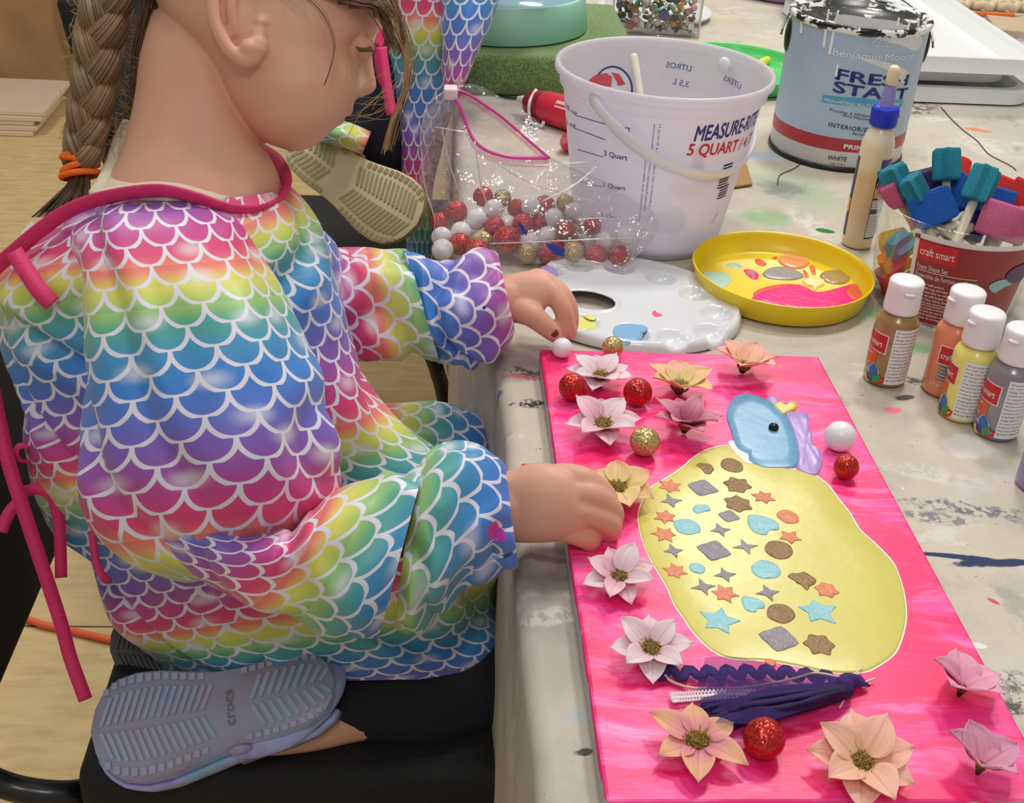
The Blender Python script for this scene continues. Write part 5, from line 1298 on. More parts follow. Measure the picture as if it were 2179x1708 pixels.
obj('bag_print', onbag([(1100,472,.704),(1112,478,.704),(1122,494,.7035),(1120,502,.7035),(1110,492,.7035)]), m_bp, bag, smooth=False)
obj('bag_print', onbag([(1160,518,.698),(1180,520,.698),(1203,530,.698),(1198,545,.698),(1182,542,.698),(1168,530,.698)]), m_bp, bag, smooth=False)

# ------------------------------------------------------------------ back of the table
m_felt = bpy.data.materials.new('green_felt'); m_felt.use_nodes = True; k = NT(m_felt); bs = m_felt.node_tree.nodes['Principled BSDF']
tc = k.n('ShaderNodeTexCoord').outputs['Object']; n = k.noise(tc, 420, 3, .7)
k.link(k.mix(k.sstep(n, .35, .65), rgb(90, 120, 62), rgb(146, 178, 112)), bs.inputs['Base Color']); bs.inputs['Roughness'].default_value = 1; bs.inputs['Sheen Weight'].default_value = .3
k.link(k.bump(n, .9, .004), bs.inputs['Normal'])
gx0 = T(988, 203).x; gy0 = 1.30
o = obj('felt_block', bbox(gx0, gy0, TZ + .0005, gx0 + .255, gy0 + .34, TZ + .060, .008, 3), m_felt, at=(gx0 + .12, gy0 + .17, TZ)); tag(o, 'green felt covered block under the mint tub', 'block')
mt = thing('mint_tub', 'round mint green plastic tub standing on the green felt block', 'tub', V(-.008, 1.480, TZ + .0605))
mc = V(-.008, 1.480, TZ + .0605)
obj('tub_wall', lathe([(.0001, .001), (.143, .001), (.147, .003), (.1405, .050), (.1408, .054), (.139, .055), (.1375, .053), (.1375, .042), (.0001, .042)], 80, mc)[:2], M('mint_plastic', (174, 234, 222), .45), mt)
obj('water', lathe([(.0001, .0490), (.137, .0488), (.1375, .0475)], 64, mc)[:2], M('pale_blue_water', (140, 176, 190), .08), mt)
# clear box of rhinestones
gb0 = V(.205, 1.672, TZ); gbw, gbd, gbh = .155, .11, .10
gbx = thing('rhinestone_box', 'clear square plastic box full of rhinestones behind the bucket', 'box', gb0)
def wallbox(x0, y0, z0, x1, y1, z1): return bbox(x0, y0, z0, x1, y1, z1, .0006, 1)
X0, Y0, Z0 = gb0
obj('box_wall', join(wallbox(X0, Y0, Z0 + .0005, X0 + gbw, Y0 + .0015, Z0 + gbh), wallbox(X0, Y0 + gbd - .0015, Z0 + .0005, X0 + gbw, Y0 + gbd, Z0 + gbh), wallbox(X0, Y0 + .002, Z0 + .0005, X0 + .0015, Y0 + gbd - .002, Z0 + gbh), wallbox(X0 + gbw - .0015, Y0 + .002, Z0 + .0005, X0 + gbw, Y0 + gbd - .002, Z0 + gbh)), clr, gbx)
obj('box_floor', wallbox(X0 + .002, Y0 + .002, Z0 + .0004, X0 + gbw - .002, Y0 + gbd - .002, Z0 + .0016), clr, gbx)
obj('corner_post', join(*[tube([V(x, y, Z0 + .001), V(x, y, Z0 + gbh)], .002, 8)[:2] for x, y in ((X0 + .0015, Y0 + .0015), (X0 + gbw - .0015, Y0 + .0015))]), m_seam, gbx)
gcols = {'silver': (190, 190, 192), 'champagne': (206, 180, 130), 'charcoal': (44, 44, 48), 'orange': (236, 134, 36), 'pink': (232, 150, 170), 'teal': (70, 150, 140), 'copper': (170, 96, 60), 'white': (226, 226, 224), 'olive': (130, 130, 80), 'blue': (60, 70, 150)}
gmat = {c_: M('gem_' + c_, v, .12, metal=.55 if c_ in ('silver', 'champagne', 'copper', 'teal', 'olive') else .1, coat=.5) for c_, v in gcols.items()}
gproto = {}
gw = ['silver'] * 5 + ['champagne'] * 5 + ['charcoal'] * 4 + ['orange', 'pink', 'teal', 'copper', 'copper', 'white', 'white', 'white', 'olive', 'blue']
rr = random.Random(21); placed = []
tries = 0
while len(placed) < 130 and tries < 9000:
    tries += 1
    r = rr.choice([.0060, .0070, .0085, .0105, .0125])
    x = rr.uniform(X0 + .004 + r, X0 + gbw - .004 - r); y = rr.uniform(Y0 + .004 + r, Y0 + .034); z = Z0 + .003 + r + rr.random() ** .8 * .052
    if all((V(x, y, z) - q).length > (r + s) * .80 for q, s in placed): placed.append((V(x, y, z), r))
for P, r in placed:
    c_ = rr.choice(gw); key = c_
    if key not in gproto:
        g = obj('rhinestone', lathe([(.0001, -.30), (.82, -.30), (1.0, -.18), (.92, .05), (.60, .34), (.0001, .42)], 12)[:2], gmat[c_], smooth=False); gproto[key] = g
    else: g = gproto[key].copy(); COL.objects.link(g)
    g.location = P; g.scale = (r, r, r); g.rotation_euler = (rr.uniform(.4, 2.4), rr.uniform(-.8, .8), rr.uniform(0, 6))
    tag(g, 'small %s rhinestone in the clear box behind the bucket' % c_, 'rhinestone', '%s rhinestones in the clear box' % c_)
# red glue gun
gg = thing('glue_gun', 'red glue gun lying behind the bucket, in front of the green block', 'glue gun', T(1160, 240))
p0 = T(1112, 212, TZ + .022); dr = (T(1300, 268, TZ + .022) - p0).normalized()
m_gr = M('glue_gun_red', (214, 44, 72), .35); m_gd = M('glue_gun_dark_red', (150, 24, 42), .35); m_gw = M('white_rubber', (232, 228, 222), .5)
obj('barrel', tube([p0 + dr * t for t in (.034, .040, .07, .12, .17, .178)], [.016, .0215, .0225, .0225, .021, .014], 20, roundcap=True)[:2], m_gr, gg)
obj('nose', tube([p0 + dr * t for t in (.004, .012, .024, .036, .040)], [.007, .0155, .0185, .0200, .0200], 20)[:2], m_gd, gg)
obj('nozzle', tube([p0 + dr * t for t in (-.006, .000, .006)], [.004, .006, .0075], 12, roundcap=True)[:2], m_gw, gg)
s_ = dr.cross(V(0, 0, 1)).normalized()
obj('handle', tube([p0 + dr * .12 + V(0, 0, -.006), p0 + dr * .125 - s_ * -.03 + V(0, 0, -.010), p0 + dr * .135 - s_ * -.075 + V(0, 0, -.008)], [.013, .0125, .012], 14, roundcap=True)[:2], m_gr, gg)
obj('wire_stand', tube([p0 + dr * .022 + V(0, 0, .019), p0 + dr * .026 + s_ * .018 + V(0, 0, .008), p0 + dr * .028 + s_ * .021 - V(0, 0, .006), p0 + dr * .034 + s_ * .022 - V(0, 0, .019), p0 + dr * .052 + s_ * .024 - V(0, 0, .019), p0 + dr * .056 + s_ * .024 - V(0, 0, .012)], .0024, 8, k=4)[:2], m_gw, gg)
lb_ = [p0 + dr * a + s_ * math.cos(b) * .0228 + V(0, 0, 1) * math.sin(b) * .0228 for a, b in ((.068, .95), (.092, .95), (.092, .50), (.068, .50))]
obj('rating_label', (lb_, [(0, 1, 2, 3)]), M('label_silver', (214, 206, 206), .4), gg)
obj('power_cord', tube([T(*p, TZ + .003) for p in spline([(1215, 262), (1170, 215), (1140, 205), (1095, 208), (1060, 203)], 6)], .0022, 8)[:2], m_blk, gg)
# trays
def tray(x0, y0, x1, y1, z0, h, name, label, rot=0.0, flip=False, tilt=0.0):
    m = MATS.get('tray_white') or M('tray_white', (232, 236, 236), .38, coat=.1)
    def rr_(x0, y0, x1, y1, r, z, n=8):
        P = []
        for cx_, cy_, a0 in ((x1 - r, y0 + r, -PI / 2), (x1 - r, y1 - r, 0), (x0 + r, y1 - r, PI / 2), (x0 + r, y0 + r, PI)):
            for i in range(n + 1): a = a0 + PI / 2 * i / n; P.append(V(cx_ + r * math.cos(a), cy_ + r * math.sin(a), z))
        return P
    e = .026
    ls = [(.010, 0.0), (.006, 0.0), (.0, .0), (-.004, .0)]
    rings = [rr_(x0 + e, y0 + e, x1 - e, y1 - e, .030, .001), rr_(x0 + e - .002, y0 + e - .002, x1 - e + .002, y1 - e + .002, .032, .0015), rr_(x0 + .014, y0 + .014, x1 - .014, y1 - .014, .036, h * .85), rr_(x0 + .012, y0 + .012, x1 - .012, y1 - .012, .038, h), rr_(x0 + .001, y0 + .001, x1 - .001, y1 - .001, .042, h), rr_(x0, y0, x1, y1, .042, h - .001), rr_(x0 - .0008, y0 - .0008, x1 + .0008, y1 + .0008, .043, h * .12), rr_(x0 - .0014, y0 - .0014, x1 + .0014, y1 + .0014, .043, h * .06), rr_(x0 + .0012, y0 + .0012, x1 - .0012, y1 - .0012, .042, h * .05), rr_(x0 + .0022, y0 + .0022, x1 - .0022, y1 - .0022, .042, h * .8), rr_(x0 + .016, y0 + .016, x1 - .016, y1 - .016, .036, h * .72), rr_(x0 + e + .002, y0 + e + .002, x1 - e - .002, y1 - e - .002, .030, 0.0)]
    n = len(rings[0]); vs = [p for r in rings for p in r]; fs = [tuple(range(n))]
    for i in range(len(rings) - 1):
        for j in range(n): j2 = (j + 1) % n; fs.append((i * n + j, i * n + n + j, i * n + n + j2, i * n + j2)[::-1])
    fs.append(tuple((len(rings) - 1) * n + j for j in range(n))[::-1])
    if flip: vs = [V(v.x, v.y, h - v.z) for v in vs]
    c_ = V((x0 + x1) / 2, (y0 + y1) / 2, 0)
    R_ = Matrix.Translation(c_ + V(0, 0, z0)) @ Matrix.Rotation(rot, 4, 'Z') @ Matrix.Rotation(tilt, 4, 'Y') @ Matrix.Translation(-c_)
    o = obj(name, ([R_ @ v for v in vs], fs), m, at=(c_.x, c_.y, z0), autosharp=40); tag(o, label, 'tray', 'stacked white trays'); return o
tray(.565, 1.355, .818, 1.93, TZ + .0005, .024, 'serving_tray', 'bottom white plastic tray of the stack on the right', .012)
tray(.590, 1.385, .785, 1.90, TZ + .0255, .022, 'serving_tray', 'middle upturned white tray of the stack on the right', .03, True)
tray(.560, 1.350, .822, 1.93, TZ + .0480, .025, 'serving_tray', 'topmost white tray of the stack, open side up', .008)
# pencil, cardboard, wood offcut, yarn, lilac cloth
a_, b_ = T(2050, 28, TZ + .005), T(2158, 32, TZ + .005); dd = (b_ - a_).normalized()
pc_ = thing('pencil', 'orange pencil lying in front of the knitted yarn', 'pencil', a_)
obj('shaft', tube([a_, b_], .0045, 6)[:2], M('pencil_orange', (226, 116, 50), .35), pc_, smooth=False)
obj('tip', tube([b_, b_ + dd * .016, b_ + dd * .021], [.0045, .0016, .0004], 8)[:2], m_stk, pc_)
m_off = M('offcut_wood', (206, 182, 150), .6, var=(18, .18, (1, 9, 1)))
P_ = T(2112, 95, TZ); 
o = obj('wood_offcut', xf(bbox(0, 0, .0005, .16, .11, .028, .001, 1), Matrix.Translation((P_.x, P_.y, TZ)) @ Matrix.Rotation(-.22, 4, 'Z')), m_off, smooth=False, at=P_); tag(o, 'flat pale wood offcut at the top right beside the trays', 'wood offcut')
yl = thing('knitted_yarn', 'cream knitted yarn piece at the top right corner of the table', 'knitting', T(2090, 8))
m_yarn = M('cream_yarn', (222, 204, 170), .95, bump=(500, .6))
yy0 = T(2090, 24).y; xx0 = T(2005, 20).x
for r_ in range(6):
    pts = []
    for i in range(60):
        x = xx0 + i * .006; pts.append(V(x, yy0 + .005 + r_ * .026 + .008 * math.sin(i * .75 + r_ * 1.6) + .004 * noise.noise(V(i * .3, r_, 0)), TZ + .010 + .004 * math.sin(i * .75 * 2 + r_)))
    obj('yarn_strand', tube(pts, .0078, 8)[:2], m_yarn, yl)
P_ = T(2150, 118)
o = obj('lilac_cloth', grid(14, 10, lambda a, b: V(P_.x + .01 + .14 * a, P_.y - .01 + .10 * b, TZ + .004 + .014 * abs(noise.noise(V(a * 5, b * 5, 2))) + .010 * math.sin(a * PI) * math.sin(b * PI)))[:2], M('lilac_fabric', (196, 176, 212), .8), at=P_); tag(o, 'crumpled lilac cloth scrap at the right edge behind the trays', 'cloth')
m_cb = M('cardboard', (168, 128, 84), .8)
o = obj('cardboard_scrap', polyfill([T(*p, TZ + .0012) for p in ((1520, 352), (1585, 342), (1601, 394), (1560, 400), (1525, 392))], .0022), m_cb, smooth=False, at=T(1560, 380)); tag(o, 'brown cardboard scrap lying under the right side of the bucket', 'cardboard')

m_thr = M('dark_thread', (88, 80, 70), .8)
for l_, lb in (([(2003, 228), (2022, 250), (2048, 275), (2080, 300), (2105, 328), (2150, 352), (2162, 362)], 'long dark loose thread on the cloth, in front of the white trays'), ([(1655, 392), (1660, 372), (1690, 358), (1706, 345)], 'short dark loose thread on the cloth, in front of the paint can')):
    P = [T(x, y, TZ + .0006) for x, y in spline(l_, 5)]; tag(obj('loose_thread', tube(P, .0007, 5)[:2], m_thr, at=P[0]), lb, 'thread')

# ------------------------------------------------------------------ floor things
cordp = [T(x, y, .006) for x, y in spline([(-160, 1240), (-40, 1280), (30, 1305), (90, 1328), (150, 1341), (240, 1362), (420, 1400), (640, 1420), (820, 1400)], 8)]
o = obj('extension_cord', tube(cordp, .0055, 10)[:2], M('cord_orange', (226, 96, 56), .5), at=cordp[0]); tag(o, 'orange extension cord crossing the plywood floor behind the chair', 'cord')
m_brd = M('primed_board', (206, 182, 160), .7, var=(5, .10)); m_bre = M('board_edge', (226, 206, 178), .7)
P0 = T(70, 292, 0); 
for i, (dx, dy, rz, lbl) in enumerate([(0, 0, .00, 'bottom board of the pale plywood stack on the floor'), (.01, .01, .012, 'second board from the bottom of the pale plywood stack'), (.0, .02, -.01, 'third board from the bottom of the pale plywood stack'), (.025, .02, .016, 'fourth board from the bottom of the pale plywood stack'), (.03, .03, .0, 'topmost board of the pale plywood stack on the floor')]):
    zb0 = .001 + i * .0130
    vf = xf(bbox(-.62, 0, 0, .0, .31, .0122, .0012, 1), Matrix.Translation((P0.x + dx, P0.y + dy, zb0)) @ Matrix.Rotation(rz, 4, 'Z'))
    fm = [0 if abs(sum((Vector(vf[0][q]).z for q in f)) / len(f) - zb0 - .0122) < .003 else 1 for f in vf[1]]
    o = obj('plywood_board', vf, [m_brd, m_bre], smooth=False, fmi=fm, at=(P0.x + dx - .3, P0.y + dy + .3, zb0)); tag(o, lbl, 'board', 'stacked plywood boards')
m_bag = M('kraft_paper', (176, 142, 98), .85, var=(3, .12), bump=(9, .3))
KP = T(135, 216, 0) + V(-.18, 0.05, 0)
def kp(a, b):
    x = -.42 + .84 * a; return V(x, 0, 0)
kvs = []; kfs = []; nxk, nzk = 40, 24
for side in range(2):
    for j in range(nzk + 1):
        for i in range(nxk + 1):
            a, b = i / nxk, j / nzk; x = -.60 + .78 * a
            yk = side * .30 + .02 * noise.noise(V(a * 6, b * 5, side * 7)) + .012 * abs(noise.noise(V(a * 16, b * 9, side))) + (.03 * math.sin(a * 9) * b)
            kvs.append(V(KP.x + x + .015 * noise.noise(V(b * 5, a, 4)), KP.y + yk, .002 + .95 * b + .03 * noise.noise(V(a * 7, 0, 3)) * b))
n1_ = (nxk + 1) * (nzk + 1)
for side in range(2):
    for j in range(nzk):
        for i in range(nxk): q = side * n1_ + j * (nxk + 1) + i; kfs.append((q, q + 1, q + nxk + 2, q + nxk + 1))
for j in range(nzk):
    for i in (0, nxk): q = j * (nxk + 1) + i; kfs.append((q, q + nxk + 1, n1_ + q + nxk + 1, n1_ + q))
o = obj('paper_bag', (kvs, kfs), m_bag, at=(KP.x - .2, KP.y + .15, 0)); tag(o, 'big crumpled brown paper bag standing on the floor behind the boards', 'paper bag')
P_ = T(130, 20, 0)
# ------------------------------------------------------------------ chairs
m_seat = M('black_seat_fabric', (15, 15, 17), .75, bump=(700, .5)); m_tube = M('black_tube', (14, 14, 16), .32, coat=.2); m_back = M('black_back_panel', (10, 10, 12), .65, bump=(600, .3))
def chair(origin, label, back_h=.36):
    """origin: seat centre on the floor; the sitter faces +x"""
    o = thing('chair', label, 'chair', origin, 'black tube chairs'); c = Vector(origin)
    sx0, sx1, sy0, sy1, sz = -.176, .185, -.228, .215, .465
    obj('seat', xf(bbox(sx0, sy0, sz - .060, sx1, sy1, sz, .018, 4), Matrix.Translation(c)), m_seat, o)
    bk_ = xf(bbox(-.012, -.185, .03, .012, .185, .03 + back_h, .010, 3), Matrix.Translation(c + V(sx0 - .085, 0, sz - .02)) @ Matrix.Rotation(-.16, 4, 'Y'))
    obj('backrest', bk_, m_back, o)
    for s in (-1, 1):
        y = s * .205
        P = [(sx0 - .125, y * .98, sz + back_h - .03), (sx0 - .112, y, sz + back_h * .6), (sx0 - .100, y, sz + .06), (sx0 - .092, y, sz - .005), (sx0 - .065, y, sz - .035), (sx0 - .02, y, sz - .046), (sx0 + .03, y * .9, sz - .062), (.06, y * .86, sz - .068), (sx1 - .03, y * .86, sz - .068)]
        obj('back_frame', tube([c + V(*p) for p in spline(P, 6)], .0115, 12, roundcap=True)[:2], m_tube, o)
        obj('leg', tube([c + V(*p) for p in spline([(sx1 - .05, y * 1.03, sz - .060), (sx1 - .02, y * 1.03, .30), (sx1 + .02, y * 1.04, .012)], 4)], .0115, 12)[:2], m_tube, o)
        obj('leg', tube([c + V(*p) for p in spline([(sx0 + .05, y * 1.03, sz - .060), (sx0 - .01, y * 1.03, sz - .09), (sx0 - .06, y * 1.04, .25), (sx0 - .09, y * 1.05, .012)], 5)], .0115, 12)[:2], m_tube, o)
    return o
chair((-.205, .490, 0), 'black padded tube chair under the girl with the long braid', .25)
chair((-.232, 1.330, 0), 'black padded tube chair behind, at the far side of the girl', .40)
# ------------------------------------------------------------------ mermaid-scale fabric
def mermaid(name, stains=(), seed=0):
    m = bpy.data.materials.new(name); m.use_nodes = True; k = NT(m); bs = m.node_tree.nodes['Principled BSDF']
    uv = k.n('ShaderNodeUVMap').outputs[0]; s = k.n('ShaderNodeSeparateXYZ'); k.link(uv, s.inputs[0])
    x, y = s.outputs[0], s.outputs[1]
    j = k.math('FLOOR', y); odd = k.math('FLOORED_MODULO', j, 2.0)
    xi = k.math('MULTIPLY', k.math('ABSOLUTE', k.math('SUBTRACT', k.math('FRACT', k.math('ADD', x, k.math('MULTIPLY', odd, .5))), .5)), 2.0)
    f = k.math('FRACT', y)
    d = k.math('SUBTRACT', k.math('SQRT', k.math('ADD', k.math('MULTIPLY', xi, xi), k.math('MULTIPLY', f, f))), 1.0)
    line = k.math('SUBTRACT', 1.0, k.sstep(k.math('ABSOLUTE', d), .075, .125))
    below = k.math('GREATER_THAN', d, 0.0)          # corner belongs to the next scale down
    row = k.math('ADD', y, k.math('MULTIPLY', below, .35))
    t = k.math('FRACT', k.math('DIVIDE', row, 12.0))
    col = k.ramp(t, [(0.0, rgb(150, 84, 176)), (.10, rgb(196, 66, 150)), (.20, rgb(222, 62, 118)), (.27, rgb(236, 128, 112)), (.33, rgb(226, 218, 96)), (.40, rgb(176, 208, 104)), (.48, rgb(84, 172, 140)), (.58, rgb(66, 150, 196)), (.70, rgb(54, 128, 210)), (.82, rgb(86, 116, 208)), (.92, rgb(124, 96, 194)), (1.0, rgb(150, 84, 176))])
    # printed soft sparkles
    v = k.n('ShaderNodeTexVoronoi'); v.voronoi_dimensions = '2D'; v.inputs['Scale'].default_value = .42; k.link(uv, v.inputs['Vector'])
    glint = k.math('MULTIPLY', k.math('SUBTRACT', 1.0, k.sstep(v.outputs['Distance'], .0, .26)), .60)
    col = k.mix(glint, col, rgb(236, 236, 246))
    col = k.mix(line, col, rgb(226, 224, 238))
    if stains:
        tc = k.n('ShaderNodeTexCoord').outputs['Object']; n = k.noise(tc, 130, 4, .7)
        for px, py, Z, r, c_ in stains:
            P = U(px, py, Z) - ORG_P; 
            sv = k.n('ShaderNodeVectorMath', operation='DISTANCE'); k.link(tc, sv.inputs[0]); sv.inputs[1].default_value = P
            dd = k.math('ADD', sv.outputs['Value'], k.math('MULTIPLY', k.math('SUBTRACT', n, .5), r * 2.2))
            col = k.mix(k.math('SUBTRACT', 1.0, k.sstep(dd, r * .8, r)), col, rgb(*c_))
    k.link(col, bs.inputs['Base Color']); bs.inputs['Roughness'].default_value = .42; bs.inputs['Sheen Weight'].default_value = .15
    return m
PH = .195 / 12; PW = .0270
def rloft(rings, kk=6, n=56, amp=.0, freq=(14, 14, 14), seed=0, capa=False, capb=False, phase=0.0, N=None, voff=None, expo=2.0, crease=0.0, cf=(9, 9, 9), wr=None):
    """rings: (px,py,Z,hx,hy,depth,by): closed cross sections, near side faces the camera"""
    R_ = []
    for r in rings:
        px, py, Z, hx, hy, dep, by = (tuple(r) + (0,))[:7]
        R_.append((px, py, Z, hx, hy, dep, by))
    R_ = spline(R_, kk)
    cs = []; vs = []; vv = []
    L = 0.0; last = None; girths = []
    for (px, py, Z, hx, hy, dep, by) in R_:
        c = U(px, py, Z); a = U(px + hx, py + hy, Z) - c; b = ray(px, py).normalized() * dep + (U(px, py - by, Z) - c)
        if last is not None: L += (c - last).length
        last = c; vv.append(L); girths.append(PI * (a.length + b.length)); cs.append((c, a, b))
    if N is None: N = max(4, round(sum(girths) / len(girths) / PW))
    fac = (lambda t: (abs(t) ** (2 / expo)) * (1 if t >= 0 else -1))
    for i, (c, a, b) in enumerate(cs):
        for q in range(n):
            th = PI / 2 + 2 * PI * q / n
            p = c + a * fac(math.cos(th)) + b * fac(math.sin(th))
            if amp or wr or crease:
                d = (p - c).normalized()
                w_ = 0
                if amp: w_ = amp * (noise.noise(V(p.x * freq[0] + seed, p.y * freq[1], p.z * freq[2])) + .5 * noise.noise(V(p.x * freq[0] * 2.3, p.y * freq[1] * 2.3 + seed, p.z * freq[2] * 2.3)))
                if wr: w_ += wr(i / (len(cs) - 1), th - PI / 2, p)
                if crease:
                    q_ = V(p.x * cf[0] + seed * 3.1, p.y * cf[1], p.z * cf[2] + p.x * cf[0] * .6)
                    n3 = abs(noise.noise(q_)); w_ -= crease * max(0, 1 - n3 / .16) ** 1.5; w_ += crease * .5 * max(0, 1 - abs(n3 - .22) / .14)
                p = p + d * w_
            vs.append(p)
    m = len(cs); fs = []; uv = []
    def UV(i, q):
        th = 2 * PI * q / n; vo = voff(th + PI / 2, i / (m - 1)) if voff else 0
        return (N * q / n, vv[i] / PH + phase * 12 + vo * 12)
    for i in range(m - 1):
        for q in range(n):
            q2 = (q + 1) % n
            fs.append((i * n + q, i * n + q2, (i + 1) * n + q2, (i + 1) * n + q))
            uv.append([UV(i, q), UV(i, q + 1), UV(i + 1, q + 1), UV(i + 1, q)])
    for flag, i in ((capa, 0), (capb, m - 1)):
        if flag:
            vs.append(cs[i][0]); t = len(vs) - 1
            for q in range(n):
                q2 = (q + 1) % n; fs.append((i * n + q2, i * n + q, t) if i == 0 else (i * n + q, i * n + q2, t)); uv.append([UV(i, q)] * 3)
    return vs, fs, uv
def lr(Lx, Ly, Rx, Ry, Z, dep, by=0.0):
    """ring from its left and right silhouette points"""
    return ((Lx + Rx) / 2, (Ly + Ry) / 2, Z, (Rx - Lx) / 2, (Ry - Ly) / 2, dep, by)
ORG_P = V(-.26, .46, .465)

# ------------------------------------------------------------------ the girl's body: one continuous surface
def skin_mat(name, col=(206, 158, 132), col2=(214, 146, 126)):
    m = M(name, col, .48, sss=.18, spec=.35, var=(9, .1), col2=col2); return m
m_skin = skin_mat('child_skin', (216, 169, 142), (218, 158, 136))
parts = []
def P_(l): 
    return [(a, b) for a, b in l]
def interp(tab, y):
    if y <= tab[0][0]: return tab[0][1:]
    for a, b in zip(tab, tab[1:]):
        if a[0] <= y <= b[0]:
            t = (y - a[0]) / (b[0] - a[0]); return tuple(p + (q - p) * t for p, q in zip(a[1:], b[1:]))
    return tab[-1][1:]
ZH = .935
slab = [(-330, 560, 600, .006), (-312, 480, 690, .032), (-270, 412, 760, .050), (-200, 352, 815, .063), (-120, 322, 838, .067), (-60, 320, 836, .067), (0, 332, 824, .0665), (30, 348, 816, .066), (60, 372, 806, .065), (85, 396, 790, .064), (100, 410, 778, .0635), (120, 427, 771, .063), (150, 447, 766, .062), (180, 462, 762, .061), (205, 474, 757, .059), (225, 488, 751, .057), (250, 507, 736, .053), (270, 524, 715, .047), (290, 545, 695, .038), (305, 570, 678, .028), (316, 600, 655, .017), (322, 620, 634, .005)]
sl_f = spline(slab, 5)
nose_t = [(80, 0), (98, 6), (114, 20), (132, 26), (150, 31), (170, 37), (184, 41), (192, 39), (199, 32), (205, 16), (210, 1), (216, 0)]
lip_t = [(224, 0), (232, 4), (240, 8), (246, 5), (250, -7), (255, 2), (261, 6), (268, 3), (274, 0)]
hv = []; hf = []; n = 72
rows = sorted(set([round(r[0], 1) for r in sl_f] + list(range(84, 280, 3))))
for y in rows:
    xL, xR, hd = interp([(r[0], r[1], r[2], r[3]) for r in sl_f], y)
    cx_ = (xL + xR) / 2; hx = (xR - xL) / 2
    ne = interp(nose_t, y)[0] if 80 < y < 216 else 0; le = interp(lip_t, y)[0] if 224 < y < 274 else 0
    sg = .0085 + .0055 * max(0, min(1, (y - 110) / 80))
    for q in range(n):
        a = 2 * PI * q / n; ca, sa = math.cos(a), math.sin(a); e = 2.25
        u_ = (abs(ca) ** (2 / e)) * (1 if ca >= 0 else -1); w_ = (abs(sa) ** (2 / e)) * (1 if sa >= 0 else -1)
        lat = hd * w_; px = cx_ + hx * u_
        if ca > 0:
            px += ne * math.exp(-(lat / sg) ** 2) + le * math.exp(-(lat / .017) ** 2)
            # eye hollows and cheeks
            for sd in (-1, 1):
                ey = math.exp(-((lat - sd * .029) / .013) ** 2 - ((y - 96) / 24) ** 2); px -= 12 * ey
                ck = math.exp(-((lat - sd * .034) / .018) ** 2 - ((y - 190) / 45) ** 2); px += 9 * ck
        hv.append(U(px, y, ZH + lat))
m_ = len(rows)
for i in range(m_ - 1):
    for q in range(n): q2 = (q + 1) % n; hf.append((i * n + q, (i + 1) * n + q, (i + 1) * n + q2, i * n + q2))
hf.append(tuple(range(n))); hf.append(tuple((m_ - 1) * n + q for q in range(n))[::-1])
parts.append((hv, hf))
def sk(rings, kk=5, n=32, expo=2.0): 
    v = rloft(rings, kk, n, capa=True, capb=True, expo=expo); parts.append((v[0], v[1]))
# neck running into shoulders and trunk
sk([(430, 20, .950, 104, 0, .048), (410, 110, .948, 112, -4, .049), (408, 200, .945, 122, -6, .051), (408, 300, .945, 146, -8, .056, 8), (410, 370, .945, 180, -6, .070, 22), (396, 440, .955, 212, -4, .085, 22), (370, 540, .975, 240, 0, .100, 26), (370, 700, .99, 235, 0, .100, 25), (380, 900, 1.03, 230, 0, .10, 20), (400, 1120, 1.08, 220, 0, .10, 20), (420, 1190, 1.11, 170, 0, .08, 16)], 5, 48)
# eyelid and ear
lid = sphere(U(769, 99, ZH - .028), .0098, 20, 14); parts.append(lid)
earp = [(462, -60), (452, -20), (453, 20), (463, 60), (482, 98), (505, 120), (525, 127), (541, 119), (549, 98), (552, 70)]
ZE = ZH - .066
def earP(p, dz=0.0): return U(p[0], p[1], ZE + dz)
hl = [earP(p, -.006 + .008 * (i / 9)) for i, p in enumerate(earp)]
parts.append(tube([V(*p) for p in spline(hl, 4)], [.0052] * 22 + [.0062] * 8 + [.0075] * 4 + [.0060] * 3, 12, roundcap=True)[:2])
top = [earP((552, -60), .004), earP((520, -95), .0), earP((482, -92), -.004), earP((462, -60), -.006)]
parts.append(tube([V(*p) for p in spline(top, 4)], .0052, 12, roundcap=True)[:2])
parts.append(xf(sphere((0, 0, 0), 1, 20, 14), Matrix.Translation(earP((505, 10), .006)) @ Matrix((RT, UP, -FW)).transposed().to_4x4() @ Matrix.Rotation(.12, 4, 'Z') @ Matrix.Diagonal((.0150, .036, .0075, 1)))[:2])
parts.append(tube([earP((500, 70), .000), earP((492, 30), -.003), earP((496, -10), -.004), earP((515, -50), -.002)], [.0032, .0036, .0036, .003], 10, k=4, roundcap=True)[:2])
parts.append(sphere(earP((556, 48), .001), .0048, 14, 10)); parts.append(sphere(earP((531, 104), -.002), .0072, 16, 12))
# near (right) arm and hand
def hp(px, py, z): return T(px, py, z)
def arm(pts, rad): parts.append(tube([V(*p) for p in spline(pts, 5)], [r[0] for r in spline([(x,) for x in rad], 5)], 20, roundcap=True)[:2])
arm([U(330, 530, .90), U(380, 800, .875), U(400, 1080, .86), U(470, 1150, .85)], [.036, .033, .029, .028])
arm([U(400, 1090, .86), U(700, 1130, .85), U(960, 1085, .855), U(1090, 1078, .852)], [.029, .027, .0235, .0235])
def rl(rings, n=28, expo=2.3): v = rloft(rings, 5, n, capa=True, capb=True, expo=expo); parts.append((v[0], v[1]))
rl([(1040, 1080, .853, 6, 68, .020), (1090, 1078, .852, 10, 76, .021), (1140, 1070, .850, 10, 85, .023), (1185, 1068, .848, 14, 82, .022), (1225, 1070, .848, 14, 70, .019), (1245, 1074, .850, 10, 50, .013)])
def finger(pts, rad, k=5): parts.append(tube([V(*p) for p in spline(pts, k)], [r[0] for r in spline([(x,) for x in rad], k)], 16, roundcap=True)[:2])
Hn = lambda px, py, dz: U(px, py, .848 + dz)
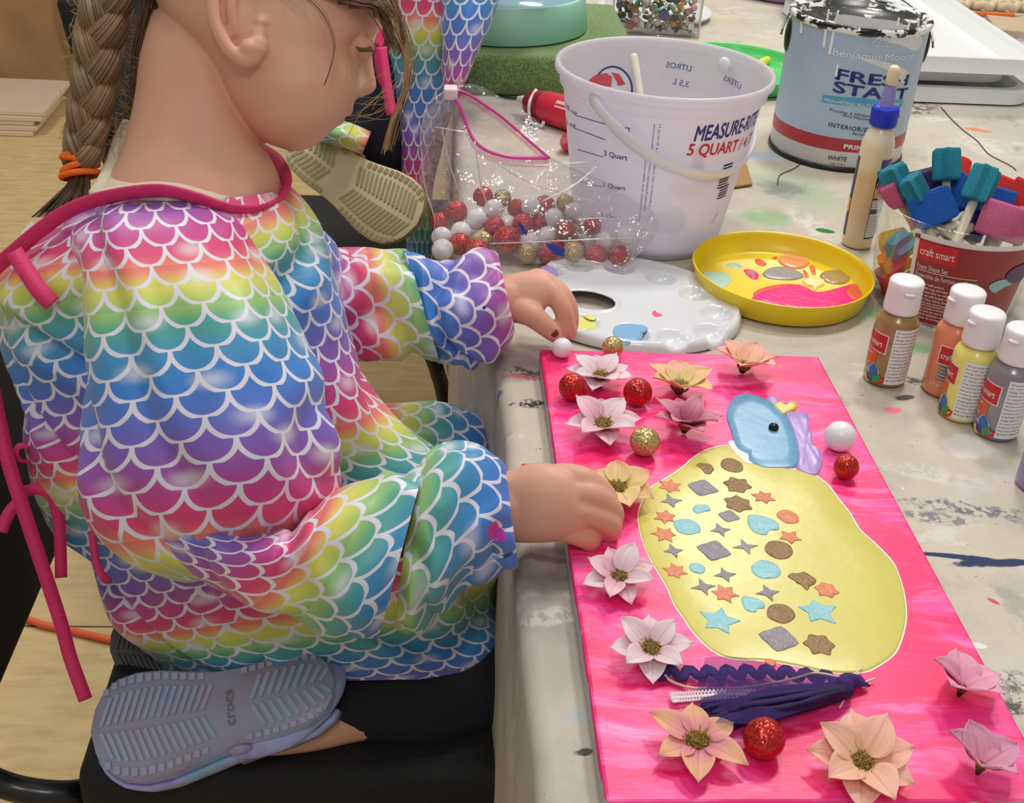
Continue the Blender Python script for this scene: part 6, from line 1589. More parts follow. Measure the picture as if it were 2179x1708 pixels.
finger([Hn(1195, 1012, .0), Hn(1245, 1022, -.002), Hn(1287, 1056, .006), Hn(1290, 1082, .022), Hn(1272, 1094, .032)], [.0094, .0092, .0086, .0078, .0068])
finger([Hn(1195, 1045, -.004), Hn(1258, 1054, -.007), Hn(1299, 1084, .003), Hn(1300, 1108, .020), Hn(1280, 1114, .030)], [.0094, .0094, .0088, .0080, .0070])
finger([Hn(1190, 1078, -.004), Hn(1250, 1090, -.008), Hn(1296, 1114, .001), Hn(1292, 1134, .018), Hn(1270, 1136, .027)], [.0094, .0092, .0086, .0078, .0068])
finger([Hn(1170, 1118, .000), Hn(1215, 1130, -.004), Hn(1252, 1146, .002), Hn(1250, 1156, .015), Hn(1234, 1152, .022)], [.0092, .0088, .0082, .0072, .0064])
finger([Hn(1130, 1020, .012), Hn(1190, 1030, .022), Hn(1240, 1060, .030), Hn(1262, 1084, .036)], [.0095, .0088, .0080, .0068])      # thumb folded underneath
# far (left) arm and hand, thumb and finger tips on the little white ball
arm([U(600, 520, 1.06), U(690, 620, 1.08), U(820, 650, 1.10), U(960, 645, 1.105), U(1080, 637, 1.10)], [.034, .030, .027, .0225, .0205])
rl([(1050, 640, 1.103, -4, 52, .018), (1080, 636, 1.102, -4, 52, .018), (1110, 632, 1.102, -6, 55, .019), (1138, 628, 1.102, -10, 52, .0185), (1158, 628, 1.100, -14, 42, .016), (1172, 634, 1.098, -14, 28, .011)])
Hf = lambda px, py, dz: U(px, py, 1.098 + dz)
finger([Hf(1142, 598, .004), Hf(1172, 620, -.004), Hf(1196, 655, -.006), Hf(1206, 690, .000), Hf(1213, 708, .006)], [.0098, .0094, .0086, .0080, .0066])      # index
finger([Hf(1146, 592, .012), Hf(1184, 616, .006), Hf(1208, 648, .006), Hf(1214, 685, .010), Hf(1212, 702, .014)], [.0096, .0092, .0086, .0078, .0066])
finger([Hf(1140, 592, .022), Hf(1180, 612, .018), Hf(1202, 642, .020), Hf(1204, 672, .024)], [.0092, .0090, .0082, .0070])
finger([Hf(1130, 594, .030), Hf(1165, 610, .029), Hf(1186, 636, .031), Hf(1190, 660, .034)], [.0086, .0082, .0074, .0062])
finger([Hf(1092, 655, -.004), Hf(1128, 668, -.012), Hf(1156, 690, -.012), Hf(1176, 706, -.006), Hf(1186, 716, -.002)], [.0125, .0112, .0094, .0086, .0070])      # thumb
# folded right leg with bare ankle and foot inside the clog
arm([U(450, 1230, 1.12), U(800, 1260, 1.13), U(960, 1300, 1.14)], [.060, .055, .045])
arm([U(980, 1400, 1.085), U(900, 1450, 1.066), U(740, 1505, 1.052), U(660, 1530, 1.042), U(560, 1535, 1.036), U(400, 1530, 1.03)], [.044, .040, .030, .0265, .028, .026])
bv = join(*parts)
def remeshed(vf, vox, smooth=3):
    me = bpy.data.meshes.new('tmp'); me.from_pydata([tuple(v) for v in vf[0]], [], vf[1]); me.update()
    o = bpy.data.objects.new('tmp', me); COL.objects.link(o)
    r = o.modifiers.new('r', 'REMESH'); r.mode = 'VOXEL'; r.voxel_size = vox; r.adaptivity = 0
    dg = bpy.context.evaluated_depsgraph_get(); m2 = bpy.data.meshes.new_from_object(o.evaluated_get(dg))
    bm = bmesh.new(); bm.from_mesh(m2)
    for _ in range(smooth): bmesh.ops.smooth_vert(bm, verts=bm.verts, factor=.5, use_axis_x=True, use_axis_y=True, use_axis_z=True)
    bm.verts.index_update()
    out = ([v.co.copy() for v in bm.verts], [[v.index for v in f.verts] for f in bm.faces]); bm.free()
    bpy.data.objects.remove(o); bpy.data.meshes.remove(me); bpy.data.meshes.remove(m2)
    return out
bvox = remeshed(bv, .00135, 4)
girl = obj('person', bvox, m_skin, at=ORG_P)
tag(girl, 'child with long braid in rainbow fish-scale smock, kneeling on chair, decorating the pink canvas', 'person')
m_nail = M('dark_red_nail', (128, 16, 36), .15)
nm = Matrix((RT, UP, -FW)).transposed().to_4x4()
obj('nail', xf(sphere((0, 0, 0), 1, 16, 10), Matrix.Translation(Hf(1179, 708, -.0142)) @ nm @ Matrix.Rotation(-.65, 4, 'Z') @ Matrix.Diagonal((.0044, .0036, .0022, 1)))[:2], m_nail, girl)

# ------------------------------------------------------------------ hair
hm = bpy.data.materials.new('braid_brown_hair'); hm.use_nodes = True; k = NT(hm); bs = hm.node_tree.nodes['Principled BSDF']
uv = k.n('ShaderNodeUVMap').outputs[0]; n_ = k.noise(k.mapping(uv, (26, 14, 1)), 1, 4, .6); n2 = k.noise(k.mapping(uv, (60, 6, 1)), 1, 2, .6)
k.link(k.mix(k.sstep(n2, .35, .7), k.mix(k.sstep(n_, .3, .7), rgb(52, 34, 20), rgb(112, 82, 50)), rgb(164, 134, 94)), bs.inputs['Base Color']); bs.inputs['Roughness'].default_value = .42
k.link(k.bump(n2, .8, .003), bs.inputs['Normal'])
m_hair2 = M('fine_blond_hair', (176, 144, 100), .5); m_hair3 = M('fine_brown_hair', (112, 82, 54), .5)
# cap of hair over the skull
cap = []
cr_ = [(y, a - 12, b + 8, h + .005) for y, a, b, h in slab if y <= 30]
cr_[-1] = (cr_[-1][0],) + cr_[-1][1:]
hc = rloft([((a + b) / 2, y, ZH, (b - a) / 2, 0, h, 0) for y, a, b, h in cr_], 4, 56, amp=.0015, freq=(40, 40, 40))
# cut the front-lower and side part away so that the face and ear stay free
keep = []
for fi, f in enumerate(hc[1]):
    c = sum((hc[0][i] for i in f), V(0, 0, 0)) / len(f); d = c - CAM; z = d.dot(FW); px = CX + FPX * d.dot(RT) / z; py = CY - FPX * d.dot(UP) / z
    lim = -25 + 42 * max(0, min(1, (px - 560) / 220)) if px > 470 else -22
    if py < lim + 6 * math.sin(px * .21): keep.append(fi)
obj('hair', (hc[0], [hc[1][i] for i in keep], [hc[2][i] for i in keep]), hm, girl).modifiers.new('t', 'SOLIDIFY').thickness = .003
def strand(pts, r=.00035, n=4, k=5): return tube([V(*p) for p in spline([U(*p) for p in pts], k)], r, n, caps=False)[:2]
rr = random.Random(3)
st1 = []; st2 = []
def lock(base, cnt, sx, sy, sz, dst, r=.00035):
    for i in range(cnt):
        o1 = (rr.gauss(0, sx), rr.gauss(0, sy)); o2 = (rr.gauss(0, sx), rr.gauss(0, sy)); m = len(base)
        dst.append(strand([(p[0] + o1[0] * (1 - q / m) + o2[0] * (q / m), p[1] + o1[1] * (1 - q / m) + o2[1] * q / m, p[2] + rr.gauss(0, sz)) for q, p in enumerate(base)], r))
lock([(800, -40, .90), (838, 20, .90), (850, 70, .90), (866, 120, .905), (862, 190, .91), (836, 260, .915), (822, 318, .92)], 26, 6, 8, .004, st1, .0003)
lock([(800, -30, .92), (845, 30, .92), (868, 100, .92), (876, 150, .92), (860, 230, .92), (835, 310, .92)], 12, 9, 10, .004, st2, .00028)
lock([(820, -40, .90), (845, 30, .90), (858, 75, .90), (850, 110, .90)], 24, 6, 8, .003, st2)
lock([(640, -20, .868), (690, 30, .868), (712, 90, .868), (705, 140, .868), (692, 178, .868)], 4, 3, 6, .001, st2, .00025)
lock([(590, -30, .867), (640, 20, .866), (680, 60, .866), (690, 100, .866)], 4, 14, 8, .001, st1, .00015)
lock([(770, -10, .88), (800, 10, .885), (822, 50, .89), (836, 100, .895)], 40, 12, 8, .003, st2)
lock([(700, -20, .87), (760, 0, .872), (800, 10, .878), (826, 36, .885)], 60, 14, 7, .002, st2)
for i in range(14):
    x0 = rr.uniform(830, 870); y0 = rr.uniform(120, 220)
    st1.append(strand([(x0, y0, .92), (x0 - rr.uniform(20, 60), y0 + rr.uniform(20, 70), .92), (x0 - rr.uniform(60, 130), y0 + rr.uniform(20, 110), .92)], .00022))
for i in range(120):   # flyaways round braid and nape
    y0 = rr.uniform(0, 300); x0 = 250 - y0 * .12 + rr.uniform(-25, 20)
    st1.append(strand([(x0, y0, .955), (x0 + rr.uniform(5, 40), y0 + rr.uniform(-10, 30), .955 + rr.uniform(-.01, .01)), (x0 + rr.uniform(15, 70), y0 + rr.uniform(-10, 60), .955)], .0002))
for i in range(60):
    y0 = rr.uniform(-10, 290); x0 = 180 - y0 * .09 + rr.uniform(-10, 10)
    st1.append(strand([(x0, y0, .945), (x0 - rr.uniform(0, 26), y0 + rr.uniform(-20, 20), .945), (x0 - rr.uniform(5, 36), y0 + rr.uniform(-20, 30), .945)], .0002))
lock([(330, -40, .945), (320, 20, .948), (300, 90, .95), (292, 170, .955), (284, 240, .96)], 40, 12, 10, .003, st2, .0003)
for i in range(14):   # lashes
    a = i / 13; x0 = 757 + 32 * a; st2.append(strand([(x0, 98 + 4 * math.sin(a * PI), .895), (x0 + 4, 106, .892), (x0 + 9 + 3 * a, 110, .890)], .0004))
obj('hair_strands', join(*st1), m_hair2, girl)['kind'] = 'stuff'
obj('hair_strands', join(*st2), m_hair3, girl)['kind'] = 'stuff'
# three-strand braid
bp = spline([(246, -80, .955), (232, -10, .955), (214, 70, .952), (204, 150, .950), (192, 230, .948), (180, 300, .946), (174, 340, .945)], 14)
braid = []
wx = [1 - .35 * i / len(bp) for i in range(len(bp))]
for s in range(3):
    pts = []; rad = []
    for i, (px, py, Z) in enumerate(bp):
        ph = i / 14 * 2 * PI * .36 + s * 2 * PI / 3
        pts.append(U(px + 30 * wx[i] * math.sin(ph), py, Z + .0105 * wx[i] * math.sin(2 * ph))); rad.append(.0150 * wx[i] * (1 + .15 * math.cos(2 * ph)))
    braid.append(tube(pts, rad, 14))
obj('braid', join(*braid), hm, girl)
m_scr = M('orange_hair_tie', (246, 116, 28), .8, bump=(700, .5))
c0 = U(170, 352, .944)
tie = []
for i, (dy, tl, rx_) in enumerate([(-22, .12, .0128), (-10, -.12, .0130), (4, .22, .0125), (20, .10, .0135)]):
    P = []
    for q in range(25):
        a = 2 * PI * q / 24; P.append(U(170, 352 + dy, .944) + RT * (rx_ * math.cos(a)) - FW * (.0115 * math.sin(a)) + UP * (tl * .02 * math.cos(a)))
    tie.append(tube(P, .0026, 8)[:2])
obj('hair_tie', join(*tie), m_scr, girl)
tail = []
for i in range(90):
    a = rr.uniform(-1, 1); b = rr.uniform(-1, 1)
    tail.append(tube([V(*p) for p in spline([U(172 + 14 * a, 350, .944 + .006 * b), U(168 + 22 * a, 390, .944 + .007 * b), U(150 + 40 * a, 425, .940 + .008 * b), U(128 + 62 * a, 462, .935 + .01 * b)], 4)], [.0012] * 8 + [.0009, .0007, .0005, .0003, .0002], 5))
obj('hair_tail', join(*tail), hm, girl)['kind'] = 'stuff'

# ------------------------------------------------------------------ clothes
m_smk = mermaid('mermaid_fabric', [(440, 835, .79, .006, (190, 60, 190)), (430, 860, .79, .004, (180, 60, 190)), (600, 945, .80, .003, (240, 90, 170)), (1045, 1120, .795, .006, (206, 40, 150)), (1060, 1140, .80, .006, (196, 60, 180)), (990, 1105, .79, .004, (200, 50, 120)), (1050, 1210, .80, .007, (60, 140, 70)), (1085, 1190, .81, .006, (40, 50, 110)), (915, 1190, .79, .004, (240, 220, 40)), (905, 1310, .79, .006, (240, 222, 50)), (1040, 975, .80, .005, (60, 110, 140)), (860, 720, 1.05, .003, (60, 30, 80)), (1030, 655, 1.05, .002, (30, 30, 40)), (395, 860, .79, .003, (50, 50, 60)), (380, 1020, .79, .003, (150, 200, 220)), (340, 1060, .80, .003, (150, 200, 220)), (640, 1335, .93, .008, (220, 160, 60)), (665, 1345, .92, .008, (84, 52, 44)), (800, 1335, .93, .010, (84, 52, 44)), (790, 960, .92, .004, (110, 84, 70)), (850, 960, .93, .005, (96, 66, 54)), (760, 985, .92, .006, (40, 90, 70))])
m_bind = M('magenta_binding', (216, 44, 108), .6, bump=(500, .3)); m_shirt = M('cream_shirt', (226, 216, 192), .85, bump=(300, .3)); m_nvy = M('navy_trousers', (20, 22, 36), .85, bump=(400, .4))
def folds(a1=.004, f1=3, ph=0.0, a2=.0): 
    return lambda t, th, p: a1 * math.sin(f1 * th + ph + 4 * t) * (.3 + .7 * math.sin(PI * t)) + a2 * noise.noise(p * 22)
body_r = [lr(204, 412, 606, 392, .945, .070, 22), lr(128, 456, 652, 440, .955, .105, 40), lr(-14, 572, 690, 520, .968, .128, 40), lr(0, 700, 735, 640, .985, .130, 36), lr(56, 840, 772, 780, 1.000, .125, 30), lr(62, 940, 862, 900, 1.015, .122, 28), lr(92, 1060, 985, 1000, 1.045, .125, 28), lr(200, 1205, 1058, 1130, 1.085, .130, 26), lr(258, 1335, 1076, 1290, 1.105, .118, 20), lr(330, 1400, 1082, 1380, 1.115, .112, 14), lr(385, 1444, 1083, 1434, 1.12, .108, 8)]
smk = obj('smock_body', rloft(body_r, 9, 150, amp=.004, freq=(16, 16, 10), seed=3, phase=-.06, voff=lambda th, t: .30 * (1 + math.cos(th)) / 2 + .28 * t ** 4, wr=folds(.0045, 6, .5), crease=.009, cf=(6, 6, 9)), m_smk, girl)
sl_r = [lr(215, 436, 440, 424, .898, .025), lr(160, 490, 510, 462, .886, .050), lr(166, 580, 556, 548, .872, .066), lr(174, 700, 612, 652, .862, .078), lr(180, 830, 664, 770, .856, .084), lr(176, 950, 704, 896, .852, .086), lr(172, 1050, 722, 1000, .852, .082), lr(214, 1140, 676, 1090, .856, .072), lr(300, 1210, 610, 1170, .86, .050), lr(400, 1240, 560, 1215, .862, .020)]
obj('sleeve', rloft(sl_r, 9, 120, amp=.0035, freq=(20, 20, 12), seed=8, phase=-.05, capa=True, capb=True, wr=folds(.003, 5, 1.2), crease=.006, cf=(6, 6, 8)), m_smk, girl)
fr_r = [lr(420, 1085, 320, 1150, .855, .055), lr(520, 1120, 430, 1240, .846, .062), lr(618, 1110, 560, 1305, .836, .066), lr(706, 1044, 684, 1346, .830, .068), lr(800, 1012, 756, 1360, .828, .066), lr(902, 996, 806, 1354, .830, .060)]
slv = obj('sleeve', rloft(fr_r, 9, 110, amp=.003, freq=(26, 20, 20), seed=12, phase=-.24, N=13, capa=True, voff=lambda th, t: .13 * math.cos(th), wr=folds(.0035, 4, 2.0), crease=.007, cf=(12, 10, 7)), m_smk, girl)
cf_r = [lr(880, 1010, 838, 1338, .835, .050), lr(918, 962, 868, 1342, .833, .056), lr(968, 940, 918, 1320, .832, .056), lr(1015, 944, 975, 1255, .834, .052), lr(1052, 974, 1040, 1222, .838, .046), lr(1078, 1004, 1100, 1196, .842, .036), lr(1066, 1030, 1082, 1160, .846, .028)]
obj('cuff', rloft(cf_r, 9, 110, amp=.004, freq=(34, 26, 26), seed=15, phase=.37, N=12, capa=True, wr=folds(.003, 5, .4), crease=.006, cf=(16, 14, 14)), m_smk, slv)
gs_r = [lr(640, 540, 660, 700, 1.085, .040), lr(704, 538, 738, 752, 1.092, .048), lr(790, 532, 826, 764, 1.097, .050), lr(866, 534, 934, 764, 1.10, .050)]
slf = obj('sleeve', rloft(gs_r, 9, 90, amp=.003, freq=(26, 20, 20), seed=21, phase=-.07, N=11, capa=True, wr=folds(.003, 4, 1.0), crease=.007, cf=(14, 10, 8)), m_smk, girl)
obj('sleeve', rloft([lr(540, 440, 620, 452, 1.03, .03), lr(560, 470, 690, 492, 1.055, .058), lr(590, 545, 726, 545, 1.072, .064), lr(630, 600, 742, 680, 1.088, .060)], 7, 72, amp=.003, seed=23, phase=-.5, N=12, capa=True, capb=True), m_smk, girl)
gc_r = [lr(858, 530, 930, 764, 1.10, .046), lr(910, 546, 970, 768, 1.10, .050), lr(970, 550, 1018, 770, 1.10, .050), lr(1028, 536, 1066, 758, 1.10, .046), lr(1062, 552, 1098, 716, 1.10, .036), lr(1052, 580, 1082, 694, 1.102, .024)]
obj('cuff', rloft(gc_r, 9, 90, amp=.004, freq=(34, 26, 26), seed=25, phase=.66, N=11, capa=True, wr=folds(.0035, 5, 2.4), crease=.007, cf=(16, 14, 14)), m_smk, slf)
# far lap of the smock
lp_r = [lr(780, 868, 800, 960, 1.17, .03), lr(850, 856, 850, 990, 1.18, .04), lr(930, 852, 940, 1020, 1.185, .045), lr(1010, 878, 1030, 1040, 1.19, .04), lr(1036, 900, 1050, 1030, 1.19, .02)]
obj('smock_body', rloft(lp_r, 7, 48, amp=.003, seed=31, phase=.16, N=10, capa=True, capb=True), m_smk, girl)
# binding, ties, tab
def pth(l, k=6): return [V(*p) for p in spline([U(*p) for p in l], k)]
bd = [(548, 316, 1.005), (585, 340, .985), (606, 372, .960), (607, 404, .925), (585, 432, .900), (540, 448, .880), (480, 443, .868), (420, 422, .864), (350, 406, .866), (280, 410, .872), (210, 424, .878), (150, 446, .882), (90, 486, .888), (30, 536, .896), (-20, 580, .905), (-60, 640, .92)]
obj('binding', tube(pth(bd), .0062, 12, flat=.42, upv=FW)[:2], m_bind, smk)
def tie_(l, w_=.0095): 
    P = pth(l); return ribbon(P, w_, (CAM - P[0]).normalized(), .0012)
obj('tie', tie_([(-40, 700, .93), (-5, 880, .945), (20, 990, .95), (52, 1090, .955), (92, 1210, .965), (128, 1320, .975), (150, 1400, .98), (182, 1488, .985)], .0108), m_bind, smk)
obj('tie', tie_([(52, 1046, .99), (80, 1040, .985), (108, 1052, .985), (122, 1090, .99), (128, 1150, .995), (130, 1228, 1.0)]), m_bind, smk)
obj('tie', tie_([(48, 1060, .99), (20, 1090, .985), (2, 1132, .98)]), m_bind, smk)
obj('tie', tie_([(196, 1130, .99), (202, 1180, .985), (215, 1220, .985), (232, 1236, .99)], .006), m_bind, smk)
obj('tie_loop', tube(pth([(60, 948, .965), (40, 950, .962), (34, 966, .962), (44, 980, .965), (60, 982, .97)]), .0040, 8, flat=.4)[:2], m_bind, smk)
obj('shoulder_tab', tie_([(30, 536, .884), (60, 582, .872), (86, 620, .866), (112, 646, .866)], .0125), m_bind, smk)
m_tag = M('white_tag', (236, 236, 236), .6)
tg = [U(*p) for p in ((44, 496, .915), (66, 470, .912), (78, 480, .908), (60, 505, .908))]
obj('care_tag', (tg, [(0, 1, 2, 3)]), m_tag, smk, smooth=False)
obj('shirt_collar', tube(pth([(272, 262, .985), (254, 300, .975), (238, 345, .955), (216, 392, .930), (206, 412, .905), (260, 406, .890), (330, 398, .884), (400, 406, .880), (480, 430, .880)]), .0052, 10, flat=.8)[:2], m_shirt, girl)
obj('shirt', rloft([lr(252, 330, 420, 330, .965, .055, 20), lr(214, 392, 560, 392, .95, .085, 26), lr(206, 418, 590, 404, .962, .070, 20)], 5, 48), m_shirt, girl)
# dark trousers on the folded legs
tr_r = [lr(712, 1425, 704, 1562, 1.052, .036), lr(800, 1400, 800, 1580, 1.058, .042), lr(920, 1370, 930, 1585, 1.070, .046), lr(1040, 1340, 1050, 1550, 1.088, .046), lr(1080, 1320, 1088, 1500, 1.098, .04)]
obj('trouser_leg', rloft(tr_r, 6, 48, amp=.002, seed=3, capb=True), m_nvy, girl)

# ------------------------------------------------------------------ clogs
cg = bpy.data.materials.new('tie_dye_foam'); cg.use_nodes = True; k = NT(cg); bs = cg.node_tree.nodes['Principled BSDF']
tc = k.n('ShaderNodeTexCoord').outputs['Object']; nA = k.noise(k.mapping(tc, (1, 2, 1)), 22, 3, .55); nB = k.noise(k.mapping(tc, (1, 1, 1), (4, 2, 1)), 28, 3, .55)
c = k.ramp(nA, [(.30, rgb(146, 150, 206)), (.42, rgb(172, 170, 226)), (.52, rgb(150, 176, 228)), (.60, rgb(120, 188, 210)), (.68, rgb(190, 172, 220))])
k.link(k.mix(k.math('MULTIPLY', k.sstep(nB, .48, .62), .6), c, rgb(150, 146, 166)), bs.inputs['Base Color']); bs.inputs['Roughness'].default_value = .4
m_cgs = M('lilac_grey_sole', (150, 144, 160), .42, var=(24, .2), col2=(146, 154, 184)); m_cgr = M('lilac_grey_rib', (164, 156, 176), .4, var=(26, .2), col2=(150, 172, 198))
m_tan = M('tan_foam', (176, 162, 122), .6, var=(30, .15)); m_tanl = M('tan_foam_groove', (214, 202, 166), .6); m_greyf = M('grey_foam', (92, 92, 98), .55, var=(20, .2))
def clog(name, label, px, py, Z, dirpx, L, Wd, m_main, m_groove, m_rib, tilt=0.0, roll=0.0, mirror=1, words=True, strap_px=None, strap=True):
    C0 = U(px, py, Z)
    X = (RT * dirpx[0] - UP * dirpx[1]).normalized(); N_ = -ray(px, py).normalized(); N_ = (N_ - X * N_.dot(X)).normalized(); Y = N_.cross(X) * mirror
    R_ = Matrix.Rotation(tilt, 3, Y) @ Matrix.Rotation(roll, 3, X); X, Y, N_ = R_ @ X, R_ @ Y, R_ @ N_
    o = thing('clog', label, 'shoe', C0)
    def W(x, y, z): return C0 + X * x + Y * y + N_ * z
    prof = [(0, .0), (.015, .15), (.05, .26), (.12, .335), (.24, .36), (.38, .355), (.48, .37), (.58, .42), (.70, .485), (.80, .50), (.88, .46), (.945, .35), (.98, .20), (1, 0)]
    def hw(t): return interp(prof, t)[0] * Wd
    def off(t): return .05 * Wd * math.sin(t * PI * 1.1)
    ts = [0.0, .006, .015, .03, .05, .08, .12] + [.12 + .76 * i / 20 for i in range(1, 21)] + [.91, .94, .965, .98, .992, 1.0]
    ol = [(t, 1) for t in ts] + [(t, -1) for t in ts[-2:0:-1]]
    P2 = [((t - .5) * L, off(t) + s * hw(t)) for t, s in ol]; n = len(P2)
    th = .020
    rings = [(1.0 - .05, .0), (1.0 - .012, -.0012), (1.0, -.005), (1.0, -th + .004), (.985, -th)]
    vs = []; fs = []
    for s_, z in rings: vs += [W(x * s_, off(.5) * (1 - s_) + y * s_, z) for x, y in P2]
    for i in range(len(rings) - 1):
        for j in range(n): j2 = (j + 1) % n; fs.append((i * n + j, i * n + n + j, i * n + n + j2, i * n + j2))
    vs.append(W(0, 0, 0)); 
    # inner fan via strips between the two sides
    m2 = len(ts)
    for i in range(1, m2 - 1):
        a, b = i, i + 1; c_, d_ = n - i, (n - i - 1)
        if i + 1 < m2 - 1: fs.append((a, b, d_, c_))
    fs.append((0, 1, n - 1)); fs.append((m2 - 1, m2, m2 - 2))
    base = len(rings) - 1
    vs2 = vs
    obj('sole', (vs2, fs), [m_groove, m_main], o, autosharp=50, fmi=[1 if n * 1 <= i_ < n * (len(rings) - 1) else 0 for i_ in range(len(fs))])
    # rim blocks, ribs
    rb_ = []
    def rib(p, q, w_, h=.0016):
        p, q = Vector((p[0], p[1], 0)), Vector((q[0], q[1], 0)); d = (q - p); l = d.length
        if l < 1e-5: return
        d.normalize(); s = V(-d.y, d.x, 0) * w_ / 2
        v = [p - s, p + s, q + s, q - s]; vi = [x * .86 + (p + q) / 2 * .14 for x in v]
        rb_.append(([W(a.x, a.y, -.0008) for a in v] + [W(a.x, a.y, h) for a in vi], [(4, 5, 6, 7), (0, 1, 5, 4), (1, 2, 6, 5), (2, 3, 7, 6), (3, 0, 4, 7)]))
    def inside(t, f): return ((t - .5) * L, off(t) + f * hw(t))
    tt = [.055 + .885 * i / 25 for i in range(26)]
    for sg in (-1, 1):
        for a, b in zip(tt, tt[1:]):
            if .36 < (a + b) / 2 < .50: continue
            a2, b2 = a + .004, b - .004
            p0 = inside((a2 + b2) / 2, sg * .78); p1 = inside((a2 + b2) / 2, sg * .95)
            rib(p0, p1, (b2 - a2) * L)
    for t0, t1, cnt in ((.54, .95, 15), (.06, .34, 9)):
        for i in range(cnt):
            t = t0 + (t1 - t0) * i / (cnt - 1)
            for sg in (-1, 1):
                ta = min(.985, t + .035 * (1 if t0 > .5 else -1) * 1.0)
                p = inside(t, sg * .05); q = inside(max(.02, min(.97, t - .05)), sg * .70)
                rib(p, q, (t1 - t0) / cnt * L * .62)
    hn_ = [v for v in rb_ if sum(((Vector(p) - C0).dot(X) for p in v[0])) < 0]; fn_ = [v for v in rb_ if sum(((Vector(p) - C0).dot(X) for p in v[0])) >= 0]
    so_ = o.children[0]
    obj('heel_tread', join(*hn_), m_rib, so_, smooth=False); obj('toe_tread', join(*fn_), m_rib, so_, smooth=False)
    if words:
        vs_, fs_, ww = textw('crocs', .030, .0085, bold=.03)
        obj('embossed_lettering', ([W((.43 - .5) * L + (y - .004) , off(.43) - mirror * (x - .015), .0012) for x, y in vs_], fs_), m_rib, o)
    # upper shell on the far side of the sole
    us = []; uf = []; nu, nv = 26, 12
    for j in range(nv + 1):
        v = j / nv
        for i in range(nu + 1):
            t = .40 + .60 * i / nu; ang = PI * v; hgt = .050 * math.sin(PI * min(1, (1 - t) * 1.15 + .02)) ** .6 * (.9 if t < .9 else .9)
            us.append(W((t - .5) * L, off(t) + hw(t) * math.cos(ang), -th + .002 - (hgt + .004) * math.sin(ang) ** .8))
    for j in range(nv):
        for i in range(nu): a = j * (nu + 1) + i; uf.append((a, a + nu + 1, a + nu + 2, a + 1))
    up_ = obj('upper', (us, uf), m_main, o); up_.modifiers.new('t', 'SOLIDIFY').thickness = .004
    # side walls of the heel half and the strap
    for sg in (-1, 1):
        wv = []; wf = []
        for i in range(21):
            t = .03 + .42 * i / 20; hh = .012 + .012 * (i / 20) ** 2
            wv += [W((t - .5) * L, off(t) + sg * hw(t), -th + .002), W((t - .5) * L, off(t) + sg * hw(t) * .95, -th - hh)]
        for i in range(20): wf.append((2 * i, 2 * i + 1, 2 * i + 3, 2 * i + 2))
        obj('side_wall', (wv, wf), m_main, o).modifiers.new('t', 'SOLIDIFY').thickness = .004
    sp_ = [] if not strap_px else pth(strap_px)
    for i in range(25 if not strap_px else 0):
        a = PI * i / 24; t = .42 - .455 * math.sin(a) ** .7
        sp_.append(W((t - .5) * L, off(.3) + math.cos(a) * Wd * .50, -th - .012 - .010 * math.sin(a)))
    if strap: stp = obj('strap', tube(sp_, .0085, 12, flat=.5 if strap_px else .35, upv=FW, roundcap=True)[:2], m_main, o)
    for sg in ((-1, 1) if strap else ()):
        q = W((.42 - .5) * L, off(.3) + sg * (Wd * .50 + .002), -th - .012)
        if strap_px:
            if sg > 0: continue
            q = U(*strap_px[0]) - ray(px, py).normalized() * .006
        obj('rivet', xf(sphere((0, 0, 0), 1, 16, 10), Matrix.Translation(q) @ Matrix((X, Y, N_)).transposed().to_4x4() @ Matrix.Diagonal((.0095, .0035, .0085, 1)))[:2], m_main, o)
    return o
clog('clog', 'lavender tie-dyed foam clog on the near foot of the kneeling child, sole up', 450, 1502, .995, (-525, 118), .204, .090, cg, m_cgs, m_cgr, .0, .34, 1, True, [(512, 1594, .985), (556, 1588, .985), (612, 1568, .988), (664, 1528, .992), (702, 1482, .998), (716, 1440, 1.008), (704, 1405, 1.02)])
ch_ = [c for c in bpy.data.objects if c.name == 'clog'][0]
obj('shoe_charm', join(sphere(U(402, 1618, .998), .0085, 16, 10, (1.6, 1, .7)), sphere(U(352, 1628, .998), .006, 16, 10, (1.5, 1, .7))), M('charm_pink', (226, 120, 150), .25), ch_)
clog('clog', 'dark grey sole of the other clog, peeking out behind the tie-dyed one', 415, 1378, 1.10, (-400, 20), .170, .074, m_greyf, m_greyf, m_greyf, .2, -.3, 1, False, None, False)
clog('clog', 'worn tan foam clog sole-up on the black chair behind the girl', 752, 384, 1.62, (225, 160), .205, .100, m_tan, m_tanl, m_tan, .0, .0, -1, False, None, False)
# ------------------------------------------------------------------ second child behind
m_smk2 = mermaid('mermaid_fabric_far')
PH2 = PH
OP2 = V(-.15, 1.28, .465)
ORG_P = OP2
q_parts = []
def tk(pts, rad, k=5): q_parts.append(tube([V(*p) for p in spline(pts, k)], [r[0] for r in spline([(x,) for x in rad], k)], 18, roundcap=True)[:2])
tk([U(880, 400, 1.77), U(878, 250, 1.75), U(885, 60, 1.72), U(930, -130, 1.69), U(945, -250, 1.68)], [.014, .018, .026, .05, .04])
tk([U(945, -240, 1.68), U(965, -340, 1.67)], [.036, .036])
hd_c = U(985, -440, 1.66)
q_parts.append(sphere(hd_c, .088, 28, 20, (1.02, .86, 1.12))); q_parts.append(sphere(hd_c + V(.088, -.01, -.02), .014, 12, 8)); q_parts.append(sphere(hd_c + V(.055, -.005, -.075), .030, 14, 10))
for s in (-1, 1): q_parts.append(sphere(hd_c + V(-.005, s * .074, -.01), .020, 12, 8, (.9, .4, 1.2)))
tk([U(985, -140, 1.60), U(988, 20, 1.60), U(974, 110, 1.60), U(1000, 50, 1.60), U(1030, -60, 1.60), U(1065, -130, 1.60)], [.026, .020, .014, .014, .015, .016])
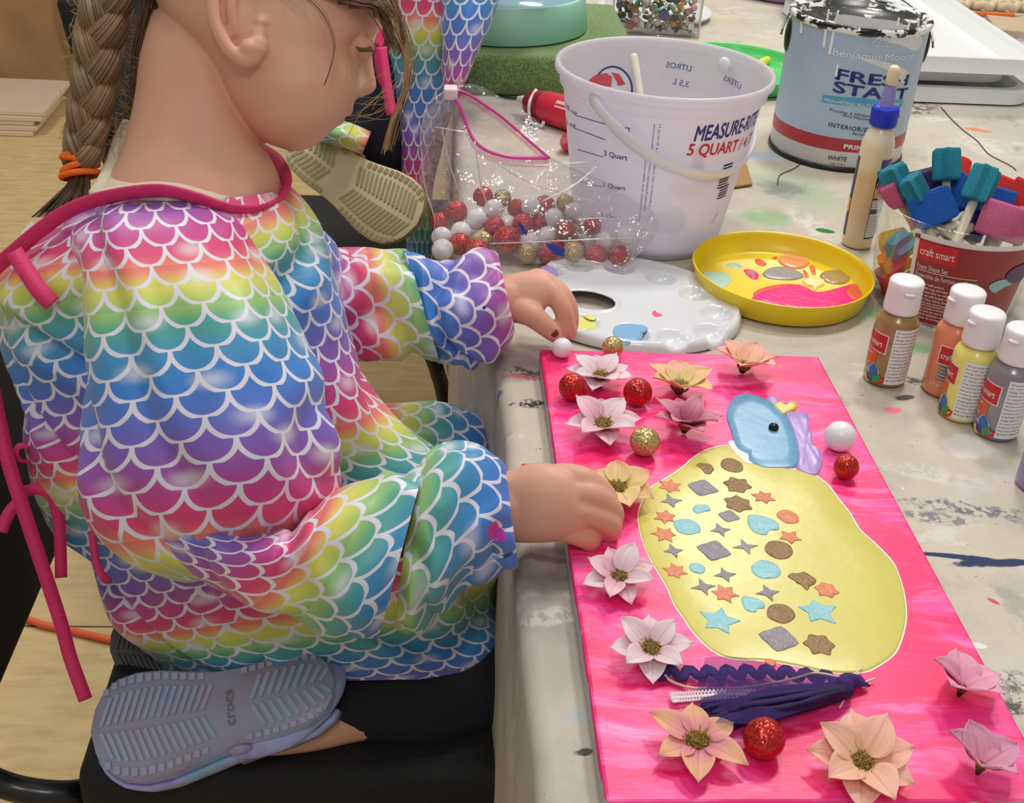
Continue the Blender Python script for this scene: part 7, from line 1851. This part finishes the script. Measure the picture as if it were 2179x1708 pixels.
tk([U(930, -140, 1.76), U(945, -40, 1.77), U(1060, -70, 1.74), U(1120, -110, 1.72)], [.036, .03, .024, .018])
tk([U(860, 300, 1.74), U(800, 280, 1.72), U(740, 285, 1.68)], [.04, .035, .025])
for e_ in (U(1065, -130, 1.60), U(1120, -110, 1.72)):
    for f_ in range(4):
        d = RT * .05 + FW * (.018 * (f_ - 1.5)); q_parts.append(tube([e_ + d * .2, e_ + d * .7 - V(0, 0, .004), e_ + d * 1.2 - V(0, 0, .016)], [.009, .0085, .007], 10, roundcap=True)[:2])
    q_parts.append(tube([e_, e_ - FW * .03 + RT * .02, e_ - FW * .034 + RT * .045 - V(0, 0, .01)], [.011, .010, .008], 10, roundcap=True)[:2])
kid2 = obj('person', remeshed(join(*q_parts), .004, 3), skin_mat('child_skin_far', (208, 164, 140), (212, 150, 130)), at=OP2)
tag(kid2, 'second child in a rainbow fish-scale smock behind, kneeling on a chair, head above the frame', 'person')
b2 = [lr(868, 545, 918, 545, 1.80, .05, 6), lr(862, 480, 922, 480, 1.79, .07, 8), lr(850, 400, 920, 400, 1.78, .085, 10), lr(842, 300, 938, 300, 1.765, .095, 12), lr(826, 200, 964, 200, 1.745, .10, 14), lr(822, 100, 992, 100, 1.73, .11, 16), lr(830, 0, 1010, 0, 1.715, .12, 18), lr(840, -120, 1030, -120, 1.70, .12, 20), lr(880, -230, 1010, -230, 1.69, .08, 20)]
def flipv(vf): return (vf[0], vf[1], [[(a, -b * .8) for a, b in f] for f in vf[2]])
obj('smock_body', flipv(rloft(b2, 8, 72, amp=.006, freq=(14, 14, 6), seed=41, phase=-.85, wr=folds(.006, 5, .3))), m_smk2, kid2)
s2 = [lr(950, 205, 975, 195, 1.60, .02), lr(944, 160, 996, 165, 1.60, .035), lr(938, 80, 1035, 80, 1.60, .05), lr(940, 0, 1062, 0, 1.60, .055), lr(920, -90, 1075, -70, 1.60, .06), lr(900, -180, 1030, -160, 1.61, .05)]
obj('sleeve', flipv(rloft(s2, 7, 56, amp=.004, seed=44, phase=-.19, capa=True, capb=True)), m_smk2, kid2)
s3 = [lr(975, 205, 985, 120, 1.62, .03), lr(1040, 190, 1045, 60, 1.64, .045), lr(1110, 170, 1110, 75, 1.66, .04), lr(1160, 150, 1160, 70, 1.675, .034)]
obj('trouser_leg', rloft([lr(870, 60, 872, 380, 1.76, .07), lr(820, 80, 820, 370, 1.72, .07), lr(770, 110, 762, 350, 1.70, .07), lr(725, 180, 718, 335, 1.68, .05)], 5, 36, capa=True, capb=True), m_nvy, kid2)
obj('smock_hem', flipv(rloft([lr(690, 262, 676, 300, 1.60, .03), lr(735, 258, 725, 312, 1.61, .04), lr(790, 280, 770, 330, 1.62, .03)], 5, 36, phase=.6, capa=True, capb=True)), m_smk2, kid2)
obj('tie', ribbon([V(*p) for p in spline([U(818, 60, 1.60), U(810, 90, 1.60), U(806, 105, 1.60), U(808, 140, 1.60), U(816, 178, 1.60)], 5)], .012, -FW, .0012), m_bind, kid2)
obj('tie', ribbon([V(*p) for p in spline([U(812, 100, 1.59), U(818, 150, 1.59), U(826, 200, 1.59), U(834, 245, 1.59)], 5)], .014, -FW, .0012), m_bind, kid2)
obj('tie_loop', tube([V(*p) for p in spline([U(806, 100, 1.595), U(815, 84, 1.595), U(822, 70, 1.595), U(812, 72, 1.595), U(804, 96, 1.595)], 4)], .005, 8, flat=.4)[:2], m_bind, kid2)
m_eye = M('eye_dark', (40, 28, 22), .2)
for s in (-1, 1): obj('eye', sphere(hd_c + V(.078, s * .030, .004), .008, 14, 10, (.7, 1.2, .8)), m_eye, kid2)
obj('mouth', tube([hd_c + V(.076, -.018, -.062), hd_c + V(.0835, 0, -.064), hd_c + V(.076, .018, -.062)], .0035, 8, k=3, roundcap=True)[:2], M('lip_pink', (190, 110, 104), .5), kid2)
hr2 = remeshed(join(sphere(hd_c + V(-.020, 0, .022), .094, 28, 20, (1, .92, 1.05)), sphere(hd_c + V(-.07, 0, -.02), .055, 20, 14, (.8, 1.2, 1.4))), .005, 3)
obj('hair', (hr2[0], hr2[1], [[(0, 0)] * len(f) for f in hr2[1]]), hm, kid2)
